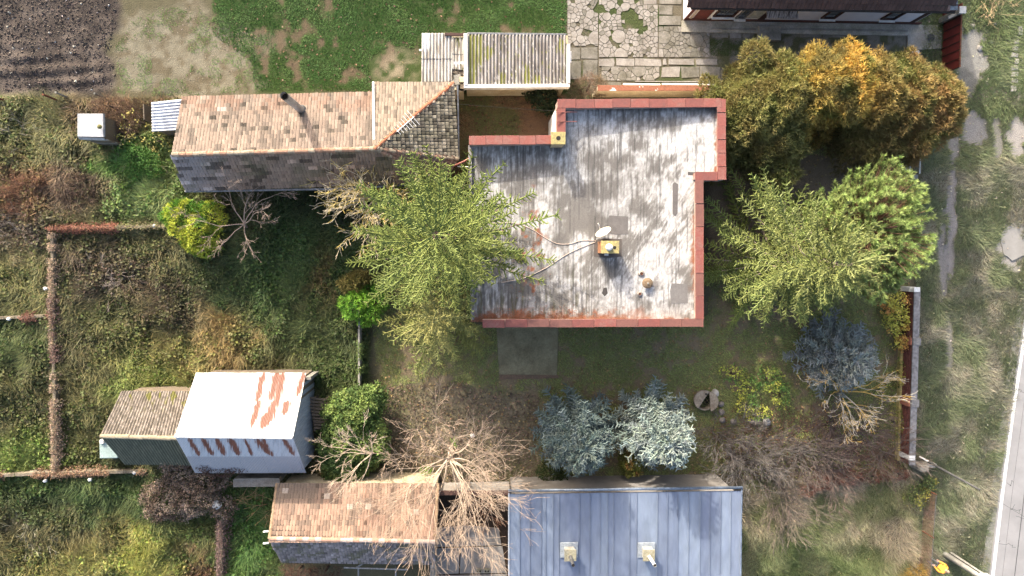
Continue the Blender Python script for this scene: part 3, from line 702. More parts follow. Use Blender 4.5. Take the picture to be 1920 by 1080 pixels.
# stove pipe and aerial standing on that roof
sp = thing('stove_pipe', 'tall round metal flue on the orange tile roof', 'chimney', P(565, 207, 4.0))
b0 = P(566, 207, 3.25); t0 = Vector((b0.x, b0.y, 6.35))
mb = MB(); mb.tube([b0, t0], .18, 16, cap=False); mb.tube([t0, b0], .165, 16, cap=False)
vs = []; mb.build('flue', M('flue metal', C(215, 208, 200, .6), C(165, 155, 145, .6), 3, .5, metal=.0, stretch=(1, 1, .4)), sp, smooth=True)
mb = MB(); mb.lathe((t0.x, t0.y, 6.05), [(.16, 0), (.16, .02)]); mb.build('flue_mouth', MAT['dark'], sp)
mb = MB(); mb.lathe((b0.x, b0.y, 3.2), [(.3, 0), (.26, .16), (.165, .3)]); mb.build('collar', MAT['steel'], sp)
mb = MB(); mb.tube([t0-Vector((0, 0, .06)), t0], .187, 16, cap=False); mb.build('rim', MAT['dark'], sp, smooth=True)
an = thing('roof_aerial', 'thin television aerial on the orange hip ridge', 'antenna', P(764, 241, 3.7))
a0 = P(766, 243, 3.6); a1 = Vector((a0.x, a0.y, 5.0)); mb = MB(); mb.tube([a0, a1], .022, 6); mb.build('mast', MAT['steel'], an)
am = M('aerial aluminium', (.6, .6, .6), (.5, .5, .5), rough=.4, metal=.4)
bdir = Vector((.75, .65, 0)); bn = Vector((-.65, .75, 0)); mb = MB(); mb.tube([a1-bdir*.55, a1+bdir*.55], .018, 5); mb.build('boom', am, an)
for k in range(7):
    c_ = a1+bdir*(-.5+k/6); l = .22+.04*k; mb = MB(); mb.tube([c_-bn*l, c_+bn*l], .012, 4); mb.build('element', am, an)
mb = MB(); mb.tube([P(743, 222, 3.6)+Vector((0, 0, .15)), P(757, 234, 3.62)+Vector((0, 0, .15))], .04, 6); mb.build('bracket', MAT['dark'], an)

# lean-to with zinc sheets
lt = thing('lean_to', 'small lean-to with pale corrugated metal roof on the gable wall', 'shed', P(312, 218, 0))
lA, lB, lC, lD = P(284, 192, 2.25), P(342, 186, 2.25), P(338, 244, 2.1), P(285, 247, 2.1)
def col_zinc(U, V, px, py, s, r): return mix(C(228, 232, 240, .6), C(170, 172, 180, .6), sstep(.5, .75, fbm(px/6, py/1.5, 4)))
corr(lt, lD, lA, lB, lC, 2, .15, .028, col_zinc, 12, seed=3)
shell(lt, [(p.x+dx, p.y+dy) for p, dx, dy in ((lD, .12, .1), (lC, 0, .1), (lB, 0, -.1), (lA, .12, -.1))], -.2, [2.02]*4, MAT['wood'])
mb = MB(); mb.box(P(298, 217, 1)+Vector((-.33, 0, 0)), (.05, .8, 1.9)); mb.build('door', MAT['wood'], lt)

# outhouse
oh = thing('outhouse', 'little wooden outhouse with flat whitish metal roof', 'outhouse', P(172, 240, 0))
o0, o1, o2, o3 = P(145, 213, 2.2), P(193, 213, 2.2), P(194, 257, 2.05), P(145, 256, 2.05)
mb = MB(); mb.hexa([q-Vector((0, 0, .06)) for q in (o3, o2, o1, o0)], (o3, o2, o1, o0))
orf = mb.build('roof', M('white roof sheet', C(215, 214, 212), C(185, 184, 182), 1.6, .6, .2, 8, var=.06), oh, bevel=.015)
mb = MB(); e0, e1 = P(146, 257, 2.04), P(196, 259, 2.02); mb.hexa([P(150, 262, 1.9), P(196, 263, 1.9), e1, e0], [q+Vector((0, 0, .02)) for q in (P(150, 262, 1.9), P(196, 263, 1.9), e1, e0)]); mb.build('roof_flap', M('bent sheet', C(200, 200, 200), C(160, 160, 160), 3, .6), oh)
mb = MB(); mb.tube([o1+Vector((.04, 0, -.02)), o2+Vector((.04, 0, -.02))], .06, 6); mb.build('roof_edge', MAT['steel'], oh)
shell(oh, [(o3.x+.12, o3.y-.06), (o2.x-.1, o2.y-.06), (o1.x-.1, o1.y-.1), (o0.x+.12, o0.y-.1)], -.2, [1.98, 1.98, 2.1, 2.1], MAT['wood'])
mb = MB(); q = P(188, 238, 2.2); mb.lathe(q, [(.05, 0), (.11, .03), (.12, .08), (.04, .13)], 10); mb.build('moss_clump', M('moss', C(130, 125, 70), C(95, 95, 50), 10, .95), oh)
for k in range(7):
    mb = MB(); wz = .12+.27*k; mb.box(((o3.x+o2.x)/2+.2, o2.y-.10, wz), (1.05, .07, .22)); mb.build('front_plank', MAT['wood'] if k % 3 else MAT['concrete'], oh)

# ------------------------------------------------------------------ corrugated garage with white rim
gg = thing('garage', 'garage with mossy grey corrugated roof inside a white rim', 'garage', P(970, 120, 0))
zg = 2.62
gA, gB, gC, gD = P(877, 64, zg), P(1062, 66, zg), P(1062, 161, zg-.12), P(877, 163, zg-.12)
def col_asb(U, V, px, py, s, r):
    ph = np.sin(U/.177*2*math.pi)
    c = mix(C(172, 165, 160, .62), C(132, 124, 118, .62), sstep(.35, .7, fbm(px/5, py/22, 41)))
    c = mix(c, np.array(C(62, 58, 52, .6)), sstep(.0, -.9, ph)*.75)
    sp_ = hash2(np.floor(px*1.3), np.floor(py*1.3), 5) > .975; c = np.where(sp_[..., None], np.array(C(215, 212, 205)), c)
    m = np.zeros(px.shape)
    for x, y, rx, ry in ((885, 100, 12, 70), (900, 90, 8, 50), (916, 98, 12, 14), (890, 75, 20, 12), (942, 148, 8, 16), (988, 140, 7, 26), (1003, 150, 4, 14), (1052, 82, 6, 12), (1011, 150, 4, 10), (886, 150, 6, 20)):
        m = np.maximum(m, 1-((px-x)/rx)**2-((py-y)/ry)**2)
    m = sstep(.0, .4, m+(fbm(px/4, py/7, 43)-.5)*1.4-.12)*sstep(1.0, .1, ph)
    return mix(c, np.array(C(128, 130, 40, .62))*(.7+.6*fbm(px/2, py/2, 3)[..., None]), m)
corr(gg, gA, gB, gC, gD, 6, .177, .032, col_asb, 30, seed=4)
def wall_bits(root, poly_px, z, w, zt, zb, mat, name):
    for (x0, y0), (x1, y1) in zip(poly_px[:-1], poly_px[1:]):
        A_, B_ = P(x0, y0, z), P(x1, y1, z); d = (B_-A_); l = d.length; d.normalize()
        mb = MB(); mb.box((A_+B_)/2+Vector((0, 0, (zt+zb)/2-z)), (l, w, zt-zb), math.atan2(d.y, d.x)); mb.build(name, mat, root, bevel=.012)
wall_bits(gg, [(873, 64), (873.5, 160)], zg, .19, zg+.14, zg-.35, MAT['white'], 'rim')
wall_bits(gg, [(870, 162.5), (1068, 161)], zg, .17, zg+.10, zg-.35, MAT['white'], 'rim')
wall_bits(gg, [(1065.5, 84), (1065.5, 157)], zg, .16, zg+.13, zg-.35, MAT['white'], 'rim')
wall_bits(gg, [(1063, 67), (1063, 82)], zg, .12, zg+.03, zg-.3, MAT['plaster'], 'rim')
wall_bits(gg, [(1069, 96), (1069, 118)], zg, .12, zg+.05, zg-.1, MAT['white'], 'bracket')
wall_bits(gg, [(876, 62.5), (1062, 64.5)], zg, .1, zg+.02, zg-.14, MAT['steel'], 'gutter')
wq = [(P(x, y, zg).x, P(x, y, zg).y) for x, y in ((874, 158), (1062, 157), (1062, 70), (874, 68))]
shell(gg, wq, -.3, [zg-.2, zg-.2, zg-.12, zg-.12], MAT['plaster'])
mb = MB(); mb.box((wq[1][0]+.03, (wq[1][1]+wq[2][1])/2, 1.05), (.06, 2.1, 2.1)); mb.build('door', MAT['brown'], gg)
g2 = thing('corrugated_annex', 'lower annex with bleached corrugated sheets beside the white rimmed garage', 'shed', P(830, 110, 0))
za = 2.3
def col_bleach(U, V, px, py, s, r):
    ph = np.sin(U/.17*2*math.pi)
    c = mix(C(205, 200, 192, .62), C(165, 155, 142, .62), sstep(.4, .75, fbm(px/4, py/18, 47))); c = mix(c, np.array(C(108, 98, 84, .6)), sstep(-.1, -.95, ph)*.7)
    c = mix(c, np.array(C(240, 238, 232, .62)), sstep(12, 4, np.abs(px-797)+np.maximum(0, py-88)))
    m = sstep(.52, .7, fbm(px/3, py/12, 49))*sstep(848, 858, px); c = mix(c, np.array(C(92, 92, 45, .6)), m)
    return mix(c, np.array(C(238, 236, 230)), sstep(3, 1.5, np.abs(py-118))*sstep(848, 852, px))
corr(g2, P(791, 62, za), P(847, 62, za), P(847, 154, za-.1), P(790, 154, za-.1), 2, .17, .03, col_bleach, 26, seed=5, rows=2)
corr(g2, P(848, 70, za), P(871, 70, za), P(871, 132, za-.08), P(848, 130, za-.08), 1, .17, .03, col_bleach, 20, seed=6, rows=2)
shell(g2, [(P(x, y, za).x, P(x, y, za).y) for x, y in ((794, 168), (868, 168), (868, 66), (794, 66))], -.3, [za-.3, za-.3, za-.2, za-.2], MAT['plaster'])
wall_bits(g2, [(834, 65), (873, 66)], za, .16, za+.1, za, MAT['brown'], 'timber')
rr = random.Random(3)
for k in range(11):
    q = P(rr.uniform(851, 869), rr.uniform(133, 168), za-.18); mb = MB(); mb.box(q+Vector((0, 0, .03*(k % 4))), (rr.uniform(.25, .45), rr.uniform(.2, .35), .05), rr.uniform(-.3, .3)); mb.build('loose_tile', [MAT['concrete'], MAT['wood'], MAT['plaster']][k % 3], g2)
for k in range(2):
    mb = MB(); mb.tube([P(786, 93+k*2, 2.2), P(792, 93+k*2, 2.2)], .03, 6); mb.build('pipe', MAT['white'], g2)

# ------------------------------------------------------------------ neighbour's house at the road gate
nh = thing('neighbour_house', 'white house with brown tile roof and brown framed windows by the red gate', 'house', P(1500, 10, 0))
ze = 3.05
e0, e1 = P(1294, 13, ze), P(1792, 21, ze); r0, r1 = P(1290, -95, 5.4), P(1800, -90, 5.4); f0, f1 = P(1290, -190, ze), P(1792, -185, ze)
def col_brown(I, J, px, py, rg): return mix(C(112, 86, 78, .52), C(95, 76, 70, .52), fbm(px/20, py/10, 4))*(1+rg.normal(0, .09, (len(I), 1)))
tile_facet(nh, [e0, e1, r1, r0], e1-e0, .22, .33, col_brown, 21); tile_facet(nh, [f0, f1, r1, r0], f1-f0, .3, .35, col_brown, 22)
ridge_tiles(nh, r0, r1, 30, [M('brown ridge tile', C(100, 78, 72), C(85, 66, 60), 5, .8)], .13, 5)
mb = MB(); mb.tube([P(1775, -12, 3.5)+Vector((0, 0, .1)), P(1779, 10, ze+.15), P(1778, 20, ze)], .10, 8); mb.build('verge_tile', M('pale brown tile', C(150, 125, 115), C(120, 100, 92), 4), nh)
mb = MB(); mb.hexa([P(1781, 19, ze), P(1796, 19, ze), P(1796, -10, ze+.4), P(1781, -10, ze+.4)], [P(1781, 19, ze+.1), P(1796, 19, ze+.1), P(1796, -10, ze+.5), P(1781, -10, ze+.5)]); mb.build('roof_flashing', MAT['steel'], nh)
mb = MB(); mb.tube([e0+Vector((.05, -.05, -.06)), e1+Vector((0, -.05, -.06))], .065, 8); mb.build('gutter', MAT['dark'], nh)
w0, w1 = P(1281, 37, 0), P(1722, 39, 0); wy = w0.y
hw = M('white house wall', C(238, 234, 240, .75), C(222, 218, 224, .75), 1.0, .85, .1, 30, var=.05)
wx1 = e1.x-.35
shell(nh, [(w0.x, wy), (wx1, wy), (wx1, wy+6.0), (w0.x, wy+6.0)], -.3, [2.95]*4, hw, ridge=((w0.x, wy+3, 5.1), (wx1, wy+3, 5.1)))
mb = MB(); mb.box(((w0.x+w1.x)/2, wy-.03, .14), (w1.x-w0.x, .06, .3)); mb.build('plinth', M('dark red plinth', C(110, 60, 50), C(90, 70, 60), 2, .9), nh)
mb = MB(); mb.box(((w0.x+w1.x)/2+.5, wy-.38, .04), (w1.x-w0.x+1.2, .62, .1)); mb.build('eaves_path', M('path concrete', C(172, 166, 154, .8), C(140, 136, 118, .8), 1.5, .9, .35, 45), nh)
def win(px0, px1, zb, zt, frame, mats='glass', name='window', split=0):
    x0, x1 = P(px0, 37, 0).x, P(px1, 37, 0).x; c = ((x0+x1)/2, wy, (zb+zt)/2)
    mb = MB()
    for cx, cz, sx, sz in ((x0+.04, c[2], .08, zt-zb), (x1-.04, c[2], .08, zt-zb), (c[0], zb+.04, x1-x0-.16, .08), (c[0], zt-.04, x1-x0-.16, .08)):
        mb.box((cx, wy-.03, cz), (sx, .12, sz))
    o = mb.build(name, frame, nh)
    n = split+1; w = (x1-x0-.16)/n
    for k in range(n):
        mb = MB(); mb.box((x0+.08+w*(k+.5), wy-.01, c[2]), (w-.04, .05, zt-zb-.16)); mb.build('pane', MAT[mats], o)
    mb = MB(); mb.box((c[0], wy-.1, zb-.03), (x1-x0+.1, .2, .05)); mb.build('sill', MAT['white'], o)
def panel(px0, px1, zb, zt, mat, name, d=.03):
    x0, x1 = P(px0, 37, 0).x, P(px1, 37, 0).x; mb = MB(); mb.box(((x0+x1)/2, wy-d/2-.005, (zb+zt)/2), (x1-x0, d, zt-zb)); return mb.build(name, mat, nh)
redp = M('red brown panel', C(135, 62, 50), C(110, 52, 44), 3, .6)
panel(1282, 1287, .02, 2.9, redp, 'corner_board'); panel(1290, 1294, .02, 2.9, M('beige board', C(225, 200, 175), C(205, 180, 155), 3, .7), 'corner_board')
panel(1296, 1322, .02, 2.9, redp, 'wall_panel'); panel(1322, 1326, .3, 2.9, MAT['white'], 'wall_board')
win(1328, 1366, .75, 2.4, MAT['brown'], split=1); win(1372, 1390, .5, 2.4, MAT['steel']); panel(1394, 1416, .5, 2.7, M('grey green panel', C(190, 192, 182), C(170, 172, 160), 3, .7), 'wall_panel')
panel(1416, 1428, .3, 2.5, MAT['brown'], 'porch_door')
win(1526, 1552, .75, 2.2, MAT['brown']); win(1636, 1662, .75, 2.2, MAT['brown'])
panel(1700, 1708, .1, 2.6, MAT['brown'], 'side_post')
mb = MB(); q = P(1716, 30, 2.0); mb.box((q.x-.7, wy-.12, 2.2), (.14, .16, .16)); mb.build('wall_lamp', MAT['dark'], nh)
mb = MB(); q0, q1 = P(1436, 20, 2.1), P(1496, 19, 2.1); mb.hexa([P(1437, 35, 2.0), P(1496, 35, 2.0), P(1496, 8, 2.35), P(1437, 8, 2.35)], [p_+Vector((0, 0, .05)) for p_ in (P(1437, 35, 2.0), P(1496, 35, 2.0), P(1496, 8, 2.35), P(1437, 8, 2.35))])
mb.build('porch_canopy', M('streaked grey sheet', C(185, 178, 175), C(70, 66, 66), 3, .8, .3, 20, stretch=(6, .7, 1), lo=.4, hi=.6), nh)
mb = MB(); q = P(1440, 44, 0); mb.box((q.x, wy-.75, .16), (1.25, .8, .34)); mb.build('doorstep', MAT['concrete'], nh, bevel=.02)
for (x0, x1, y) in ((1333, 1415, 55.5), (1462, 1700, 57)):
    A_, B_ = P(x0, y), P(x1, y); mb = MB(); mb.box(((A_+B_)/2)+Vector((0, 0, .06)), ((B_-A_).length, .09, .16)); mb.build('bed_kerb', MAT['concrete'], nh)
# drain pad with a round manhole, red sheet fence and white rubbish beside it
pad = slab('concrete_pad', [(1700, 66), (1722, 62), (1732, 52), (1745, 58), (1764, 58), (1763, 92), (1700, 95)], .1, M('pale pad concrete', C(178, 174, 165), C(158, 152, 140), 1.2, .9, .25, 40), kind='structure', label='pale concrete pad by the red fence')
mh = thing('manhole_cover', 'dark round iron manhole cover on the pale pad', 'manhole', P(1745, 71, .1))
mb = MB(); mb.lathe(P(1745, 71, .1), [(.21, 0), (.21, .025), (.19, .03)], 24); mb.build('cover', M('cast iron', C(88, 90, 95), C(70, 72, 76), 12, .7), mh)
mb = MB(); mb.lathe(P(1745, 71, .1), [(.25, 0), (.25, .012), (.21, .012)], 24); mb.build('frame_ring', MAT['steel'], mh)
for k in range(2):
    mb = MB(); mb.box(P(1714+6*k, 98, .12), (.2, .2, .1), .5+k); mb.build('white_bag', MAT['white'], label='small crumpled white bag beside the yellow hedge', cat='bag', group='white bags beside the hedge', bevel=.03)
rf = thing('red_fence', 'tall red sheet metal fence between white house and verge', 'fence', P(1768, 80, 0))
redm = M('red sheet', C(150, 52, 42), C(120, 45, 40), 1.5, .5, .1, 20, var=.12)
fy_ = [24, 47, 62, 78, 93, 108, 124, 140]
xf = P(1766, 80, 0).x
for a_, b_ in zip(fy_[:-1], fy_[1:]):
    y0, y1 = P(1766, a_, 0).y, P(1766, b_, 0).y; mb = MB(); mb.box((xf, (y0+y1)/2, .75), (.04, abs(y1-y0)-.03, 1.5)); mb.build('sheet_panel', redm, rf)
    mb = MB(); mb.box((xf-.03, y1, .75), (.05, .06, 1.5)); mb.build('post', MAT['brown'], rf)
mb = MB(); mb.box((xf, (P(1766, 24).y+P(1766, 140).y)/2, 1.53), (.07, abs(P(1766, 24).y-P(1766, 140).y), .05)); mb.build('top_rail', MAT['rust'], rf)
gp = thing('gate_post', 'square concrete post with pale cap behind the red fence', 'post', P(1790, 26, 0))
q = P(1804, 19, 1.75); mb = MB(); mb.box((q.x, q.y, .8), (.3, .3, 1.9)); mb.build('shaft', MAT['concrete'], gp); mb = MB(); mb.box((q.x, q.y, 1.78), (.38, .38, .08)); mb.build('cap', M('pale cap', C(215, 215, 212), C(195, 195, 190), 3, .8), gp, bevel=.01)
mb = MB(); A_, B_ = P(1772, 36, 1.2), P(1802, 22, 1.5); mb.box((A_+B_)/2, ((B_-A_).length, .16, .3), math.atan2(B_.y-A_.y, B_.x-A_.x)); mb.build('brace_wall', MAT['concrete'], gp)

# ------------------------------------------------------------------ house with the flat roof
fh = thing('flat_roof_house', 'house with flat white streaked roof and red metal coping', 'house', P(1110, 430, 0))
zc = 4.72
def fz(x, y):
    """roof surface: falls to the left"""
    px, py = W2P(x, y, 4.2); return 3.78+.62*np.clip((px-880)/440, 0, 1.1)
rp = [(884, 262), (1050, 262), (1050, 195), (1352, 193), (1352, 330), (1311, 330), (1311, 605), (884, 605)]
q0, q1 = P(875, 605, 4.2), P(1360, 190, 4.2)
X, Y = np.meshgrid(np.arange(q0.x, q1.x, .05), np.arange(q0.y, q1.y, .05)); Z = fz(X, Y); px, py = W2P(X, Y, Z)
sd = sdist(px, py, rp)
dg = sstep(0, 120, (px-1150)*.7+(py-330)*.6)*sstep(560, 500, py); st = fbm(px/2.6, py/30, 201)*(1-dg)+fbm((px+py*.6)/3, (px*.6-py)/26, 214)*dg; st2 = fbm(px/1.2, py/14, 207); br = fbm(px/30, py/30, 202); dia = fbm((px+py)/6, (px-py)/50, 203)
wt = st*.38+st2*.22+br*.62+.12*dia+.16*fbm(px/9, py/9, 215)-.71
wt = wt+.07*sstep(230, 250, py)*sstep(1180, 1240, px)-.10*sstep(60, 20, np.abs(px-1085))*sstep(220, 320, py)*sstep(480, 420, py)-.05*sstep(180, 60, np.hypot(px-1000, py-460))+.04*sstep(330, 300, py)
wt = wt+.05*sstep(520, 560, py)*(fbm(px/40, py/4, 204)-.4)
w_ = sstep(-.12, .14, wt-.025)*(.55+.45*sstep(.3, .7, fbm(px/2, py/5, 221)))
roofc = mix(mix(C(112, 108, 104, .6), C(140, 134, 126, .6), br), C(218, 217, 215, .55), w_)
sid = np.floor((px-884+4*(br-.5))/36.5); sfr = (px-884+4*(br-.5))/36.5-sid; roofc = roofc*(.90+.20*hash2(sid, sid*0+3, 9))[..., None]
roofc = mix(roofc, np.array(C(86, 83, 82, .6)), sstep(.035, .012, np.abs(sfr-.5))*.6*sstep(.35, .6, fbm(px/3, py/20, 216)))
pud = fbm(px/55, py/45, 217); roofc = mix(roofc, np.array(C(105, 101, 98, .55)), sstep(.035, .01, np.abs(pud-.56))*.35+sstep(.56, .68, pud)*.35)
roofc = mix(roofc, np.array(C(72, 70, 70, .55)), sstep(.62, .74, fbm(px/2.2, py/70, 218))*.65)
roofc = mix(roofc, np.array(C(95, 92, 62, .6)), sstep(.52, .68, fbm(px/4, py/40, 205))*sstep(470, 560, py)*sstep(1130, 1060, px)*.75)
edge_o = np.maximum(sstep(26, 6, (598-py)+18*(fbm(px/9, py/9, 206)-.35)*2)*sstep(1310, 1120, px+40*(br-.5)), sstep(13, 3, (1306-px)+14*(fbm(px/9, py/14, 208)-.5)*2)*sstep(395, 410, py)*sstep(560, 520, py))
edge_o = np.maximum(edge_o, sstep(12, 3, (1347-px)+12*(fbm(px/9, py/9, 209)-.4)*2)*sstep(205, 225, py))
edge_o = np.maximum(edge_o, sstep(.55, .72, fbm(px/10, py/12, 210))*sstep(30, 12, np.abs(px-1000)+np.abs(py-470)*.25-10))
edge_o = np.maximum(edge_o, sstep(10, 3, 600-py)*sstep(.4, .6, fbm(px/12, py/6, 212)))
roofc = mix(roofc, mix(C(176, 98, 52, .6), C(120, 78, 52, .6), fbm(px/5, py/5, 211)), edge_o*.92)
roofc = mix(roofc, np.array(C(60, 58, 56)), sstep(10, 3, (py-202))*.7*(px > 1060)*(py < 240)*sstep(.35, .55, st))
k = (np.arange(X.shape[0]-1)[:, None]*X.shape[1]+np.arange(X.shape[1]-1)[None]).ravel()
inside = (sd > -2).ravel(); nn_ = X.shape[1]
F = np.stack([k, k+1, k+nn_+1, k+nn_], 1); F = F[inside[F].all(1)]
used = np.unique(F); remap = np.zeros(X.size, np.int64); remap[used] = np.arange(len(used))
MAT['roofskin'] = M('bitumen roof under flaking white coating', (1, 1, 1), attr=True, rough=.75, var=.2, fine=30, bump=.35, bscale=26, spec=.25, stretch=(1, .5, 1))
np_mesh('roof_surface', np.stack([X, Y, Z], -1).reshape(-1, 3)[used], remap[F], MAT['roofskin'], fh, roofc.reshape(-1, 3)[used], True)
wl = [(P(x, y, zc).x, P(x, y, zc).y) for x, y in [(881, 264), (1052, 264), (1052, 194), (1353, 192), (1353, 331), (1312, 331), (1312, 606), (884, 606)]]
shell(fh, wl, -.4, [float(fz(x, y))-.06 for x, y in wl], M('house render', C(205, 190, 165, .7), C(180, 160, 130, .7), .9, .9, .2, 30))
MAT['coping'] = [M('red coping %d' % i, c, c2, 3.5, .55, .15, 9, var=.16, spec=.35, lo=.45, hi=.75) for i, (c, c2) in enumerate([(C(180, 98, 84, .44), C(172, 122, 108, .44)), (C(168, 92, 80, .44), C(140, 88, 80, .46)), (C(158, 100, 86, .46), C(138, 92, 80, .46))])]
MAT['parapet'] = M('parapet side', C(205, 190, 175, .6), C(170, 120, 105, .6), 2, .85)
rr = random.Random(8)
def coping(x0, y0, x1, y1, n, wpx=.43, inner=(0, 0)):
    A_, B_ = P(x0, y0, zc), P(x1, y1, zc); d = (B_-A_); L_ = d.length; d.normalize(); ang = math.atan2(d.y, d.x)
    zb = 3.7
    mb = MB(); mb.box(((A_+B_)/2)*1+Vector((0, 0, (zb-zc)/2-.03)), (L_-.02, wpx*.72, zc-.06-zb), ang); mb.build('parapet', MAT['parapet'], fh)
    for i in range(n):
        c_ = A_+d*(L_*(i+.5)/n); mb = MB(); dz = rr.uniform(-.006, .006)
        c_ = c_+Vector((rr.uniform(-.012, .012), rr.uniform(-.012, .012), 0)); ang_ = ang; ang = ang+rr.uniform(-.008, .008)
        mb.box(c_+Vector((0, 0, dz)), (L_/n-.012, wpx, .05), ang); mb.box(c_+d*(L_/n/2-.03)+Vector((0, 0, .012+dz)), (.05, wpx+.012, .055), ang)
        ang = ang_; mb.build('coping_panel', MAT['coping'][rr.choice([0, 0, 1] if y0 < 300 else [0, 1, 2])], fh, bevel=.008)
coping(879, 263, 1036, 262, 5); coping(1045.5, 194.5, 1352, 192.5, 9); coping(1052.5, 203, 1052.5, 252, 2); coping(1353, 186, 1353, 337, 6)
coping(1303, 330, 1345, 330, 1); coping(1311.5, 338, 1311.5, 598, 6, .42); coping(905, 606.5, 1319, 605, 10, .40)
mb = MB(); A_, B_ = P(881, 272, 3.95), P(886, 600, 3.95); mb.hexa([A_+Vector((-.08, 0, -.25)), A_+Vector((.08, 0, -.25)), B_+Vector((.08, 0, -.25)), B_+Vector((-.08, 0, -.25))][::-1], [A_+Vector((-.08, 0, 0)), A_+Vector((.08, 0, 0)), B_+Vector((.08, 0, 0)), B_+Vector((-.08, 0, 0))][::-1]); mb.build('eaves_edge', M('grey flashing', C(160, 155, 155), C(120, 115, 115), 2, .6), fh)
mb = MB(); mb.tube([P(879, 298, 3.7), P(868, 304, 3.4), P(852, 311, 2.9)], .06, 8); mb.build('drain_pipe', MAT['coping'][0], fh, smooth=True)
mb = MB(); mb.tube([P(858, 312, 3.0), P(880, 313, 3.3)], .025, 6); mb.build('drain_strut', MAT['white'], fh)
def patch(pts, c, z=.008, name='tar_patch'):
    mb = MB(); mb.prism([(P(x, y, 4.2).x, P(x, y, 4.2).y) for x, y in pts], lambda x, y: float(fz(x, y))-.01, lambda x, y: float(fz(x, y))+z); mb.build(name, M('roof patch', C(*c), C(*[v*.9 for v in c]), 4, .8, .3, 40, var=.1), fh)
patch([(1142, 404), (1178, 406), (1177, 439), (1156, 440), (1140, 437)], (118, 113, 110)); patch([(1258, 531), (1287, 532), (1288, 568), (1257, 569), (1255, 545)], (128, 124, 122))
patch([(1260, 345), (1264, 342), (1270, 346), (1269, 400), (1265, 406), (1260, 402)], (112, 106, 104)); patch([(1114, 452), (1124, 447), (1166, 448), (1166, 481), (1140, 484), (1114, 481)], (105, 96, 90))
patch([(1288, 323), (1304, 324), (1303, 330), (1288, 329)], (95, 90, 88)); patch([(1220, 528), (1232, 527), (1233, 536), (1221, 538)], (140, 134, 130))
patch([(1132, 540), (1138, 539), (1140, 550), (1134, 556), (1129, 550)], (75, 70, 68), .006)
for x, y, r in ((1203, 513, .17), (1200, 551, .15)):
    q = P(x, y, 4.3); z = float(fz(q.x, q.y)); mb = MB(); mb.lathe((q.x, q.y, z), [(r, 0), (r*.8, .06), (r*.5, .09), (r*.5, .05)], 14); o = mb.build('roof_drain', M('drain collar', C(190, 182, 172), C(110, 95, 82), 9, .8, .3), fh)
    mb = MB(); mb.lathe((q.x, q.y, z+.03), [(r*.48, 0), (r*.48, .025)], 12); mb.build('grate', MAT['rust'], o)
for y in (210, 228):
    A_, B_ = P(1043, y+.5, 4.85), P(1082, y, 4.55); mb = MB(); mb.tube([A_, B_], .022, 6); mb.build('anchor_rod', MAT['coping'][0], fh)
for x in (930, 985):
    pass
# notch wall: white panel below the coping, doors and windows on the walls
wn_ = P(1052, 225, zc); mb = MB(); mb.box((wn_.x-.13, P(1052, 224, zc).y, 1.9), (.04, 1.5, 3.7)); mb.build('wall_panel', MAT['white'], fh)
sy = wl[7][1]
for x0 in (1000, 1120, 1220):
    q = P(x0, 606, zc); w = MB(); w.box((q.x, sy-.02, 1.9), (1.4, .1, 1.3)); o = w.build('window', MAT['white'], fh); w = MB(); w.box((q.x, sy-.05, 1.9), (1.24, .08, 1.14)); w.build('pane', MAT['glass'], o)
q = wl[5]; w = MB(); w.box((q[0]+.02, q[1]-1.4, 1.05), (.08, .95, 2.1)); w.build('door', MAT['brown'], fh)
w = MB(); w.box((q[0]+.02, q[1]-4.0, 1.8), (.08, 1.5, 1.3)); o = w.build('window', MAT['white'], fh); w = MB(); w.box((q[0]+.05, q[1]-4.0, 1.8), (.06, 1.34, 1.14)); w.build('pane', MAT['glass'], o)
# chimneys on the flat roof
cap_m = M('lichened cap', C(196, 176, 96, .6), C(160, 150, 100, .6), 9, .9, .4, 40, var=.3); brick_m = M('orange chimney brick', C(200, 135, 85, .55), C(165, 110, 75, .55), 7, .9, .3)
ch = thing('chimney', 'square chimney with lichened yellow cap at the coping corner', 'chimney', P(1046, 262, 3.9))
q = P(1047, 259, 5.3); mb = MB(); mb.box((q.x+.03, q.y, 4.4), (.6, .5, 1.6)); mb.build('shaft', M('pale chimney plaster', C(225, 205, 165, .55), C(200, 175, 130, .55), 4, .9), ch)
mb = MB(); mb.box((q.x, q.y, 5.25), (.70, .60, .10)); mb.build('cap', cap_m, ch, bevel=.015); mb = MB(); mb.lathe((q.x, q.y, 5.297), [(.11, 0), (.11, .006)], 16); mb.build('flue_opening', MAT['dark'], ch)
ch = thing('chimney', 'stubby chimney with white cowl in the middle of the flat roof', 'chimney', P(1140, 466, 4.1))
q = P(1144, 463.5, 5.15); mb = MB(); mb.box((q.x, q.y, 4.6), (.86, .58, 1.0)); mb.build('shaft', brick_m, ch); mb = MB(); mb.box((q.x, q.y, 5.12), (.90, .62, .08)); mb.build('cap', cap_m, ch, bevel=.015)
mb = MB(); mb.lathe((q.x-.06, q.y, 5.15), [(.17, 0), (.17, .05), (.13, .10), (.12, .28), (.135, .30), (.05, .34)], 18); mb.build('cowl', MAT['white'], ch, smooth=False)
mb = MB(); mb.lathe((q.x+.22, q.y-.02, 5.158), [(.085, 0), (.085, .006)], 14); mb.build('flue_opening', MAT['dark'], ch)
mb = MB(); mb.box((q.x-.1, q.y-.36, 4.7), (.18, .1, .16)); mb.build('junction_box', MAT['white'], ch)
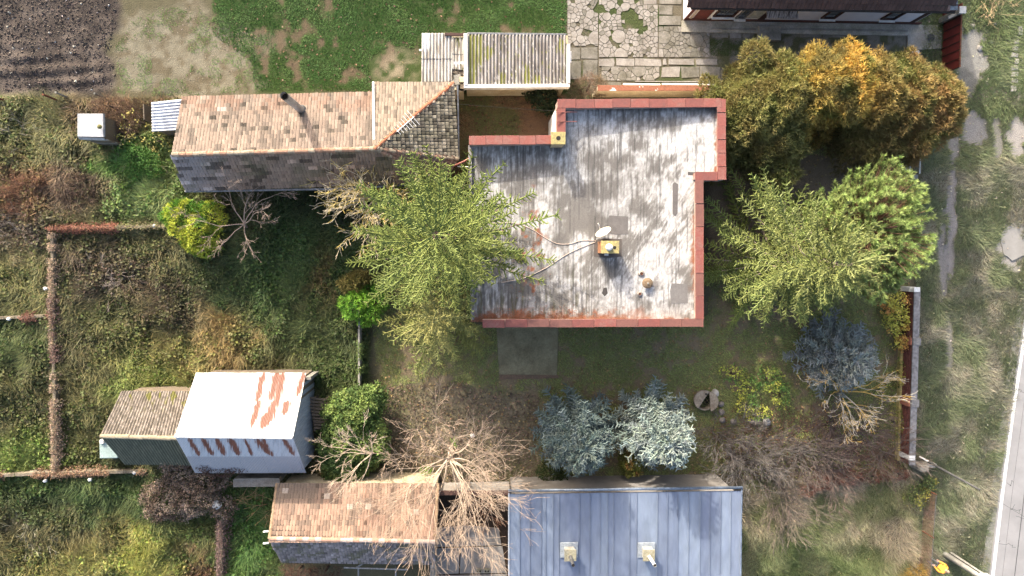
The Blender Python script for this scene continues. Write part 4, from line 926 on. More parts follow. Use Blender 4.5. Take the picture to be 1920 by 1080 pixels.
# satellite dish
sdh = thing('satellite_dish', 'tilted white satellite dish beside the stubby chimney', 'satellite dish', P(1124, 447, 4.1))
q = P(1131, 435, 4.75); fwd = Vector((-.5, .78, .36)).normalized(); rt = fwd.cross(Vector((0, 0, 1))).normalized(); upv = rt.cross(fwd)
vs = [q-fwd*.09]; K = 28; fs = []
for r_ in range(1, 5):
    for j in range(K):
        a_ = 2*math.pi*j/K; rad = .42*r_/4; vs.append(q+rt*math.cos(a_)*rad+upv*math.sin(a_)*rad*1.05+fwd*(-.09+.09*(r_/4)**2))
fs += [(0, 1+j, 1+(j+1) % K) for j in range(K)]+[(1+(r_-1)*K+j, 1+r_*K+j, 1+r_*K+(j+1) % K, 1+(r_-1)*K+(j+1) % K) for r_ in range(1, 4) for j in range(K)]
mb = MB(); mb.add(vs, fs); o = mb.build('reflector', M('dish enamel', C(232, 220, 205, .6), C(215, 190, 160, .6), 4, .5), sdh, smooth=True); s_ = o.modifiers.new('thickness', 'SOLIDIFY'); s_.thickness = .02
mb = MB(); f_ = q+fwd*.5-upv*.12; mb.tube([q-upv*.4, f_], .012, 5); mb.build('feed_arm', MAT['white'], sdh); mb = MB(); mb.tube([f_, f_-fwd*.14], .03, 8); mb.build('receiver', MAT['white'], sdh)
mb = MB(); mb.tube([q-fwd*.12, Vector((q.x+.08, q.y-.14, 4.7)), Vector((q.x+.08, q.y-.14, 4.05))], .025, 6); mb.build('mast', MAT['steel'], sdh)
# round vent cover
rv = thing('roof_vent', 'round rusty brown vent cap on the flat roof', 'vent', P(1214, 531, 4.2))
q = P(1214, 531, 4.45); z = float(fz(q.x, q.y)); mb = MB(); mb.lathe((q.x, q.y, z), [(.12, -.02), (.12, .2)], 14); mb.build('pipe', MAT['concrete'], rv)
mb = MB(); mb.lathe((q.x, q.y, z+.2), [(.27, 0), (.27, .03), (.18, .08), (.05, .11)], 20); mb.build('cap', M('brown vent cap', C(150, 125, 90), C(120, 98, 75), 9, .85, .3), rv, smooth=False)
mb = MB(); mb.lathe((q.x, q.y, z+.31), [(.05, 0), (.045, .03)], 10); mb.build('knob', MAT['concrete'], rv)
# cables lying on the roof
def cable(pts, mat, label, r=.016):
    out = []
    for x, y in pts:
        w = P(x, y, 4.2); out.append(Vector((w.x, w.y, float(fz(w.x, w.y))+.02)))
    fine = []
    for i in range(len(out)-1):
        for t_ in range(5): fine.append(out[i].lerp(out[i+1], t_/5))
    for _ in range(4): fine = [fine[0]]+[(fine[i-1]+fine[i]*2+fine[i+1])/4 for i in range(1, len(fine)-1)]+[fine[-1]]
    mb = MB(); mb.tube(fine+[out[-1]], r, 5); mb.build('cable', mat, None, smooth=True, label=label, cat='cable')
cm1 = M('white cable', C(225, 205, 190), C(205, 180, 160), 3, .6)
cable([(925, 418), (970, 417), (1000, 430), (1020, 444), (1045, 458), (1070, 458), (1090, 450), (1118, 451)], cm1, 'white cable looping over the flat roof to the dish')
cable([(940, 530), (975, 525), (1000, 515), (1030, 500), (1060, 478), (1090, 464), (1118, 453)], cm1, 'straighter white cable from the spruce to the chimney')
# rust coloured needles gathered along the coping
a = Acc(); n = 9000; x = rng.uniform(q0.x, q1.x, n*3); y = rng.uniform(q0.y, q1.y, n*3); z = fz(x, y); px, py = W2P(x, y, z)
e = np.maximum(sstep(30, 4, 600-py+10*(fbm(px/9, py/9, 206)-.5))*sstep(1180, 1060, px), .5*sstep(12, 3, 1306-px)*(py > 395)*(py < 560)); e = np.maximum(e, .10*sstep(70, 10, np.hypot(px-985, (py-480)*.5)))
k = (rng.uniform(size=len(x)) < e*.9) & (sdist(px, py, rp) > 2); x, y, z = x[k], y[k], z[k]; m = len(x)
D = unit(np.stack([rng.normal(size=m), rng.normal(size=m), np.abs(rng.normal(0, .25, m))], -1))
blades(a, np.stack([x, y, z+rng.uniform(0, .03, m)], -1), D, rng.uniform(.06, .16, m), .02, jit(C(170, 100, 60), m, rng, .4, .1), rng, side=np.array([[0, 0, 1.]]))
a.build('needle_litter', MAT['leaf'], kind='stuff', label='rust brown needles along the edge of the flat roof', cat='needles')
# ------------------------------------------------------------------ white metal shed and the grey one beside it
ws = thing('metal_shed', 'shed with white corrugated metal roof streaked with rust', 'shed', P(470, 790, 0))
ze, zr = 2.4, 4.85
sN0, sN1, sR0, sR1, sS0, sS1 = P(368, 699, ze), P(573, 699, ze), P(328, 818, zr), P(548, 821, zr), P(366, 887, ze), P(573, 887, ze)
rusts = [(494, 700, 481, 752, 4.5), (486, 752, 470, 802, 4.0), (519, 700, 508, 750, 5), (530, 700, 518, 758, 5.5), (516, 750, 506, 790, 6), (500, 775, 492, 804, 5), (539, 752, 532, 778, 5), (570, 699, 557, 742, 3.5), (506, 760, 502, 800, 2)]
rusts2 = [(355, 822, 372, 853, 3.5), (380, 822, 398, 853, 4), (406, 822, 420, 853, 4), (432, 822, 448, 853, 5), (458, 822, 472, 853, 2.5), (482, 824, 508, 854, 5), (494, 822, 500, 840, 3), (532, 823, 550, 853, 3.5)]
def rust_mask(px, py, lst):
    m = np.full(px.shape, -9.0)
    for x0, y0, x1, y1, w in lst:
        t_ = (py-y0)/(y1-y0); cx = x0+(x1-x0)*t_; e = np.clip(np.minimum(t_, 1-t_)*6, -3, 1)
        m = np.maximum(m, (1.15*w*(.45+.65*np.clip(e, 0, 1))-np.abs(px-cx))/w+np.minimum(e, 0)*2)
    return sstep(-.1, .6, m+.4+(fbm(px/.9, py/20, 301)-.5)*3.0)
def col_wsheet(U, V, px, py, s, r):
    c = mix(C(238, 238, 238, .5), C(214, 214, 216, .5), sstep(.5, .8, fbm(px/3, py/20, 303)))
    dk = sstep(.76, .82, fbm(px/1.2, py/6, 305)); c = mix(c, np.array(C(120, 110, 105, .6)), dk*.8)
    return mix(c, mix(C(172, 98, 66, .36), C(138, 80, 60, .36), fbm(px/2, py/8, 306)), rust_mask(px, py, rusts))
def col_wsheet2(U, V, px, py, s, r):
    low = (py > 856)
    c = mix(C(205, 208, 214, .72), C(182, 185, 192, .7), sstep(.4, .8, fbm(px/3, py/14, 307))); c = np.where(low[..., None], np.array(C(172, 172, 178, .72)), c)
    return mix(c, mix(C(160, 90, 66, .6), C(125, 72, 58, .6), fbm(px/2, py/8, 308)), rust_mask(px, py, rusts2)*(~low))
MAT['sheet'] = M('painted sheet', (1, 1, 1), attr=True, rough=.5, var=.05, spec=.4)
corr(ws, sR0, sR1, sN1, sN0, 9, .076, .011, col_wsheet, 60, mat='sheet', seed=7)
corr(ws, sR0, sR1, sS1, sS0, 9, .076, .011, col_wsheet2, 50, mat='sheet', seed=8)
mb = MB(); mb.tube([sR0+Vector((0, 0, .02)), sR1+Vector((0, 0, .02))], .07, 8); mb.build('ridge_cap', MAT['white'], ws)
wb = [(sS0.x+.15, sS0.y+.2), (sS1.x-.12, sS1.y+.2), (sN1.x-.12, sN1.y-.2), (sN0.x+.15, sN0.y-.2)]
shell(ws, wb, -.3, [ze]*4, MAT['wood'], ridge=((sR0.x+.15, sR0.y, zr-.15), (sR1.x-.1, sR1.y, zr-.15)))
def col_blue(U, V, px, py, s, r): return mix(C(150, 165, 182, .75), C(120, 132, 146, .75), fbm(px/3, py/10, 311))
ex = sS1.x-.06
mb = MB(); n = 60; vs = []; fs = []
ys = np.linspace(sS1.y+.25, sN1.y-.25, n+1)
for i, yv in enumerate(ys):
    t_ = 1-abs(yv-sR1.y)/(max(sN1.y-sR1.y, sR1.y-sS1.y)); xo = ex+.012*math.sin(yv*2*math.pi/.1)
    vs += [(xo, yv, -.1), (xo, yv, ze+(zr-ze)*max(0, t_)-.12)]
fs = [(2*i, 2*i+2, 2*i+3, 2*i+1) for i in range(n)]
mb.add(vs, fs); mb.build('gable_cladding', M('bluish cladding', C(160, 175, 192, .8), C(130, 142, 155, .8), 3, .6, stretch=(1, 6, .5)), ws)
mb = MB(); A_, B_ = P(575, 722, 1.6), P(584, 738, 1.6); mb.box((ex+.16, sN1.y-.35, 1.0), (.3, .16, 2.1)); mb.build('side_pier', MAT['concrete'], ws)
gs = thing('grey_shed', 'lower shed with weathered grey corrugated roof', 'shed', P(280, 800, 0))
ze, zr = 2.2, 3.55
kN0, kN1, kR0, kR1, kS0, kS1 = P(228, 733, ze), P(362, 733, ze), P(188, 818, zr), P(345, 822, zr), P(234, 871, ze), P(372, 873, ze)
def col_grey(U, V, px, py, s, r):
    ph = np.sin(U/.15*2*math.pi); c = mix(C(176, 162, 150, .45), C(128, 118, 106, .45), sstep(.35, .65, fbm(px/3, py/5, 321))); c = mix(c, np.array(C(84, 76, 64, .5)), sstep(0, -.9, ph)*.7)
    return mix(c, np.array(C(130, 128, 50, .45)), sstep(.60, .72, fbm(px/6, py/14, 322))*sstep(780, 745, py))
def col_grey2(U, V, px, py, s, r):
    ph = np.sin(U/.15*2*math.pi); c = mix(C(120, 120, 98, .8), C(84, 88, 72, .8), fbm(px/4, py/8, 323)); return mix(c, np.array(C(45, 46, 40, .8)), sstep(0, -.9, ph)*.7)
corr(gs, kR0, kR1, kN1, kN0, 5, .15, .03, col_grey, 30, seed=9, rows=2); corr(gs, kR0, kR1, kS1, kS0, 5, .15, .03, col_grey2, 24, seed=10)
ridge_tiles(gs, kR0, kR1, 6, [M('pale ridge cap', C(200, 185, 150, .5), C(165, 150, 120, .5), 4, .9, .3)], .12, 9, 'ridge_cap')
shell(gs, [(kS0.x+.15, kS0.y+.15), (kS1.x, kS1.y+.15), (kN1.x, kN1.y-.15), (kN0.x+.15, kN0.y-.15)], -.3, [ze-.05]*4, MAT['wood'], ridge=((kR0.x+.15, kR0.y, zr-.15), (kR1.x, kR1.y, zr-.15)))
tk = thing('water_tank', 'pale teal box tank against the grey corrugated shed', 'tank', P(222, 846, 0))
q = P(203, 843, 1.4); mb = MB(); mb.box((q.x-.02, q.y, .65), (.95, 1.0, 1.4)); mb.build('body', M('teal paint', C(150, 172, 168, .75), C(130, 150, 146, .75), 2, .6), tk, bevel=.05); mb = MB(); mb.box((q.x-.3, q.y+.45, 1.42), (.2, .22, .12)); mb.build('lid', MAT['white'], tk, bevel=.02)

# ------------------------------------------------------------------ tiled shed at the back yard
ts = thing('tiled_shed', 'shed with salmon pink tile roof below the bare tree', 'shed', P(660, 970, 0))
ze, zr = 2.4, 3.85
tN0, tN1, tR0, tR1, tS0, tS1 = P(520, 906, ze), P(822, 906, ze), P(506, 1010, zr), P(815, 1016, zr), P(531, 1053, ze), P(812, 1056, ze)
def col_salmon(I, J, px, py, rg):
    n = len(I); c = mix(C(224, 178, 148, .40), C(206, 166, 140, .38), fbm(px/20, py/8, 331))*(1+rg.normal(0, .09, (n, 1))); c = mix(c, np.array(C(160, 140, 122, .33)), sstep(.42, .72, fbm(px/9, py/20, 337))*.8)
    c = mix(c, np.array(C(170, 148, 128, .38)), sstep(640, 560, px)*sstep(960, 930, py)*.9); g = hash2(np.floor(I/2), J, 31) > .97  # white shed's cast shadow painted into the upper left tiles
    c = np.where(g[:, None], np.array(C(235, 215, 195, .38)), c); g = hash2(I, J, 33) > .975; return np.where(g[:, None], c*.55, c)
def col_greyt(I, J, px, py, rg):
    n = len(I); c = mix(C(132, 124, 124, .85), C(104, 98, 96, .85), fbm(px/16, py/8, 335))*(1+rg.normal(0, .22, (n, 1))); return mix(c, np.array(C(88, 88, 62, .8)), sstep(.56, .72, fbm(px/14, py/8, 336))*.7)
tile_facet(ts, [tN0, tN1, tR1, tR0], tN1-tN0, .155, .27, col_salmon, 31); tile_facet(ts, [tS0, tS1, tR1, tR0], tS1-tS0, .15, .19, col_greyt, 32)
ridge_tiles(ts, tR0, tR1, 26, [M('pinkish ridge tile', C(226, 205, 190, .5), C(200, 175, 160, .5), 5, .85, .2), M('salmon ridge tile', C(215, 165, 135, .5), C(190, 145, 120, .5), 5, .85, .2)], .12, 10)
vm_ = [M('verge tile clay', C(200, 165, 125, .5), C(160, 130, 100, .5), 5, .85, .2)]
ridge_tiles(ts, tN0+Vector((-.02, 0, .0)), tR0+Vector((-.02, 0, 0)), 18, vm_, .085, 11, 'verge_tile'); ridge_tiles(ts, tN1, tR1, 18, vm_, .085, 12, 'verge_tile')
ridge_tiles(ts, tR0+Vector((-.02, 0, 0)), tS0+Vector((-.02, 0, 0)), 6, [M('grey verge cap', C(140, 132, 125, .8), C(110, 102, 96, .8), 4, .85)], .085, 13, 'verge_cap')
shell(ts, [(tS0.x+.2, tS0.y+.2), (tS1.x-.1, tS1.y+.2), (tN1.x-.1, tN1.y-.2), (tN0.x+.2, tN0.y-.2)], -.3, [ze-.08]*4, MAT['plaster'], ridge=((tR0.x+.2, tR0.y, zr-.2), (tR1.x-.1, tR1.y, zr-.2)))
mb = MB(); mb.tube([tS0+Vector((0, -.05, -.06)), tS1+Vector((0, -.05, -.06))], .055, 8); mb.build('gutter', MAT['dark'], ts)
for y in (997, 1019):
    mb = MB(); mb.tube([P(494, y, 3.0), P(504, y-1, 3.1)], .05, 6); mb.build('wall_bracket', MAT['white'], ts)
# lintel wall between the sheds
lw = thing('shed_wall', 'low concrete wall from the vine heap to the tiled shed', 'wall', P(480, 908, 0))
A_, B_ = P(440, 901, 1.7), P(524, 901, 1.7); mb = MB(); mb.box((A_+B_)/2-Vector((0, 0, .85)), ((B_-A_).length, .3, 1.9)); mb.build('wall', MAT['concrete'], lw, bevel=.02)
mb = MB(); mb.box((A_+B_)/2+Vector((0, -.1, .06)), ((B_-A_).length+.1, .42, .09)); mb.build('coping', M('grey coping', C(150, 142, 132), C(120, 112, 102), 3, .9, .3), lw, bevel=.01)
# pergola of grey pipes below the tiled shed
pg = thing('pipe_pergola', 'grey pipe pergola below the tiled shed', 'pergola', P(700, 1075, 0))
mb = MB(); mb.tube([P(645, 1064, 2.0), P(765, 1068, 2.0)], .05, 8); mb.build('beam', MAT['steel'], pg)
for x in (672, 742):
    t0_ = P(x, 1066, 2.0); mb = MB(); mb.tube([t0_, Vector((t0_.x, t0_.y, -.2))], .05, 8); mb.build('leg', MAT['steel'], pg)
    mb = MB(); mb.tube([t0_, t0_+Vector((0, -2.4, 0))], .045, 8); mb.build('crossbar', MAT['steel'], pg)
mb = MB(); mb.tube([P(668, 1064, 2.0), P(684, 1055, 2.1)], .04, 6); mb.build('brace', MAT['steel'], pg)
# concrete wall beside the back yard, with bricks lying on the yard
bw = thing('yard_wall', 'narrow concrete wall between tiled shed and back yard', 'wall', P(810, 1062, 0))
for k in range(4):
    A_ = P(811, 1043+26*k, 1.3); mb = MB(); mb.box((A_.x, A_.y-.34, .6), (.28, .74, 1.4)); mb.build('wall_block', MAT['concrete'], bw, bevel=.012)
for k in range(2):
    mb = MB(); c_ = P(898+15*k, 1070, .12); mb.box(c_, (.30, .2, .16), -.08+.1*k); o = mb.build('hollow_block', M('block', C(170, 165, 140), C(140, 135, 115), 8, .9, .4, 40), None, label='hollow concrete block lying on the back yard', cat='block', group='hollow blocks on the yard', bevel=.01)
    for dx in (-.07, .07):
        mb = MB(); mb.box(c_+Vector((dx, 0, .081)), (.09, .11, .004)); mb.build('hollow', MAT['dark'], o)

# ------------------------------------------------------------------ house with the blue sheet roof
bh = thing('blue_roof_house', 'house with blue grey standing seam metal roof', 'house', P(1160, 1090, 0))
zb = 3.3
seam = [955, 975, 994, 1015, 1023, 1037, 1048, 1086, 1106, 1125, 1139, 1150, 1180, 1193, 1232, 1251, 1271, 1291, 1313, 1332, 1352, 1371, 1390]
bx0, bx1 = P(955, 925, zb).x, P(1390, 919, zb).x; by1 = P(1170, 921, zb).y; by0 = by1-10.5
bl = [M('blue sheet %d' % i, C(*c, .46), C(*c2, .46), 1.1, .6, .15, 6, metal=.1, stretch=(1, .3, 1), var=.16, fine=3.5, spec=.2) for i, (c, c2) in enumerate([((136, 152, 182), (148, 164, 190)), ((146, 163, 192), (158, 175, 198)), ((128, 143, 174), (142, 158, 184))])]
sk = (P(1390, 916, zb).y-P(955, 922, zb).y)/(bx1-bx0)
rr = random.Random(6)
def bz(y): return zb-.02+.012*(by1-y)
for s0, s1 in zip(seam[:-1], seam[1:]):
    x0 = bx0+(s0-955)/435*(bx1-bx0); x1 = bx0+(s1-955)/435*(bx1-bx0); yt = by1+sk*((x0+x1)/2-(bx0+bx1)/2)-.08
    mb = MB(); vs = []; dz = rr.uniform(-.004, .004)
    prof = [(x0+.005, 0), (x0+.02, .0), ((x0+x1)/2, rr.uniform(-.006, .012)), (x1-.03, 0), (x1-.028, .045), (x1-.004, .045)]
    for yv in (yt, by0):
        vs += [(x, yv+sk*(x-(x0+x1)/2)*(yv == yt), bz(yv)+h+dz) for x, h in prof]+[(x1-.004, yv, bz(yv)-.05), (x0+.005, yv, bz(yv)-.05)]
    m_ = 8; mb.add(vs, [(i, i+1, m_+i+1, m_+i) for i in range(m_-1)]+[(m_-1, 0, m_, 2*m_-1), tuple(range(m_-1, -1, -1)), tuple(range(m_, 2*m_))])
    mb.build('roof_panel', bl[rr.randrange(3)], bh)
gt = M('steel gutter', C(150, 168, 190), C(110, 122, 138), 2, .4, metal=.4)
mb = MB(); mb.tube([P(953, 920, zb+.02), P(1392, 914, zb+.02)], .075, 10); mb.build('gutter', gt, bh, smooth=True)
mb = MB(); mb.tube([Vector((bx0-.02, by1, bz(by1)+.02)), Vector((bx0-.02, by0, bz(by0)+.02))], .045, 6); mb.build('edge_trim', M('edge trim', C(200, 208, 218), C(180, 188, 200), 2, .5), bh)
mb = MB(); mb.tube([Vector((bx1+.02, by1, bz(by1)+.02)), Vector((bx1+.02, by0, bz(by0)+.02))], .045, 6); mb.build('edge_trim', gt, bh)
shell(bh, [(bx0+.2, by0+.2), (bx1-.2, by0+.2), (bx1-.2, by1-.25), (bx0+.2, by1-.25)], -.3, [zb-.12]*4, M('grey white render', C(186, 180, 174, .42), C(165, 158, 150, .42), 1.0, .9, .15, 30, var=.08))
for x in (988, 996):
    q = P(x, 903+3*(x > 990), 1.6); mb = MB(); mb.box((q.x, by1-.252, 1.5), (.3 if x > 990 else .18, .04, .14)); mb.build('air_vent', MAT['dark'] if x < 990 else MAT['steel'], bh)
nw_ = thing('yard_wall', 'sunlit pale wall with brown coping from tiled shed to blue roofed house', 'wall', P(888, 906, 0))
A_, B_ = P(822, 921, 1.3), P(956, 921, 1.3); mb = MB(); mb.box((A_+B_)/2-Vector((0, .0, .65)), ((B_-A_).length, .16, 1.5)); mb.build('wall', M('pale wall render', C(200, 192, 182, .42), C(180, 170, 158, .42), 1.5, .9, .2, 30), nw_)
for i in range(4):
    c_ = A_.lerp(B_, (i+.5)/4)+Vector((0, -.05, .12)); mb = MB(); mb.box(c_, ((B_-A_).length/4-.015, .26, .05)); mb.build('coping_slab', M('brown coping', C(125, 88, 75), C(100, 75, 66), 3, .85, .2), nw_, bevel=.008)
for i, (x, lab) in enumerate(((1069, 'grey flue on a worn square base on the blue roof'), (1216, 'white flue on a square base on the blue roof'))):
    q = P(x, 1040, zb+.5); cf = thing('flue_chimney', lab, 'chimney', (q.x, q.y, bz(q.y)))
    mb = MB(); mb.box((q.x, q.y+.05, bz(q.y)+.03), (.95, .8, .10)); mb.build('flashing', M('lead flashing', C(170, 180, 190), C(140, 150, 160), 5, .6, .3), cf, bevel=.02)
    mb = MB(); mb.box((q.x, q.y, bz(q.y)+.3), (.5, .5, .5)); mb.build('base', M('base render', C(200, 198, 188), C(170, 165, 150), 5, .9), cf); mb = MB(); mb.box((q.x, q.y, bz(q.y)+.57), (.62, .6, .06)); mb.build('cap', M('mossy cap', C(160, 150, 112), C(180, 175, 150), 9, .9, .4), cf, bevel=.01)
    tq = Vector((q.x, q.y-.04, bz(q.y)+.55)); tp = tq+Vector((.05*i+.02, -.06, .95)); mb = MB(); mb.tube([tq, tp], .085, 14, cap=False); mb.build('pipe', MAT['white'] if i else MAT['steel'], cf, smooth=True)
    mb = MB(); mb.tube([tp-Vector((0, 0, .03)), tp-Vector((0, 0, .02))], .08, 14); mb.build('pipe_mouth', MAT['dark'], cf)

# ------------------------------------------------------------------ walls, fences, gate
cw = thing('boundary_wall', 'cream boundary wall with rusty flaking coping', 'wall', P(1225, 181, 0))
A_, B_ = P(1120, 166, 1.6), P(1330, 166, 1.6); ang = math.atan2(B_.y-A_.y, B_.x-A_.x)
mb = MB(); mb.box(((A_+B_)/2)-Vector((0, 0, .85)), ((B_-A_).length, .2, 1.7), ang); mb.build('wall', M('cream wall paint', C(228, 212, 180, .8), C(205, 185, 150, .8), 1.5, .9, .15, 30), cw)
for i in range(5):
    c_ = A_.lerp(B_, (i+.5)/5)+Vector((0, .02, .02)); mb = MB(); mb.box(c_, ((B_-A_).length/5-.015, .30, .05), ang); mb.build('coping_slab', M('rusty coping', C(176, 108, 76, .5), C(235, 228, 220, .6), 1.3, .85, .3, 20, lo=.58, hi=.60), cw, bevel=.008)
for (x0, x1) in ((1168, 1238), (1241, 1345)):
    A_, B_ = P(x0, 158.5, .3), P(x1, 158, .3); mb = MB(); mb.box((A_+B_)/2, ((B_-A_).length, .09, .07)); mb.build('pipe_length', MAT['white'], None, label='white plastic pipe lying along the cream wall', cat='pipe', group='white pipes along the wall', bevel=.02)
# brick wall on the verge
bwl = thing('brick_wall', 'red brick garden wall with grey concrete coping along the verge', 'wall', P(1702, 712, 0))
hW = 1.15; xw = P(1713, 700, hW).x; yT, yB = P(1713, 540, hW).y, P(1713, 872, hW).y
mb = MB(); mb.box((xw+.02, (yT+yB)/2, .5), (.2, yT-yB, 1.2)); mb.build('wall_core', M('mortar', C(120, 105, 95), C(95, 85, 78), 5, .95, .3), bwl)
a = Acc(); vs_, cs_ = [], []
br_r = np.random.default_rng(3); nz, nyb = 9, int((yT-yB)/.26)
bb = np.array([[-1, -1, -1], [1, -1, -1], [1, 1, -1], [-1, 1, -1], [-1, -1, 1], [1, -1, 1], [1, 1, 1], [-1, 1, 1]])*.5
tri = np.array([[4, 5, 6], [4, 6, 7], [0, 1, 5], [0, 5, 4], [1, 2, 6], [1, 6, 5], [2, 3, 7], [2, 7, 6], [3, 0, 4], [3, 4, 7]])
for side in (-1, 1):
    for kz in range(nz):
        z = .36+kz*.083; yy = yB+.13+np.arange(nyb)*.26+(.13 if kz % 2 else 0); m = len(yy)
        V = bb[None]*np.array([.05, .24, .068])+np.stack([np.full(m, xw+.02+side*.10)+br_r.normal(0, .006, m), yy, np.full(m, z)], -1)[:, None]
        a.add(V.reshape(-1, 3), (np.arange(m)[:, None, None]*8+tri).reshape(-1, 3), np.repeat(jit(C(135, 82, 70, .6), m, br_r, .3, .08), 8, 0))
a.build('bricks', MAT['tile'], bwl, kind='stuff')
mb = MB(); mb.box((xw-.16, (P(1713, 645, hW).y+yB)/2, .14), (.14, P(1713, 645, hW).y-yB, .3)); mb.build('plinth', M('yellowed plinth', C(190, 170, 95, .75), C(160, 140, 75, .75), 2, .9), bwl)
ncp = 11
for i in range(ncp):
    y0 = yB+(yT-yB)*i/ncp; mb = MB(); mb.box((xw+.05, y0+(yT-yB)/ncp/2, hW+.02), (.36, (yT-yB)/ncp-.012, .08)); mb.build('coping_slab', M('speckled coping', C(172, 168, 168), C(118, 114, 112), 7, .95, .4, 50, var=.3), bwl, bevel=.01)
for y in (641, 757):
    q = P(1720, y, hW+.1); mb = MB(); mb.box((xw+.10, q.y, .6), (.44, .42, 1.3)); o = mb.build('pier', M('pier concrete', C(160, 156, 152), C(130, 126, 122), 5, .9, .3), bwl, bevel=.015); mb = MB(); mb.box((xw-.12, q.y, .5), (.16, .4, 1.2)); mb.build('pier_brick', M('orange brick', C(190, 115, 85, .75), C(160, 95, 72, .75), 5, .9), o)
for y, c in ((543, 'white'), (858, 'white')):
    q = P(1711, y, hW); mb = MB(); mb.box((xw, q.y, .62), (.34, .26, 1.24)); mb.build('end_block', MAT[c], bwl)
# gate in the verge wall
gt_ = thing('metal_gate', 'white painted metal gate with thin bars under the yellow hedge', 'gate', P(1700, 300, 0))
xa, xb = P(1704, 300, .9).x, P(1726, 300, 1.5).x; yt, yb = P(1726, 266, 1.4).y, P(1726, 326, 1.4).y
for xx, h in ((xa, 1.0), (xb, 1.45)):
    mb = MB(); mb.tube([(xx, yt, h), (xx, yb, h)], .035, 8); mb.build('top_rail', MAT['white'], gt_); mb = MB(); mb.tube([(xx, yt, .25), (xx, yb, .25)], .025, 6); mb.build('bottom_rail', MAT['white'], gt_)
    nb = 13
    for i in range(nb):
        y = yt+(yb-yt)*i/(nb-1); mb = MB(); mb.tube([(xx, y, .1), (xx, y, h)], .014 if xx == xb else .02, 5); mb.build('bar', MAT['white'] if xx == xa else MAT['steel'], gt_)
for y in (yt, yb):
    mb = MB(); mb.box((xb+.05, y-.12 if y == yb else y, .5), (.3, .25, 1.1)); mb.build('gate_pier', MAT['concrete'], gt_, bevel=.02)
# stone steps by the road
for k, (x, y, w, h) in enumerate(((1914, 57, .28, .5), (1906, 78, .3, .25), (1904, 90, .36, .3), (1903, 103, .4, .26), (1907, 115, .22, .3), (1903, 127, .42, .3), (1903, 139, .4, .28), (1903, 151, .38, .26), (1901, 166, .32, .34))):
    q = P(x, y, .1); mb = MB(); mb.box((q.x, q.y, .03), (w, h, .16), rr.uniform(-.12, .12)); mb.build('kerb_stone', M('pale stone', C(195, 188, 178), C(165, 158, 148), 4, .9, .3), None, label='pale stone block in the row beside the gravel patch', cat='stone', group='row of stone blocks', bevel=.03)
for k, (x, y, r_) in enumerate(((1858, 79, .17), (1825, 48, .14), (1866, 44, .13), (1838, 90, .2))):
    q = P(x, y, .03); mb = MB(); mb.lathe((q.x, q.y, -.03), [(r_, 0), (r_*.95, .06), (r_*.5, .1)], 7); mb.build('flat_stone', M('grey stone', C(178, 172, 162), C(150, 144, 136), 4, .9, .3), None, label='flat grey stone lying in the verge grass', cat='stone', group='flat stones in the verge')

# ------------------------------------------------------------------ broken well, stones, poles
wl_ = thing('well', 'round concrete well with a cover broken in two halves', 'well', P(1322, 752, 0))
q = P(1322, 752, .5); mb = MB(); prof = []
K = 24; vs = []
for rad, z in ((.55, -.1), (.55, .5), (.47, .5), (.47, -.1)): vs += [(q.x+math.cos(2*math.pi*j/K)*rad, q.y+math.sin(2*math.pi*j/K)*rad, z) for j in range(K)]
mb.add(vs, [(r_*K+j, r_*K+(j+1) % K, ((r_+1) % 4)*K+(j+1) % K, ((r_+1) % 4)*K+j) for r_ in range(4) for j in range(K)]); mb.build('ring', M('well concrete', C(150, 138, 120), C(120, 108, 92), 4, .9, .4, 30), wl_)
mb = MB(); mb.lathe((q.x, q.y, .0), [(.47, 0), (.47, .02)], 20); mb.build('water', MAT['dark'], wl_)
cv = M('cover concrete', C(170, 156, 135), C(135, 120, 102), 4, .9, .4, 30)
for a0_, a1_, cx, cy_, tz in ((60, 235, -.08, .06, .0), (-75, 85, .16, -.02, .05)):
    pts = [(q.x+cx+.58*math.cos(math.radians(t_)), q.y+cy_+.58*math.sin(math.radians(t_))) for t_ in np.linspace(a0_, a1_, 14)]
    mb = MB(); mb.prism(pts, lambda x, y: .51+tz*(x-q.x), lambda x, y: .59+tz*(x-q.x)); o = mb.build('cover_half', cv, wl_, bevel=.012)
    hx, hy = (q.x+.02, q.y+.42) if cx < 0 else (q.x+.34, q.y+.2); mb = MB(); mb.lathe((hx, hy, .6), [(.06, -.01), (.06, .004)], 10); mb.build('lifting_hole', MAT['dark'], o)
def rock(px, py, r_, name, label, mat, group=None, sd=0, cat='stone'):
    q = P(px, py, 0); rg = random.Random(sd); mb = MB(); K = 9; vs = []
    for z, s in ((-.05, .9), (.25*r_*2, 1.0), (.5*r_*2, .75), (.6*r_*2, .3)):
        vs += [(q.x+math.cos(2*math.pi*j/K)*r_*s*rg.uniform(.8, 1.15), q.y+math.sin(2*math.pi*j/K)*r_*s*rg.uniform(.8, 1.15), z*rg.uniform(.9, 1.1)) for j in range(K)]
    mb.add(vs, [(i*K+j, i*K+(j+1) % K, (i+1)*K+(j+1) % K, (i+1)*K+j) for i in range(3) for j in range(K)]+[tuple(range(3*K, 4*K))])
    return mb.build(name, mat, None, smooth=False, label=label, cat=cat, group=group)
stm = M('bed stone', C(150, 142, 136), C(118, 110, 104), 5, .9, .3)
rock(1340, 736, .24, 'white_boulder', 'lumpy white stone beside the broken well', M('white lime stone', C(222, 216, 208), C(185, 178, 170), 7, .9, .5, 20), None, 1)
for i, (x, y) in enumerate(((1351, 757), (1352, 772), (1354, 787), (1374, 790), (1409, 788), (1420, 786))): rock(x, y, .19, 'bed_stone', 'rounded grey stone edging the bed by the well', stm, 'stones edging the bed', 10+i)
rock(1436, 790, .24, 'pale_stone', 'smooth pale stone at the yellow green shrub', M('pale bed stone', C(185, 180, 178), C(160, 155, 152), 4, .8, .2), None, 30)
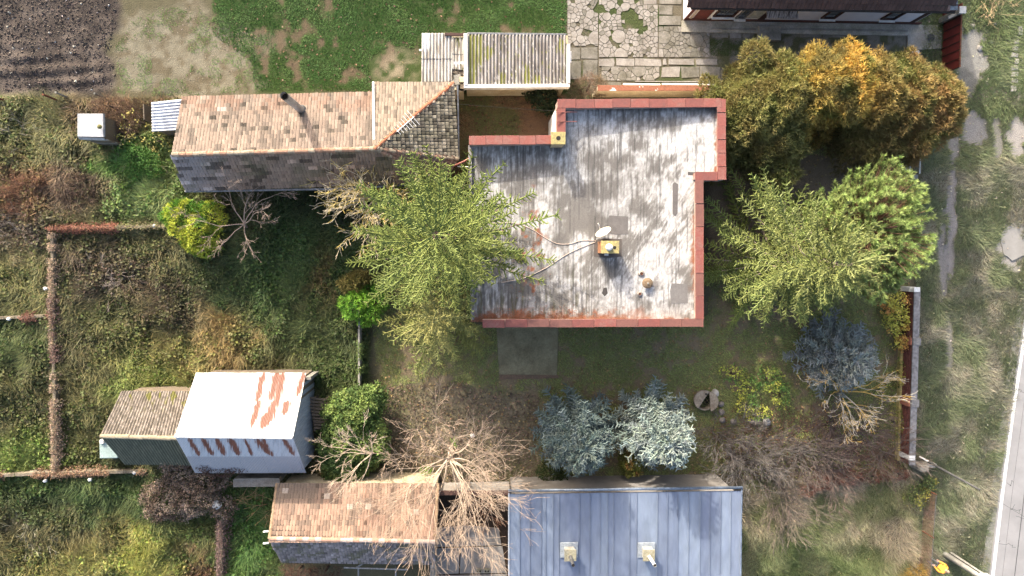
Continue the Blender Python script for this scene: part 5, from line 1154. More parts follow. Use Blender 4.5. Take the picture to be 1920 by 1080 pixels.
rock(418, 936, .27, 'white_lump', 'round white lump on top of the vine heap', MAT['white'], None, 40, 'lump').location.z = .8
rock(886, 816, .14, 'pale_brick', 'pale brick lying in the leaf litter', MAT['white'], None, 41, 'brick')
# utility pole with concrete stub, wire across the road
up = thing('utility_pole', 'dark slim utility pole bolted to a concrete stub by the wall end', 'pole', P(1722, 866, 0))
b0 = P(1722, 861, 0); t0 = P(1837, 918, 4.75); lean = Vector((t0.x, t0.y, 4.75))
mb = MB(); mb.tube([P(1726, 858, .3), lean], [.075, .055], 10); mb.build('shaft', M('dark pole', C(92, 92, 92), C(70, 70, 70), 4, .7), up, smooth=True)
q = P(1727, 873, .5); mb = MB(); mb.box((q.x-.18, q.y, .5), (.5, .34, 1.2)); mb.build('stub', MAT['concrete'], up, bevel=.02); mb = MB(); mb.box((q.x+.45, q.y-.02, .25), (1.0, .22, .5)); mb.build('foot_beam', MAT['concrete'], up, bevel=.02)
mb = MB(); mb.tube([P(1724, 856, .6), P(1742, 866, 1.0)], .05, 6); mb.build('strut', MAT['white'], up)
def wire(p0, p1, label, sag=.15, r=.008):
    pts = [p0.lerp(p1, i/10)-Vector((0, 0, sag*4*(i/10)*(1-i/10))) for i in range(11)]; mb = MB(); mb.tube(pts, r, 4); mb.build('wire', MAT['dark'], None, label=label, cat='wire')
wire(lean, P(1990, 1010, 4.9), 'thin wire from the dark utility pole over the road')
wire(P(861, 195, 2.7), P(1043, 208, 4.4), 'thin wire across the small courtyard', .1)
cp = thing('concrete_pole', 'double pale concrete pole with a white box near the road', 'pole', P(1768, 1039, 0))
pc = M('pale pole concrete', C(190, 188, 182), C(160, 158, 150), 3, .85, .2)
for dx, dy in ((0, 0), (.36, -.02)):
    b0 = P(1770, 1038, 0)+Vector((dx, dy, -.2)); mb = MB(); mb.tube([b0, Vector((b0.x-.5*dx+.05, b0.y-.02, 7.6))], [.17, .10], 12); mb.build('shaft', pc, cp, smooth=True)
mb = MB(); b0 = P(1770, 1038, 0); mb.box((b0.x+.17, b0.y+.02, 3.1), (.42, .34, .5)); mb.build('meter_box', MAT['white'], cp, bevel=.02)
mb = MB(); mb.tube([(b0.x+.16, b0.y+.14, .1), (b0.x+.16, b0.y+.1, 3.0)], .025, 6); mb.build('conduit', MAT['dark'], cp)
# wire mesh fence on the verge corner
mf = thing('mesh_fence', 'rusty wire mesh fence between the grass corner and the verge', 'fence', P(1722, 1000, 0))
A_, B_ = P(1732, 915, 0), P(1716, 1150, 0); d = B_-A_; L_ = d.length; d.normalize(); hm = 1.1
for i in range(4):
    q = A_+d*(L_*i/3); mb = MB(); mb.tube([q-Vector((0, 0, .2)), q+Vector((0, 0, hm+.05))], .03, 8); mb.build('post', MAT['rust'], mf)
for z in (hm, .08):
    mb = MB(); mb.tube([A_+Vector((0, 0, z)), B_+Vector((0, 0, z))], .012, 5); mb.build('line_wire', MAT['steel'], mf)
a = Acc(); s = np.arange(-hm, L_, .06); s0 = np.clip(s, 0, L_); s1 = np.clip(s+hm, 0, L_)
An, dn = v3(A_), v3(d)
for sg in (1, -1):
    p0 = An+dn*s0[:, None]+np.array([0, 0, 1.])*((s0-s) if sg > 0 else hm-(s0-s))[:, None]; p1 = An+dn*s1[:, None]+np.array([0, 0, 1.])*((s1-s) if sg > 0 else hm-(s1-s))[:, None]
    tubes(a, p0, p1, .0028, .0028, C(140, 100, 82), 3)
a.build('mesh', MAT['twig'], mf, kind='stuff')
# posts along the ploughed plot
for x0, y0, x1, y1, z1, m, lab in ((112, 190, 80, 177, 1.5, 'rust', 'rusty brown steel post at the edge of the ploughed plot'), (130, 184, 104, 173, 1.3, 'concrete', 'thin pale concrete post beside the rusty steel post'), (190, 181, 177, 175, .8, 'concrete', 'stubby concrete post above the outhouse'), (10, 189, -6, 183, 1.1, 'rust', 'rusty post stump at the garden corner')):
    b0 = P(x0, y0, 0); t0_ = P(x1, y1, z1); mb = MB(); mb.tube([b0-Vector((0, 0, .2)), t0_], .055, 8); mb.build('fence_post', MAT[m], None, label=lab, cat='post')
mb = MB(); q = P(216, 250, .15); K = 14; pts = [q+Vector((.2*math.cos(2*math.pi*j/K), .2*math.sin(2*math.pi*j/K), 0)) for j in range(K+1)]; mb.tube(pts, .045, 6); mb.build('tyre', M('grey rubber', C(165, 160, 155), C(140, 135, 130), 6), None, label='small pale tyre lying beside the outhouse', cat='tyre')
mb = MB(); mb.box(P(205, 248, .12), (1.0, .9, .12), .1); mb.build('pallet_slab', MAT['concrete'], None, label='grey slab lying beside the outhouse', cat='slab', bevel=.02)
# corrugated scrap leaning beside the ivy
ss = thing('slat_fence', 'short grey slatted fence between white shed and ivy', 'fence', P(603, 775, 0))
for i in range(10):
    A_, B_ = P(578+i*1.3, 746+6.2*i, 1.0), P(616, 750+6.0*i, 1.0); mb = MB(); mb.box((A_+B_)/2, ((B_-A_).length, .12, .04), math.atan2(B_.y-A_.y, B_.x-A_.x)); mb.build('slat', MAT['wood'], ss)
for x in (590, 614):
    A_, B_ = P(x, 744, .9), P(x, 808, .9); mb = MB(); mb.box((A_+B_)/2, (.1, abs(A_.y-B_.y), .08)); mb.build('bearer', MAT['wood'], ss)
    for yy_ in (A_.y-.1, B_.y+.1):
        mb = MB(); mb.box((A_.x, yy_, .42), (.09, .09, .9)); mb.build('post', MAT['wood'], ss)
# thin boundary panel between garden and litter
bp_ = thing('panel_wall', 'thin concrete panel wall overgrown by garden ivy', 'wall', P(680, 660, 0))
for i in range(4):
    A_, B_ = P(673, 580+36*i, .9), P(674, 614+36*i, .9); mb = MB(); mb.box((A_+B_)/2-Vector((0, 0, .45)), (.1, abs(A_.y-B_.y), 1.1)); mb.build('panel', MAT['concrete'], bp_)
# garden walls under dry vines
def low_wall(pts, h, w, label, name='garden_wall'):
    q = P(*pts[0], 0); t_ = thing(name, label, 'wall', q)
    for (x0, y0), (x1, y1) in zip(pts[:-1], pts[1:]):
        A_, B_ = P(x0, y0, h), P(x1, y1, h); d = B_-A_; n = max(1, int(d.length/1.0))
        for i in range(n):
            c_ = A_.lerp(B_, (i+.5)/n); mb = MB(); mb.box(c_-Vector((0, 0, h/2+.05)), (d.length/n-.015, w*rr.uniform(.95, 1.05), h+.1+rr.uniform(-.03, .03)), math.atan2(d.y, d.x)); mb.build('block', MAT['gwall'], t_, bevel=.02)
    return t_
MAT['gwall'] = M('mossy wall block', C(150, 138, 118), C(110, 98, 78), 3, .95, .5, 30)
gw = [low_wall([(92, 428), (318, 424)], .55, .16, 'garden wall with rusty vine running to the tiled house corner'),
      low_wall([(97, 436), (100, 700), (104, 895)], .55, .16, 'long garden wall between the two overgrown plots'),
      low_wall([(-120, 602), (92, 592)], .5, .16, 'short garden wall branching off towards the plot edge'),
      low_wall([(-120, 896), (100, 888), (275, 884)], .6, .18, 'garden wall with pale stones below the grey shed'),
      low_wall([(415, 975), (412, 1180)], .6, .18, 'garden wall with dry vine below the vine heap')]
for x, y in ((180, 893), (97, 895), (262, 880), (298, 424), (98, 540), (30, 596)):
    rock(x, y, .10, 'wall_stone', 'pale stone lying on a garden wall', MAT['white'], 'stones on the garden walls', x).location.z = .55
# ------------------------------------------------------------------ trees and shrubs
def needles(acc, S, E, dens, L, W, ang, col, rng, tip=1.3, upb=.25, shade=None):
    """needle blades along twig segments S->E"""
    d = E-S; ln = np.linalg.norm(d, axis=1); n = np.maximum(2, (ln*dens).astype(int)); idx = np.repeat(np.arange(len(S)), n); m = len(idx)
    t = rng.uniform(0, 1.05, m); ax = unit(d)[idx]; r = rng.normal(size=(m, 3)); r[:, 2] = np.abs(r[:, 2])*.8+upb*.6
    r = r-ax*(r*ax).sum(1, keepdims=True); r = unit(r); a = rng.normal(ang, .2, m)[:, None]
    D = unit(ax*np.cos(a)+r*np.sin(a))
    c = np.asarray(col)[idx] if np.ndim(col) == 2 else np.broadcast_to(col, (m, 3))
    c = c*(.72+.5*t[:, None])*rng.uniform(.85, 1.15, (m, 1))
    blades(acc, S[idx]+d[idx]*t[:, None], D, L*rng.uniform(.7, 1.25, m), W*rng.uniform(.8, 1.3, m), c, rng, tip)
def conifer(root, base, h, R, seed, z0=.5, nb=120, prof=.85, droop=.35, up=.28, lat=.34, step=.15, dens=30, nl=.12, nw=.028, ang=.75, col=(.1, .15, .04), tipcol=None,
            bark=C(140, 122, 105), lean=(0, 0), stretch=None, bare=.12, maxlat=.85, extra=(), core=.042, whorl=6):
    rg = np.random.default_rng(seed); bx, by = base
    trunk = MB(); H_ = h; pts = [(bx+lean[0]*t**1.5, by+lean[1]*t**1.5, H_*t-.2*(t == 0)) for t in np.linspace(0, 1, 8)]
    trunk.tube(pts, [.03+.017*H_*(1-t)**.9 for t in np.linspace(0, 1, 8)], 8); trunk.build('trunk', M('conifer bark', bark, [v*.6 for v in bark], 5, .95, .5, 30), root, smooth=True)
    fol = Acc(); wood = Acc(); TS, TE, TC = [], [], []; BP0, BP1, BR0, BR1 = [], [], [], []
    todo = []
    for i in range(nb):
        t = (i//whorl+.5+rg.normal(0, .1))/(nb/whorl); t = min(.995, max(0, t))**.92
        az = (i % whorl)*6.2832/whorl+(i//whorl)*1.13+rg.normal(0, .22); ln = R*(1-t)**prof*rg.uniform(.72, 1.12)+.22
        if stretch is not None: ln *= 1+stretch[2]*math.cos(az-math.atan2(stretch[1], stretch[0]))
        todo.append((z0+(H_-z0)*t, az, ln, t))
    for z, az, ln in extra: todo.append((z, az, ln, .5))
    for z, az, ln, t in todo:
        o = np.array([bx+lean[0]*(z/H_)**1.5, by+lean[1]*(z/H_)**1.5, z]); hd = np.array([math.cos(az), math.sin(az), 0.]); K = 7
        dr = droop*(1-t)*rg.uniform(.6, 1.3)-.55*t*(t > .75); u_ = up*rg.uniform(.6, 1.4); bend = rg.normal(0, .12)
        sd_ = np.array([-hd[1], hd[0], 0.]); s = np.linspace(0, 1, K)[:, None]
        pts = o+hd*ln*s+sd_*ln*bend*s**2+np.array([0, 0, 1.])*ln*(-dr*s+u_*s**2)
        rad = (.008+.011*ln)*(1-s[:, 0]*.85)
        BP0.append(pts[:-1]); BP1.append(pts[1:]); BR0.append(rad[:-1]); BR1.append(rad[1:])
        cl = np.array(col)*rg.uniform(.78, 1.2)*np.array([rg.uniform(.93, 1.08), 1, rg.uniform(.9, 1.1)])
        st = max(bare, .0); ns = max(2, int(ln*(1-st)/step))
        for j in range(ns):
            q = st+(1-st)*(j+rg.uniform(.2, .8))/ns; f = q*(K-1); i0 = min(int(f), K-2); p = pts[i0]+(pts[i0+1]-pts[i0])*(f-i0); ax = pts[i0+1]-pts[i0]; ax = ax/np.linalg.norm(ax)
            ll = min(maxlat, lat*ln*(1-q*.85)+.14)*rg.uniform(.6, 1.15)
            for sg in (-1, 1):
                if rg.uniform() < .12: continue
                dd = ax*rg.uniform(.45, .8)+sg*np.array([-ax[1], ax[0], 0])*rg.uniform(.7, 1)+np.array([0, 0, rg.normal(-.12, .16)]); dd = dd/np.linalg.norm(dd)
                e = p+dd*ll; tc = cl*rg.uniform(.85, 1.15); TS.append(p); TE.append(e); TC.append(tc)
                if ll > .34:
                    for w in range(int(ll/.2)):
                        fr = rg.uniform(.25, .95); p2 = p+dd*ll*fr; d2 = dd*.7+np.array([rg.normal(0, .6), rg.normal(0, .6), rg.normal(.05, .25)]); d2 = d2/np.linalg.norm(d2)
                        TS.append(p2); TE.append(p2+d2*ll*rg.uniform(.25, .45)); TC.append(tc*1.06)
        for j in range(int((K-1)*.25), K-1): TS.append(pts[j]); TE.append(pts[j+1]); TC.append(cl)
    top = np.array(pts[-1]); TS.append(np.array([bx+lean[0]*.9, by+lean[1]*.9, H_*.9])); TE.append(np.array([bx+lean[0], by+lean[1], H_*1.01])); TC.append(np.array(col))
    TS, TE, TC = np.array(TS), np.array(TE), np.array(TC)
    if tipcol is not None:
        hz = np.clip((TE[:, 2]-z0)/(H_-z0), 0, 1)[:, None]; TC = TC*(1-.5*hz)+np.array(tipcol)*.5*hz
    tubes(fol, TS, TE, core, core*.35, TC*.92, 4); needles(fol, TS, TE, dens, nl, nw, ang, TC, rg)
    tubes(wood, np.concatenate(BP0), np.concatenate(BP1), np.concatenate(BR0), np.concatenate(BR1), jit(bark, sum(len(b) for b in BP0), rg, .2), 4)
    wood.build('branches', MAT['twig'], root, kind='stuff'); fol.build('crown', MAT['needle'], root, kind='stuff'); return fol.count()
CNT = {}
def tbase(px, py, z, h):
    """base (x, y) of an upright tree whose top (height h) shows at this pixel"""
    q = P(px, py, h); return (q.x, q.y)
def treething(name, label, b, cat='tree', group=None): return thing(name, label, cat, (b[0], b[1], 0), group)
SPR = (.105, .150, .036)
b = tbase(812, 604, 0, 8.6); t_ = treething('spruce_tree', 'spruce with pale bare branch tips fanning out beside the terrace', b)
CNT['s1'] = conifer(t_, b, 8.6, 3.4, 1, .8, 105, .75, .42, .30, col=(.16, .18, .055), tipcol=(.33, .29, .11), step=.17, dens=44, nl=.085, nw=.034, ang=.85, lat=.17, maxlat=.42)
b = tbase(815, 440, 0, 15.0); t_ = treething('spruce_tree', 'big bushy spruce overhanging the left edge of the flat roof', b)
CNT['s2'] = conifer(t_, b, 15.0, 4.5, 2, 1.2, 215, .55, .30, .30, stretch=(-1, .3, .12), col=(.145, .182, .048), tipcol=(.175, .205, .06), step=.19, dens=40, nl=.085, nw=.034, ang=.85, lat=.17, maxlat=.42, extra=((5.2, .22, 5.4), (5.6, .62, 4.6), (5.0, -.6, 4.9), (5.2, -.2, 5.2), (6.0, 2.6, 4.6), (5.6, 1.2, 4.4)))
b = tbase(1598, 496, 0, 9.4); t_ = treething('spruce_tree', 'sparse spruce with long grey branches right of the flat roof', b)
CNT['s3'] = conifer(t_, b, 9.4, 4.7, 3, .9, 210, .58, .30, .26, stretch=(-.2, 1, .22), col=(.165, .20, .055), tipcol=(.21, .225, .085), step=.18, dens=42, nl=.085, nw=.034, ang=.85, lat=.17, maxlat=.42, bark=C(165, 150, 130))
BLU = (.118, .155, .145)
b = tbase(1098, 846, 0, 5.2); t_ = treething('blue_spruce', 'blue spruce above the blue roof, on the terrace side', b)
CNT['b1'] = conifer(t_, b, 5.2, 2.35, 4, .3, 280, .56, .14, .22, lat=.30, step=.19, dens=44, nl=.075, nw=.032, ang=.85, core=.05, col=BLU, bare=.05, maxlat=.32)
b = tbase(1262, 838, 0, 5.6); t_ = treething('blue_spruce', 'blue spruce with silvery sunlit top beside the broken well', b)
CNT['b2'] = conifer(t_, b, 5.6, 2.3, 5, .3, 280, .56, .14, .22, lat=.30, step=.19, dens=44, nl=.075, nw=.032, ang=.85, core=.05, col=(.20, .245, .225), bare=.05, maxlat=.32)
b = tbase(1608, 676, 0, 3.6); t_ = treething('blue_spruce', 'dark steel blue spruce by the brick wall', b)
CNT['b3'] = conifer(t_, b, 3.6, 2.3, 6, .3, 250, .52, .12, .22, lat=.30, step=.19, dens=44, nl=.075, nw=.032, ang=.85, core=.05, col=(.19, .215, .20), bare=.05, maxlat=.32)
# pine with round tufts
b = tbase(1692, 428, 0, 7.6); t_ = treething('pine_tree', 'round bright green pine with tufted needles next to the verge', b)
rg = np.random.default_rng(7); mb = MB(); mb.tube([(b[0], b[1], -.2), (b[0]+.1, b[1], 3), (b[0]+.1, b[1]+.1, 7.0)], [.2, .15, .04], 8); mb.build('trunk', M('pine bark', C(150, 110, 85), C(95, 70, 55), 5, .95, .5), t_, smooth=True)
w = Acc(); fol = Acc(); T0, TD = [], []; c0 = np.array([b[0]+.1, b[1], 4.3])
for i in range(1050):
    z = rg.uniform(-.5, 1); az = rg.uniform(0, 6.283); rho = math.sqrt(max(0, 1-z*z)); d = np.array([rho*math.cos(az), rho*math.sin(az), z])
    lump = .80+.5*float(fbm(np.array(az*1.3+9), np.array(z*2.5), 31, 2)-.5)+.22*math.sin(3*az+2*z)*math.cos(4*z+az)+rg.normal(0, .05)
    e = c0+d*np.array([3.5, 3.5, 3.3])*lump*(1 if i % 3 else rg.uniform(.7, .9)); T0.append(e); dd = d+np.array([0, 0, .6]); TD.append(dd/np.linalg.norm(dd))
T0, TD = np.array(T0), np.array(TD)
o_ = c0+(T0-c0)*np.array([[.15, .15, .55]])+np.array([[0, 0, -.6]]); md = (o_+T0)/2+np.array([[0, 0, -.15]])
tubes(w, o_, md, .03, .022, C(140, 105, 80), 4); tubes(w, md, T0, .022, .012, C(140, 105, 80), 4); w.build('branches', MAT['twig'], t_, kind='stuff')
cc = jit((.205, .27, .085), len(T0), rg, .2, .05)
needles(fol, T0-TD*.22, T0+TD*.06, 230, .22, .026, .85, cc, rg, 1.35, .0)
needles(fol, T0-TD*.5+rg.normal(0, .12, T0.shape), T0-TD*.15, 75, .18, .026, .9, cc*.8, rg, 1.2, .0); fol.build('crown', MAT['needle'], t_, kind='stuff'); CNT['pine'] = fol.count()

# ---- shrubs and hedges made of lobes
def lobe_points(lobes, dens, rg, inner=.72, zmin=.0):
    """points on and just inside a union of ellipsoid lobes: (pos, outward normal, lobe index)"""
    Ps, Ns, Is = [], [], []
    for i, (x, y, z, rx, ry, rz) in enumerate(lobes):
        n = int(dens*2.2*math.pi*(rx*ry+rx*rz+ry*rz)/1.5); d = unit(rg.normal(size=(n, 3))); d[:, 2] = np.where(d[:, 2] < -.35, -d[:, 2], d[:, 2])
        th_ = np.arctan2(d[:, 1], d[:, 0]); bump_ = 1+.16*np.sin(th_*5+i+4*d[:, 2])*np.cos(d[:, 2]*6+i*2)+.12*(fbm(th_*3+i*7, d[:, 2]*4, 400+i, 3)-.5)*2
        r = np.where(rg.uniform(size=n) < .72, rg.uniform(.92, 1.05, n), rg.uniform(inner, .92, n))*bump_
        p = np.array([x, y, z])+d*np.array([rx, ry, rz])*r[:, None]
        Ps.append(p); Ns.append(unit(d/np.array([rx, ry, rz]))); Is.append(np.full(n, i))
    Pp, Nn, I = np.concatenate(Ps), np.concatenate(Ns), np.concatenate(Is); keep = Pp[:, 2] > zmin
    for i, (x, y, z, rx, ry, rz) in enumerate(lobes):
        q = (Pp-np.array([x, y, z]))/np.array([rx, ry, rz]); keep &= ~(((q*q).sum(1) < .50) & (I != i))
    return Pp[keep], Nn[keep], I[keep]
def sprays(acc, Pp, Nn, col, rg, L=.2, W=.035, k=5, upb=.6, spread=.55):
    """thuja-like fans: k narrow blades from one point"""
    n = len(Pp); D = unit(Nn+np.array([0, 0, upb])+rg.normal(0, .3, (n, 3)))
    for j in range(k):
        d = unit(D+rg.normal(0, spread, (n, 3))); blades(acc, Pp-D*L*.3, d, L*rg.uniform(.6, 1.25, n), W*rg.uniform(.8, 1.3, n), col*rg.uniform(.85, 1.15, (n, 1)), rg, 1.3)
def lobes_px(lst):
    """(px, py, z_mid, rx, ry, rz in metres) seen at that pixel -> world lobes"""
    out = []
    for px, py, z, rx, ry, rz in lst: q = P(px, py, z); out.append((q.x, q.y, z, rx, ry, rz))
    return out
def stems(root, lobes, rg, col=C(110, 95, 80), name='trunk'):
    bk_ = M('shrub bark', col, [v*.6 for v in col], 6, .95, .4)
    for x, y, z, rx, ry, rz in lobes:
        mb = MB(); mb.tube([(x+rg.normal(0, .1), y+rg.normal(0, .1), -.15), (x, y, z), (x, y, z+rz*.7)], [.07+.03*rx, .05, .015], 6)
        mb.build(name, bk_, root, smooth=True)
# the orange and gold cypress hedge: nine trees
rg = np.random.default_rng(9)
CY = [(1395, 165, 3.6, 1.5, 1.6, 2.3, (132, 132, 62), 'olive gold cypress at the left end of the tall hedge'), (1455, 140, 4.0, 1.45, 1.5, 2.5, (142, 136, 60), 'tall olive cypress second from the flat roof'),
      (1515, 128, 4.3, 1.5, 1.5, 2.7, (196, 160, 50), 'yellow gold cypress in the tall hedge'), (1572, 124, 4.4, 1.5, 1.55, 2.7, (232, 176, 44), 'brightest orange yellow cypress in the tall hedge'),
      (1632, 138, 4.1, 1.4, 1.5, 2.5, (168, 134, 58), 'bronze cypress next to the brightest one'), (1690, 150, 4.0, 1.4, 1.5, 2.4, (160, 122, 64), 'brown bronze cypress in the tall hedge'),
      (1742, 168, 3.7, 1.3, 1.6, 2.3, (158, 116, 66), 'rusty brown cypress at the red fence end of the hedge'), (1440, 212, 3.0, 1.9, 1.4, 2.0, (108, 112, 56), 'low dull olive cypress facing the flat roof'), (1640, 210, 3.0, 2.0, 1.3, 2.0, (112, 96, 54), 'dull dark cypress on the house side of the hedge')]
CY.append((1338, 205, 2.6, 1.2, 1.5, 1.9, (120, 122, 58), 'small olive cypress touching the flat roof corner'))
CY = [(x-(x-1560)*.04, y+40, z*.8, rx, ry*1.3, rz*.9, c, lab) for x, y, z, rx, ry, rz, c, lab in CY]
for x, y, z, rx, ry, rz, c, lab in CY:
    q = P(x, y, z); t_ = thing('cypress_tree', lab, 'tree', (q.x, q.y, 0), 'gold cypresses in the tall hedge')
    lb = [(q.x, q.y, z, rx, ry, rz)]+[(q.x+rg.normal(0, rx*.45), q.y+rg.normal(0, ry*.45), z+rg.uniform(-1.2, rz*.45), rx*rg.uniform(.4, .55), ry*rg.uniform(.4, .55), rz*rg.uniform(.35, .5)) for _ in range(5)]+[(q.x+rx*.78*math.cos(j*2.4)*math.sqrt((j+.5)/14), q.y+ry*.78*math.sin(j*2.4)*math.sqrt((j+.5)/14), z+rz*.75*math.sqrt(max(.05, 1-(j+.5)/14))+rg.normal(0, .15), rg.uniform(.38, .55), rg.uniform(.38, .55), rg.uniform(.4, .65)) for j in range(14)]+[(q.x, q.y-.3, 1.5, rx*1.05, ry*1.15, 1.5)]
    stems(t_, lb[:1], rg); a = Acc(); Pp, Nn, I = lobe_points(lb, 52, rg, .6)
    tone = fbm(Pp[:, 0]*1.3+Pp[:, 2], Pp[:, 1]*1.3-Pp[:, 2]*.6, 77); cc = mix(np.array(C(*[v*.7+w*.3 for v, w in zip(c, (140, 136, 76))], .95)), np.array(C(140, 128, 66, .8)), sstep(.35, .7, tone)); cc = mix(cc, np.array(C(100, 116, 48, .75)), sstep(.55, .72, fbm(Pp[:, 0]*.9, Pp[:, 1]*.9+Pp[:, 2], 78))*.7)
    cc = mix(cc, np.array(C(100, 92, 54, .7)), sstep(3.6, 1.2, Pp[:, 2])*.6)  # lower sprays darker: shade near the ground painted into the leaf colour
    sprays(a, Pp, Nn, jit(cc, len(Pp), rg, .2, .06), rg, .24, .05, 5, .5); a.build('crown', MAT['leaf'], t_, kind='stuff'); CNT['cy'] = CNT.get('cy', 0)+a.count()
def shrub(name, label, lst, col, dens, seed, kind='spray', L=.16, W=.04, k=5, group=None, col2=None, cat='shrub', zmin=.02, stem=True, z_ground=0, mixn=.5, upb=.5):
    rg = np.random.default_rng(seed); lb = lobes_px(lst); t_ = thing(name, label, cat, (lb[0][0], lb[0][1], z_ground), group)
    if stem: stems(t_, lb, rg, name='stem')
    a = Acc(); Pp, Nn, I = lobe_points(lb, dens, rg, .6, zmin); cc = np.broadcast_to(np.array(col), (len(Pp), 3))
    if col2 is not None: cc = mix(col, col2, sstep(mixn-.1, mixn+.12, fbm(Pp[:, 0]*2.2, Pp[:, 1]*2.2+Pp[:, 2], seed)))
    cc = jit(cc, len(Pp), rg, .25, .08)
    if kind == 'spray': sprays(a, Pp, Nn, cc, rg, L, W, k, upb)
    else:
        n = len(Pp)
        for j in range(k):
            D = unit(rg.normal(size=(n, 3))+Nn*.3); l = L*rg.uniform(.7, 1.3, n); leaves(a, Pp+rg.normal(0, .05, (n, 3)), D, unit(Nn*.8+np.array([0, 0, .7])+rg.normal(0, .35, (n, 3))), l, l*.75, cc*rg.uniform(.8, 1.2, (n, 1)), rg)
    a.build('foliage', MAT['leaf'], t_, kind='stuff'); CNT[name] = CNT.get(name, 0)+a.count(); return t_
YG = C(196, 202, 30, .85); GR = C(84, 136, 30, .8)
shrub('thuja_shrub', 'yellow green thuja under the shaded tile roof', [(345, 410, 1.1, .95, .95, 1.1), (375, 440, 1.0, 1.0, .9, 1.0), (330, 400, 1.0, .5, .5, .8), (395, 405, .8, .8, .8, .9), (385, 465, .6, .8, .5, .6), (322, 412, .9, .4, .4, .6), (350, 388, 1.3, .45, .4, .7), (372, 425, 1.7, .5, .5, .6), (360, 455, .9, .5, .45, .6)], YG, 75, 21, 'spray', .16, .045, 5, None, GR, mixn=.55)
shrub('thuja_shrub', 'bright lime green thuja tucked under the spruce', [(668, 572, .9, .85, .8, 1.0), (690, 590, .7, .75, .6, .8), (700, 560, .6, .9, .8, .7)], C(140, 190, 30, .8), 80, 22, 'spray', .15, .045, 5, None, C(90, 145, 28, .8), mixn=.55)
shrub('brown_thuja', 'olive brown conifer shrub above the lime green thuja', [(660, 532, .8, .7, .5, .9), (675, 522, .7, .6, .45, .8)], C(140, 130, 62, .55), 60, 23, 'spray', .2, .04, 5)
shrub('round_thuja', 'small green thuja with orange tips between the blue spruces', [(1182, 868, .8, .65, .72, .9)], C(112, 118, 38, .55), 90, 24, 'spray', .13, .04, 5, None, C(178, 112, 52, .55), mixn=.58)
shrub('ivy_shrub', 'dark ivy clump against the pale path', [(1030, 885, .4, .65, .6, .5), (1050, 895, .3, .4, .35, .4)], C(72, 88, 44, .6), 60, 25, 'leaf', .1, k=3)
shrub('ivy_thicket', 'tall thicket of green ivy beside the rusty white shed', [(665, 770, 1.2, 1.5, 1.2, 1.2), (640, 830, 1.1, 1.2, 1.5, 1.1), (690, 830, 1.0, 1.2, 1.4, 1.0), (650, 880, .8, 1.1, .8, .9), (700, 740, .9, .7, .6, .9), (620, 870, .6, .5, .8, .7)], C(126, 148, 64, .8), 55, 26, 'leaf', .13, k=4, col2=C(78, 104, 46, .75), mixn=.5)
shrub('dry_thicket', 'straw coloured dry tips at the foot of the ivy thicket', [(630, 892, .6, .7, .3, .6), (612, 880, .5, .4, .4, .5)], C(165, 140, 72, .6), 60, 27, 'spray', .35, .02, 4, None)
shrub('barberry_shrub', 'yellow orange leafy shrub against the brick wall', [(1690, 570, .5, .6, .6, .45), (1680, 600, .5, .7, .7, .5), (1695, 625, .45, .5, .7, .45), (1665, 575, .4, .4, .7, .4), (1690, 645, .4, .5, .4, .4)], C(185, 180, 50, 1.0), 34, 28, 'leaf', .11, k=3, col2=C(205, 145, 60, .95), mixn=.55)
shrub('rose_shrub', 'yellow and green leafy shrub in the bed behind the well', [(1400, 725, .4, .9, .6, .35), (1440, 710, .45, .9, .7, .4), (1465, 740, .4, .5, .8, .4), (1400, 760, .35, .7, .5, .35), (1425, 775, .35, .7, .4, .3), (1375, 700, .3, .7, .5, .3)], C(180, 180, 44, 1.05), 26, 29, 'leaf', .11, k=3, col2=C(90, 124, 50, .95), mixn=.46)
shrub('low_shrub', 'sparse green leaves along the foot of the brick wall', [(1685, 700, .3, .4, .9, .3), (1680, 790, .3, .5, .9, .3), (1660, 740, .25, .6, .7, .25)], C(110, 120, 50, .75), 20, 30, 'leaf', .1, k=3, col2=C(165, 160, 60, .75), mixn=.5)
shrub('corner_shrub', 'dark green shrub at the mesh fence end', [(1735, 905, .4, .6, .5, .4), (1720, 930, .35, .8, .7, .35)], C(84, 98, 48, .75), 32, 31, 'leaf', .1, k=3, col2=C(178, 170, 60, .75), mixn=.6)
shrub('rusty_hedge', 'low rust brown dry hedge left of the dark pole', [(1540, 905, .35, .8, .45, .35), (1590, 895, .4, .9, .45, .4), (1640, 892, .4, .9, .4, .4), (1685, 888, .35, .6, .35, .35), (1512, 918, .3, .5, .4, .3)], C(158, 104, 84, .8), 60, 32, 'spray', .22, .018, 4, None, C(125, 82, 68, .72))
shrub('courtyard_shrub', 'dark evergreen shrub in the small courtyard', [(1020, 185, .9, .7, .65, .9), (1035, 200, .7, .5, .5, .7), (1000, 178, .6, .5, .4, .6)], C(62, 78, 46, .6), 55, 33, 'leaf', .12, k=3)
shrub('dry_bush', 'pale beige dry bush at the garage corner', [(1105, 160, .8, .75, .6, .8), (1085, 168, .6, .6, .45, .6), (1125, 165, .6, .5, .45, .6)], C(168, 142, 118, .6), 75, 34, 'spray', .3, .012, 4, None, C(140, 122, 96, .6))
shrub('bramble_heap', 'russet dry bramble heap at the garden edge', [(60, 340, .4, .9, .35, .35), (35, 388, .35, .9, .3, .3), (20, 360, .35, .7, .35, .3)], C(158, 118, 92, .6), 50, 35, 'spray', .25, .018, 4, None, C(120, 84, 66, .62))
shrub('bramble_heap', 'dull purple brown bramble heap below the outhouse', [(150, 345, .45, 1.0, .7, .35), (165, 372, .35, .7, .5, .3), (125, 362, .35, .6, .5, .3)], C(128, 106, 92, .6), 34, 36, 'spray', .32, .015, 4, None, C(95, 76, 66, .62))
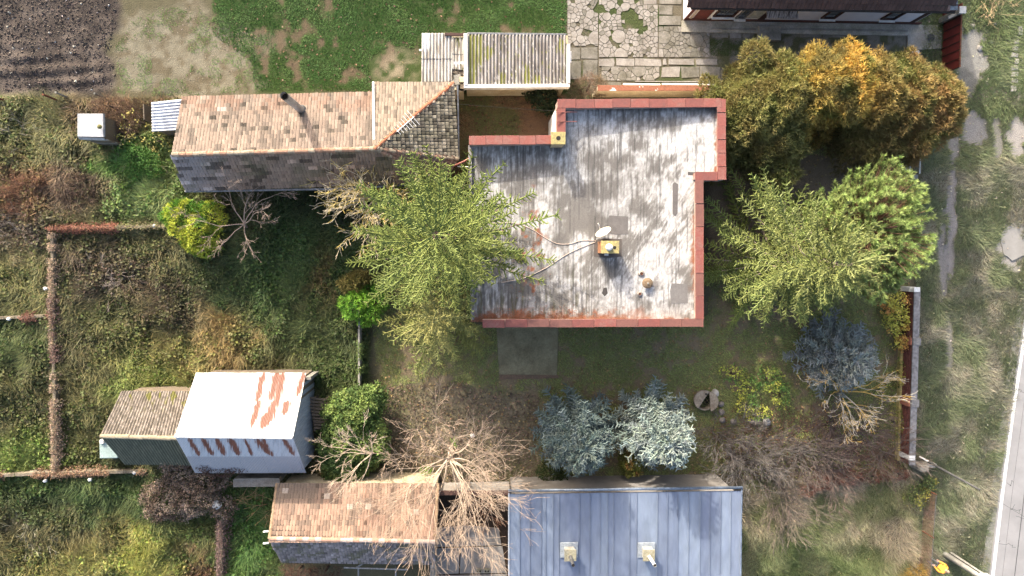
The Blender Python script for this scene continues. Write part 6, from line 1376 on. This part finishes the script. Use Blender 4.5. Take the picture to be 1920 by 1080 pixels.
shrub('bramble_heap', 'brown bramble heap above the outhouse roof', [(210, 200, .5, 1.0, .6, .5), (235, 225, .45, .9, .8, .45), (265, 205, .4, .7, .5, .4)], C(140, 112, 92, .62), 45, 37, 'spray', .35, .014, 4, None, C(105, 88, 72, .62))
shrub('yellow_leaf_shrub', 'sparse pale yellow leaves on a shrub at the lean-to', [(265, 230, .7, .9, 1.0, .5), (300, 265, .6, .6, .7, .5), (230, 250, .5, .6, .7, .4)], C(205, 195, 95, .62), 4, 38, 'leaf', .11, k=3, zmin=.3)
shrub('fern_clump', 'fresh green bush at the corner of the tiled house', [(262, 295, .5, .75, .6, .5), (285, 310, .45, .6, .7, .45), (255, 320, .35, .5, .6, .35)], C(88, 138, 48, .6), 55, 39, 'leaf', .09, k=3)
shrub('vine_heap', 'big heap of dry brown vine over the wall corner', [(320, 930, .7, 1.3, 1.0, .7), (370, 925, .8, 1.3, 1.1, .8), (300, 955, .5, .8, .6, .5), (390, 900, .9, 1.1, .8, .9), (420, 950, .6, .7, .6, .6), (345, 880, 1.0, 1.1, .9, .8), (330, 858, 1.7, 1.0, .6, .6), (312, 852, 1.7, .7, .45, .5), (290, 930, .5, .7, .9, .6), (340, 958, .4, 1.2, .5, .5)], C(158, 138, 120, .72), 62, 40, 'leaf', .085, k=3, col2=C(112, 94, 80, .7), mixn=.5)
shrub('vine_mat', 'dry brown creeper spreading over the lower sheet of the rusty white shed', [(410, 880, 2.45, .9, .45, .28), (440, 876, 2.55, .7, .35, .25), (385, 868, 2.7, .5, .5, .25)], C(95, 74, 68, .75), 75, 41, 'spray', .16, .02, 4, stem=False, zmin=1.5)
shrub('wall_bush', 'brown dry bush below the tiled shed', [(560, 1068, .6, .9, .4, .5), (610, 1072, .5, .9, .4, .5)], C(120, 90, 74, .7), 50, 42, 'spray', .25, .02, 4)
shrub('yellow_bush', 'mustard yellow twiggy bush next to the standing person', [(1722, 1072, .5, .6, .4, .5), (1705, 1085, .4, .6, .4, .4)], C(190, 155, 62, .7), 30, 43, 'spray', .35, .02, 4)
shrub('grass_mound', 'yellow green grassy mound near the vine heap', [(275, 1040, .25, 1.3, 1.1, .35), (300, 1000, .2, .8, .7, .3)], C(165, 168, 72, .6), 60, 44, 'spray', .3, .02, 4, stem=False, upb=.1)
shrub('grass_mound', 'straw coloured grassy mound in the middle of the garden', [(410, 610, .22, .9, .8, .35), (430, 655, .2, 1.2, .7, .3)], C(165, 140, 86, .6), 55, 45, 'spray', .34, .02, 4, stem=False, upb=.1)
# dry vines on the garden walls (parts of those walls)
def vine(root, pts, w, h, col, dens, seed, L=.08):
    rg = np.random.default_rng(seed); a = Acc()
    for (x0, y0), (x1, y1) in zip(pts[:-1], pts[1:]):
        A_, B_ = v3(P(x0, y0, .58))*np.array([1, 1, 0]), v3(P(x1, y1, .58))*np.array([1, 1, 0]); n = int(np.linalg.norm(B_-A_)*dens); t = rg.uniform(0, 1, n); keep = fbm(t*np.linalg.norm(B_-A_)*.9, t*0+seed, seed, 3) > .36; t = t[keep]; n = len(t)
        sp = rg.normal(0, w, n); z = h*np.clip(1.1-np.abs(sp)/(w*2.2)+rg.normal(0, .12, n), .05, 1.3); d = unit((B_-A_)[None])[0]
        p = A_+(B_-A_)*t[:, None]+np.array([-d[1], d[0], 0])*sp[:, None]+np.array([0, 0, 1.])*z[:, None]; cc = jit(col, n, rg, .35, .1)
        flat_leaves(a, p[:, 0], p[:, 1], p[:, 2], cc, rg, (L*.7, L*1.4), .6)
        D = unit(rg.normal(size=(n//3, 3))); blades(a, p[:n//3], D, rg.uniform(.15, .4, n//3), .012, cc[:n//3]*.9, rg)
    a.build('vine', MAT['leaf'], root, kind='stuff')
vine(gw[0], [(92, 428), (220, 426)], .2, .72, C(168, 112, 88), 420, 1); vine(gw[0], [(220, 426), (330, 424)], .2, .7, C(150, 140, 95), 160, 2)
vine(gw[1], [(97, 436), (100, 700), (104, 895)], .22, .7, C(172, 148, 122, .7), 380, 3); vine(gw[1], [(98, 550), (104, 680)], .3, .7, C(140, 112, 100, .7), 420, 4)
vine(gw[2], [(40, 597), (100, 590)], .2, .7, C(150, 105, 88), 400, 5); vine(gw[3], [(-100, 895), (100, 888), (275, 884)], .2, .72, C(165, 130, 100), 330, 6)
vine(gw[4], [(415, 975), (413, 1060), (412, 1160)], .22, .75, C(150, 122, 112), 420, 7); vine(bp_, [(677, 640), (678, 725)], .14, 1.0, C(110, 132, 62), 420, 8)

# ---- bare trees
def bare(root, base, seed, stems_, r0, levels, shrink=.68, kids=(2, 4), spread=.55, col=C(176, 150, 130), up=.15, wig=.22, name='branches', tipcol=None, lich=None, minr=.006, kmin=3, segs=4):
    """stems_: list of (direction, length); recursive branching with tapering tubes"""
    rg = np.random.default_rng(seed); Q0, Q1, R0, R1, Cc = [], [], [], [], []
    def grow(p, d, ln, r, lev):
        d = d/np.linalg.norm(d); pts = [p]; ds = [d]
        for k in range(segs):
            d = d+rg.normal(0, wig, 3)*.6+np.array([0, 0, up*.3]); d = d/np.linalg.norm(d); pts.append(pts[-1]+d*ln/segs); ds.append(d)
        rr_ = [max(minr, r*(1-.55*k/segs)) for k in range(segs+1)]
        c = np.array(col) if tipcol is None else np.array(col)*(1-lev/levels)+np.array(tipcol)*lev/levels
        if lich is not None and rg.uniform() < .35: c = np.array(lich)
        for k in range(segs): Q0.append(pts[k]); Q1.append(pts[k+1]); R0.append(rr_[k]); R1.append(rr_[k+1]); Cc.append(c*rg.uniform(.85, 1.1))
        if lev >= levels: return
        for j in range(int(rg.integers(kids[0], kids[1]+1))):
            f = rg.uniform(.3, 1.0); i0 = min(int(f*segs), segs-1); q = pts[i0]+(pts[i0+1]-pts[i0])*(f*segs-i0); s = rg.normal(0, 1, 3); s = s-ds[i0]*s.dot(ds[i0]); s = s/np.linalg.norm(s)
            grow(q, ds[i0]+s*spread*rg.uniform(.6, 1.3), ln*shrink*rg.uniform(.7, 1.15), max(minr, rr_[i0]*.62), lev+1)
        grow(pts[-1], ds[-1]+rg.normal(0, .2, 3), ln*shrink, rr_[-1], lev+1)
    for o, d, ln in stems_: grow(np.array(o, float), np.array(d, float), ln, r0, 0)
    a = Acc(); tubes(a, np.array(Q0), np.array(Q1), np.array(R0), np.array(R1), np.array(Cc), 4); a.build(name, MAT['twig'], root, kind='stuff'); CNT['bare'] = CNT.get('bare', 0)+a.count()
def trunk(root, pts, rs, col): mb = MB(); mb.tube(pts, rs, 8); mb.build('trunk', M('bare bark', col, [v*.65 for v in col], 5, .95, .4), root, smooth=True)
BK = C(208, 186, 162, .66)
# big bare tree by the back yard
q = P(846, 842, 0); t_ = treething('bare_tree', 'large bare tree spreading over the salmon tiled shed', (q.x, q.y)); fk = q+Vector((.0, -.1, 1.6))
trunk(t_, [q-Vector((0, 0, .2)), q+Vector((0, 0, .8)), fk], [.2, .15, .12], BK)
rg = np.random.default_rng(50); st_ = []
for i in range(17):
    az = i*2.39996+rg.normal(0, .2); el = rg.uniform(.35, 1.25); st_.append((fk+Vector((rg.normal(0, .06), rg.normal(0, .06), rg.uniform(-.7, .1))), (math.cos(az)*math.cos(el), math.sin(az)*math.cos(el), math.sin(el)), rg.uniform(2.4, 3.2)))
bare(t_, q, 51, st_, .043, 4, .68, (2, 3), .6, BK, .12, .19, tipcol=C(192, 166, 142, .62), minr=.0056)
shrub('mossy_stump', 'bright green moss patch on the bare tree trunk', [(852, 828, 1.2, .14, .3, .3), (800, 885, .3, .3, .45, .4)], C(128, 178, 42, .55), 60, 52, 'leaf', .06, k=3, cat='moss', stem=False)
# smaller bare trees
q = P(700, 850, 0); t_ = treething('bare_tree', 'bare sapling leaning over the ivy thicket', (q.x, q.y)); trunk(t_, [q-Vector((0, 0, .2)), P(697, 850, 3.0)], [.1, .06], BK)
o = P(697, 850, 2.9); bare(t_, q, 53, [(o, (-.7, -.4, .4), 1.5), (o, (-.6, .5, .4), 1.4), (o, (-.2, .8, .5), 1.3), (o, (-.9, .1, .3), 1.6), (o, (-.3, -.9, .3), 1.4), (o, (.2, .5, .6), 1.0), (o, (-.8, .3, .5), 1.5), (o, (-.5, -.7, .6), 1.4)], .028, 4, .62, (1, 3), .55, BK, .1, .2, minr=.005)
q = P(462, 425, 0); t_ = treething('bare_tree', 'grey bare tree below the long tiled house', (q.x, q.y)); trunk(t_, [q-Vector((0, 0, .2)), P(462, 425, 1.5), P(458, 420, 2.6)], [.09, .06, .05], C(150, 130, 118))
o = P(458, 420, 2.5); bare(t_, q, 54, [(o, (-.9, -.05, .25), 1.7), (o, (.6, .7, .3), 1.6), (o, (.2, .9, .4), 1.4), (o, (-.5, .8, .3), 1.5), (o, (-.7, -.6, .3), 1.3), (o, (.1, -.8, .3), 1.0), (o, (.9, .3, .3), 1.2)], .03, 4, .60, (1, 3), .6, C(176, 154, 138, .6), .08, .26, minr=.0055)
q = P(720, 372, 0); t_ = treething('lichen_tree', 'bare twiggy tree with yellow lichen at the tiled house', (q.x, q.y)); trunk(t_, [q-Vector((0, 0, .2)), P(715, 370, 2.0)], [.14, .1], C(150, 135, 115))
o = P(712, 368, 1.9); rg = np.random.default_rng(55); st_ = [(o, (math.cos(a_)*.9, math.sin(a_)*.8, rg.uniform(.3, 1.1)), rg.uniform(1.3, 1.9)) for a_ in rg.uniform(0, 6.28, 22)]+[(o, (-1, .1, .4), 1.9), (o, (-1, -.2, .35), 1.8), (o, (-.8, .4, .5), 1.6)]
bare(t_, q, 56, st_, .05, 3, .62, (2, 4), .75, C(196, 182, 152, .85), .1, .25, lich=C(205, 180, 86, .8), minr=.008)
q = P(1572, 740, 0); t_ = treething('lichen_tree', 'small bare tree with orange lichen beside the dark blue spruce', (q.x, q.y)); trunk(t_, [q-Vector((0, 0, .2)), P(1574, 735, 1.2)], [.1, .07], C(150, 140, 118))
o = P(1574, 733, 1.1); bare(t_, q, 57, [(o, (-.35, .9, .6), 1.4), (o, (.9, .35, .5), 1.5), (o, (.7, -.6, .5), 1.4), (o, (-.7, -.2, .5), 1.2), (o, (.1, -.9, .5), 1.3), (o, (.3, .4, .9), 1.2), (o, (-.5, .4, .6), 1.3), (o, (-.8, .5, .4), 1.4), (o, (.6, .7, .5), 1.3), (o, (-.3, -.8, .5), 1.4), (o, (.9, -.1, .4), 1.6)], .045, 4, .66, (1, 3), .6, C(190, 180, 162, .9), .08, .25, lich=C(205, 165, 66, .9), minr=.007)
for i, (x, y, n, lab, cc) in enumerate(((1385, 860, 30, 'grey bare bush spreading right of the silvery blue spruce', (128, 122, 118)), (1500, 835, 26, 'brownish bare bush in front of the rusty hedge', (126, 114, 108)), (1440, 900, 18, 'low bare bush at the corner of the blue roof', (122, 106, 98)), (1600, 810, 14, 'thin bare bush near the lichen tree', (140, 118, 108)), (1345, 815, 16, 'grey bare bush just below the broken well', (124, 116, 112)), (1432, 835, 20, 'tangled bare bush between the grey and the brownish bush', (122, 114, 108)), (1545, 870, 20, 'bare bush rooted in the rusty hedge', (134, 112, 104)), (1560, 790, 16, 'bare bush below the dark blue spruce', (128, 112, 106)), (1650, 850, 14, 'bare bush close to the end of the brick wall', (130, 114, 104)), (1465, 935, 14, 'low bare bush in the tufted grass', (134, 122, 108)))):
    q = P(x, y, 0); t_ = treething('bare_bush', lab, (q.x, q.y), 'bush'); rg = np.random.default_rng(60+i)
    st_ = [((q.x+rg.normal(0, .2), q.y+rg.normal(0, .2), 0), (math.cos(a_), math.sin(a_), rg.uniform(.4, 1.5)), rg.uniform(.9, 1.5)) for a_ in rg.uniform(0, 6.28, n)]
    bare(t_, q, 61+i, st_, .022, 3, .68, (1, 3), .5, C(*cc, .55), .06, .18, minr=.007, segs=3)
for i, (x, y, n, lab, cc, ln) in enumerate(((215, 520, 30, 'tangle of grey dead stems in the upper garden plot', (165, 150, 138), .5), (40, 250, 22, 'pale dead stems left of the outhouse', (170, 160, 140), .5), (30, 430, 16, 'grey dead stems beside the russet brambles', (150, 138, 128), .5), (225, 230, 22, 'thin brown twigs between outhouse and lean-to', (135, 112, 96), .7), (250, 275, 14, 'lichen grey twigs below the yellow leaves', (165, 160, 118), .6), (490, 930, 22, 'orange brown suckers hanging by the tiled shed', (190, 150, 105), .8), (60, 1000, 20, 'pale dead stems at the lower garden corner', (170, 165, 140), .5), (330, 560, 16, 'brown dead stems in the middle plot', (130, 108, 92), .5), (1860, 8, 30, 'straw coloured dry tuft on the verge by the white house', (200, 175, 130), .5), (900, 950, 24, 'brown twigs hanging over the back yard corner', (170, 120, 90), .7))):
    q = P(x, y, 0); t_ = treething('dead_stems', lab, (q.x, q.y), 'stems'); rg = np.random.default_rng(80+i)
    st_ = [((q.x+rg.normal(0, .5), q.y+rg.normal(0, .4), .1), (math.cos(a_), math.sin(a_), rg.uniform(.15, .8)), ln*rg.uniform(.7, 1.3)) for a_ in rg.uniform(0, 6.28, n)]
    bare(t_, q, 81+i, st_, .014, 2, .7, (1, 2), .6, C(*cc, .65), .0, .2, minr=.006, segs=3)

# ------------------------------------------------------------------ person at the verge
pr = thing('person', 'person in orange and black jacket and grey trousers standing by the mesh fence', 'person', P(1741, 1048, 0))
def skin_mesh(name, nodes, edges, mat, root, sub=2):
    me = bpy.data.meshes.new(name); off = woff(root); me.from_pydata([Vector(n[0])-off for n in nodes], edges, []); o = link(name, me, root)
    me.materials.append(mat); sk_ = o.modifiers.new('skin', 'SKIN'); sk_.use_smooth_shade = True
    for v, n in zip(me.skin_vertices[0].data, nodes): v.radius = n[1]
    me.skin_vertices[0].data[0].use_root = True; ss_ = o.modifiers.new('sub', 'SUBSURF'); ss_.levels = sub; ss_.render_levels = sub; return o
pb = P(1741, 1048, 0); fw = Vector((-.75, .66, 0)).normalized(); rt = Vector((fw.y, -fw.x, 0)); Zv = Vector((0, 0, 1))
def pp(r, f, z): return pb+rt*r+fw*f+Zv*z
pm, nt_, pbs = _mat('skin and clothes'); geo = nt_.nodes.new('ShaderNodeNewGeometry'); sep = nt_.nodes.new('ShaderNodeSeparateXYZ'); rmp = nt_.nodes.new('ShaderNodeValToRGB'); nt_.links.new(geo.outputs['Position'], sep.inputs[0])
mr_ = nt_.nodes.new('ShaderNodeMapRange'); mr_.inputs[2].default_value = 1.8; nt_.links.new(sep.outputs['Z'], mr_.inputs[0]); nt_.links.new(mr_.outputs[0], rmp.inputs[0])
rmp.color_ramp.interpolation = 'CONSTANT'; els = rmp.color_ramp.elements; els[0].position = 0; els[0].color = (.02, .018, .016, 1); els[1].position = .05; els[1].color = (.07, .075, .08, 1)
for pos, c in ((.50, (.012, .012, .014, 1)), (.54, (.42, .42, .42, 1)), (.835, (.45, .28, .21, 1))): e_ = els.new(pos); e_.color = c
for e_ in els:
    if abs(e_.position-.54) < .01: e_.color = (.75, .27, .03, 1)
nt_.links.new(rmp.outputs[0], pbs.inputs['Base Color']); pbs.inputs['Roughness'].default_value = .85
N_ = [(pp(0, 0, .95), (.16, .12)), (pp(0, .01, 1.15), (.15, .11)), (pp(0, .02, 1.35), (.18, .12)), (pp(0, .0, 1.50), (.07, .07)), (pp(0, .02, 1.58), (.075, .085)), (pp(0, .03, 1.70), (.085, .10)),
      (pp(.20, .0, 1.42), (.07, .07)), (pp(.27, -.02, 1.16), (.055, .055)), (pp(.22, .18, 1.02), (.042, .042)), (pp(.19, .27, 1.0), (.035, .025)),
      (pp(-.20, .0, 1.42), (.07, .07)), (pp(-.27, -.02, 1.16), (.055, .055)), (pp(-.22, .18, 1.02), (.042, .042)), (pp(-.19, .27, 1.0), (.035, .025)),
      (pp(.10, .0, .86), (.095, .095)), (pp(.11, .03, .48), (.065, .065)), (pp(.11, .0, .09), (.05, .05)), (pp(.12, .14, .04), (.042, .035)),
      (pp(-.10, .0, .86), (.095, .095)), (pp(-.12, .0, .48), (.065, .065)), (pp(-.13, -.05, .09), (.05, .05)), (pp(-.14, .09, .04), (.042, .035))]
E_ = [(0, 1), (1, 2), (2, 3), (3, 4), (4, 5), (2, 6), (6, 7), (7, 8), (8, 9), (2, 10), (10, 11), (11, 12), (12, 13), (0, 14), (14, 15), (15, 16), (16, 17), (0, 18), (18, 19), (19, 20), (20, 21)]
skin_mesh('body', N_, E_, pm, pr)
skm = M('skin', (.45, .28, .21), (.40, .24, .18), 8, .6, var=.05)
for sg in (1, -1):
    w0_ = pp(.19*sg, .29, 1.0); nodes = [(w0_, (.026, .018))]; ed = []
    for j in range(5):
        ln = [.06, .085, .095, .088, .07][j]; sd_ = (-.036+.018*j)*sg; a1 = w0_+fw*(.03 if j else .0)+rt*sd_*(1 if j else 1.2); a2 = a1+fw*ln*.55-Zv*.012+rt*(-.02*sg if j == 0 else 0); a3 = a2+fw*ln*.35-Zv*.03
        k0 = len(nodes); nodes += [(a1, (.010, .010)), (a2, (.009, .009)), (a3, (.0075, .0075))]; ed += [(0, k0), (k0, k0+1), (k0+1, k0+2)]
    skin_mesh('hand', nodes, ed, skm, pr, 1)
hd = pp(0, .03, 1.66)
mb = MB(); K = 14; vs = []; rows = 7
for i in range(rows+1):
    ph = math.pi*.62*i/rows
    for j in range(K):
        a_ = 2*math.pi*j/K; back = -.35*max(0, math.cos(a_))*(i/rows); vs.append(hd+(fw*math.cos(a_)*.108+rt*math.sin(a_)*.095)*math.sin(ph)+Zv*(.02+.125*math.cos(ph)+.04*max(0, math.cos(a_))*(i/rows)))
mb.add(vs, [(i*K+j, i*K+(j+1) % K, (i+1)*K+(j+1) % K, (i+1)*K+j) for i in range(rows) for j in range(K)]); o = mb.build('hair', M('light brown hair', C(175, 150, 125), C(140, 115, 92), 30, .7), pr, smooth=True)
for sg in (-1, 1):
    mb = MB(); mb.lathe(pp(.035*sg, .115, 1.655), [(.004, -.008), (.011, 0), (.004, .008)], 8); mb.build('eye', MAT['dark'], pr); mb = MB(); mb.box(pp(.092*sg, .02, 1.64), (.022, .04, .06), math.atan2(rt.y, rt.x)); mb.build('ear', skm, pr, bevel=.008)
mb = MB(); mb.add([pp(0, .12, 1.66), pp(.018, .115, 1.62), pp(-.018, .115, 1.62), pp(0, .145, 1.622)], [(0, 1, 3), (0, 3, 2), (1, 2, 3), (0, 2, 1)]); mb.build('nose', skm, pr); mb = MB(); mb.box(pp(0, .113, 1.59), (.045, .012, .012), math.atan2(rt.y, rt.x)); mb.build('mouth', MAT['brown'], pr)
mb = MB(); mb.box(pp(0, -.115, 1.28), (.24, .05, .30), math.atan2(rt.y, rt.x)); mb.build('jacket_panel', M('black cloth', (.012, .012, .014), (.02, .02, .022), 8, .9), pr, bevel=.03)
print('TRIS', CNT)
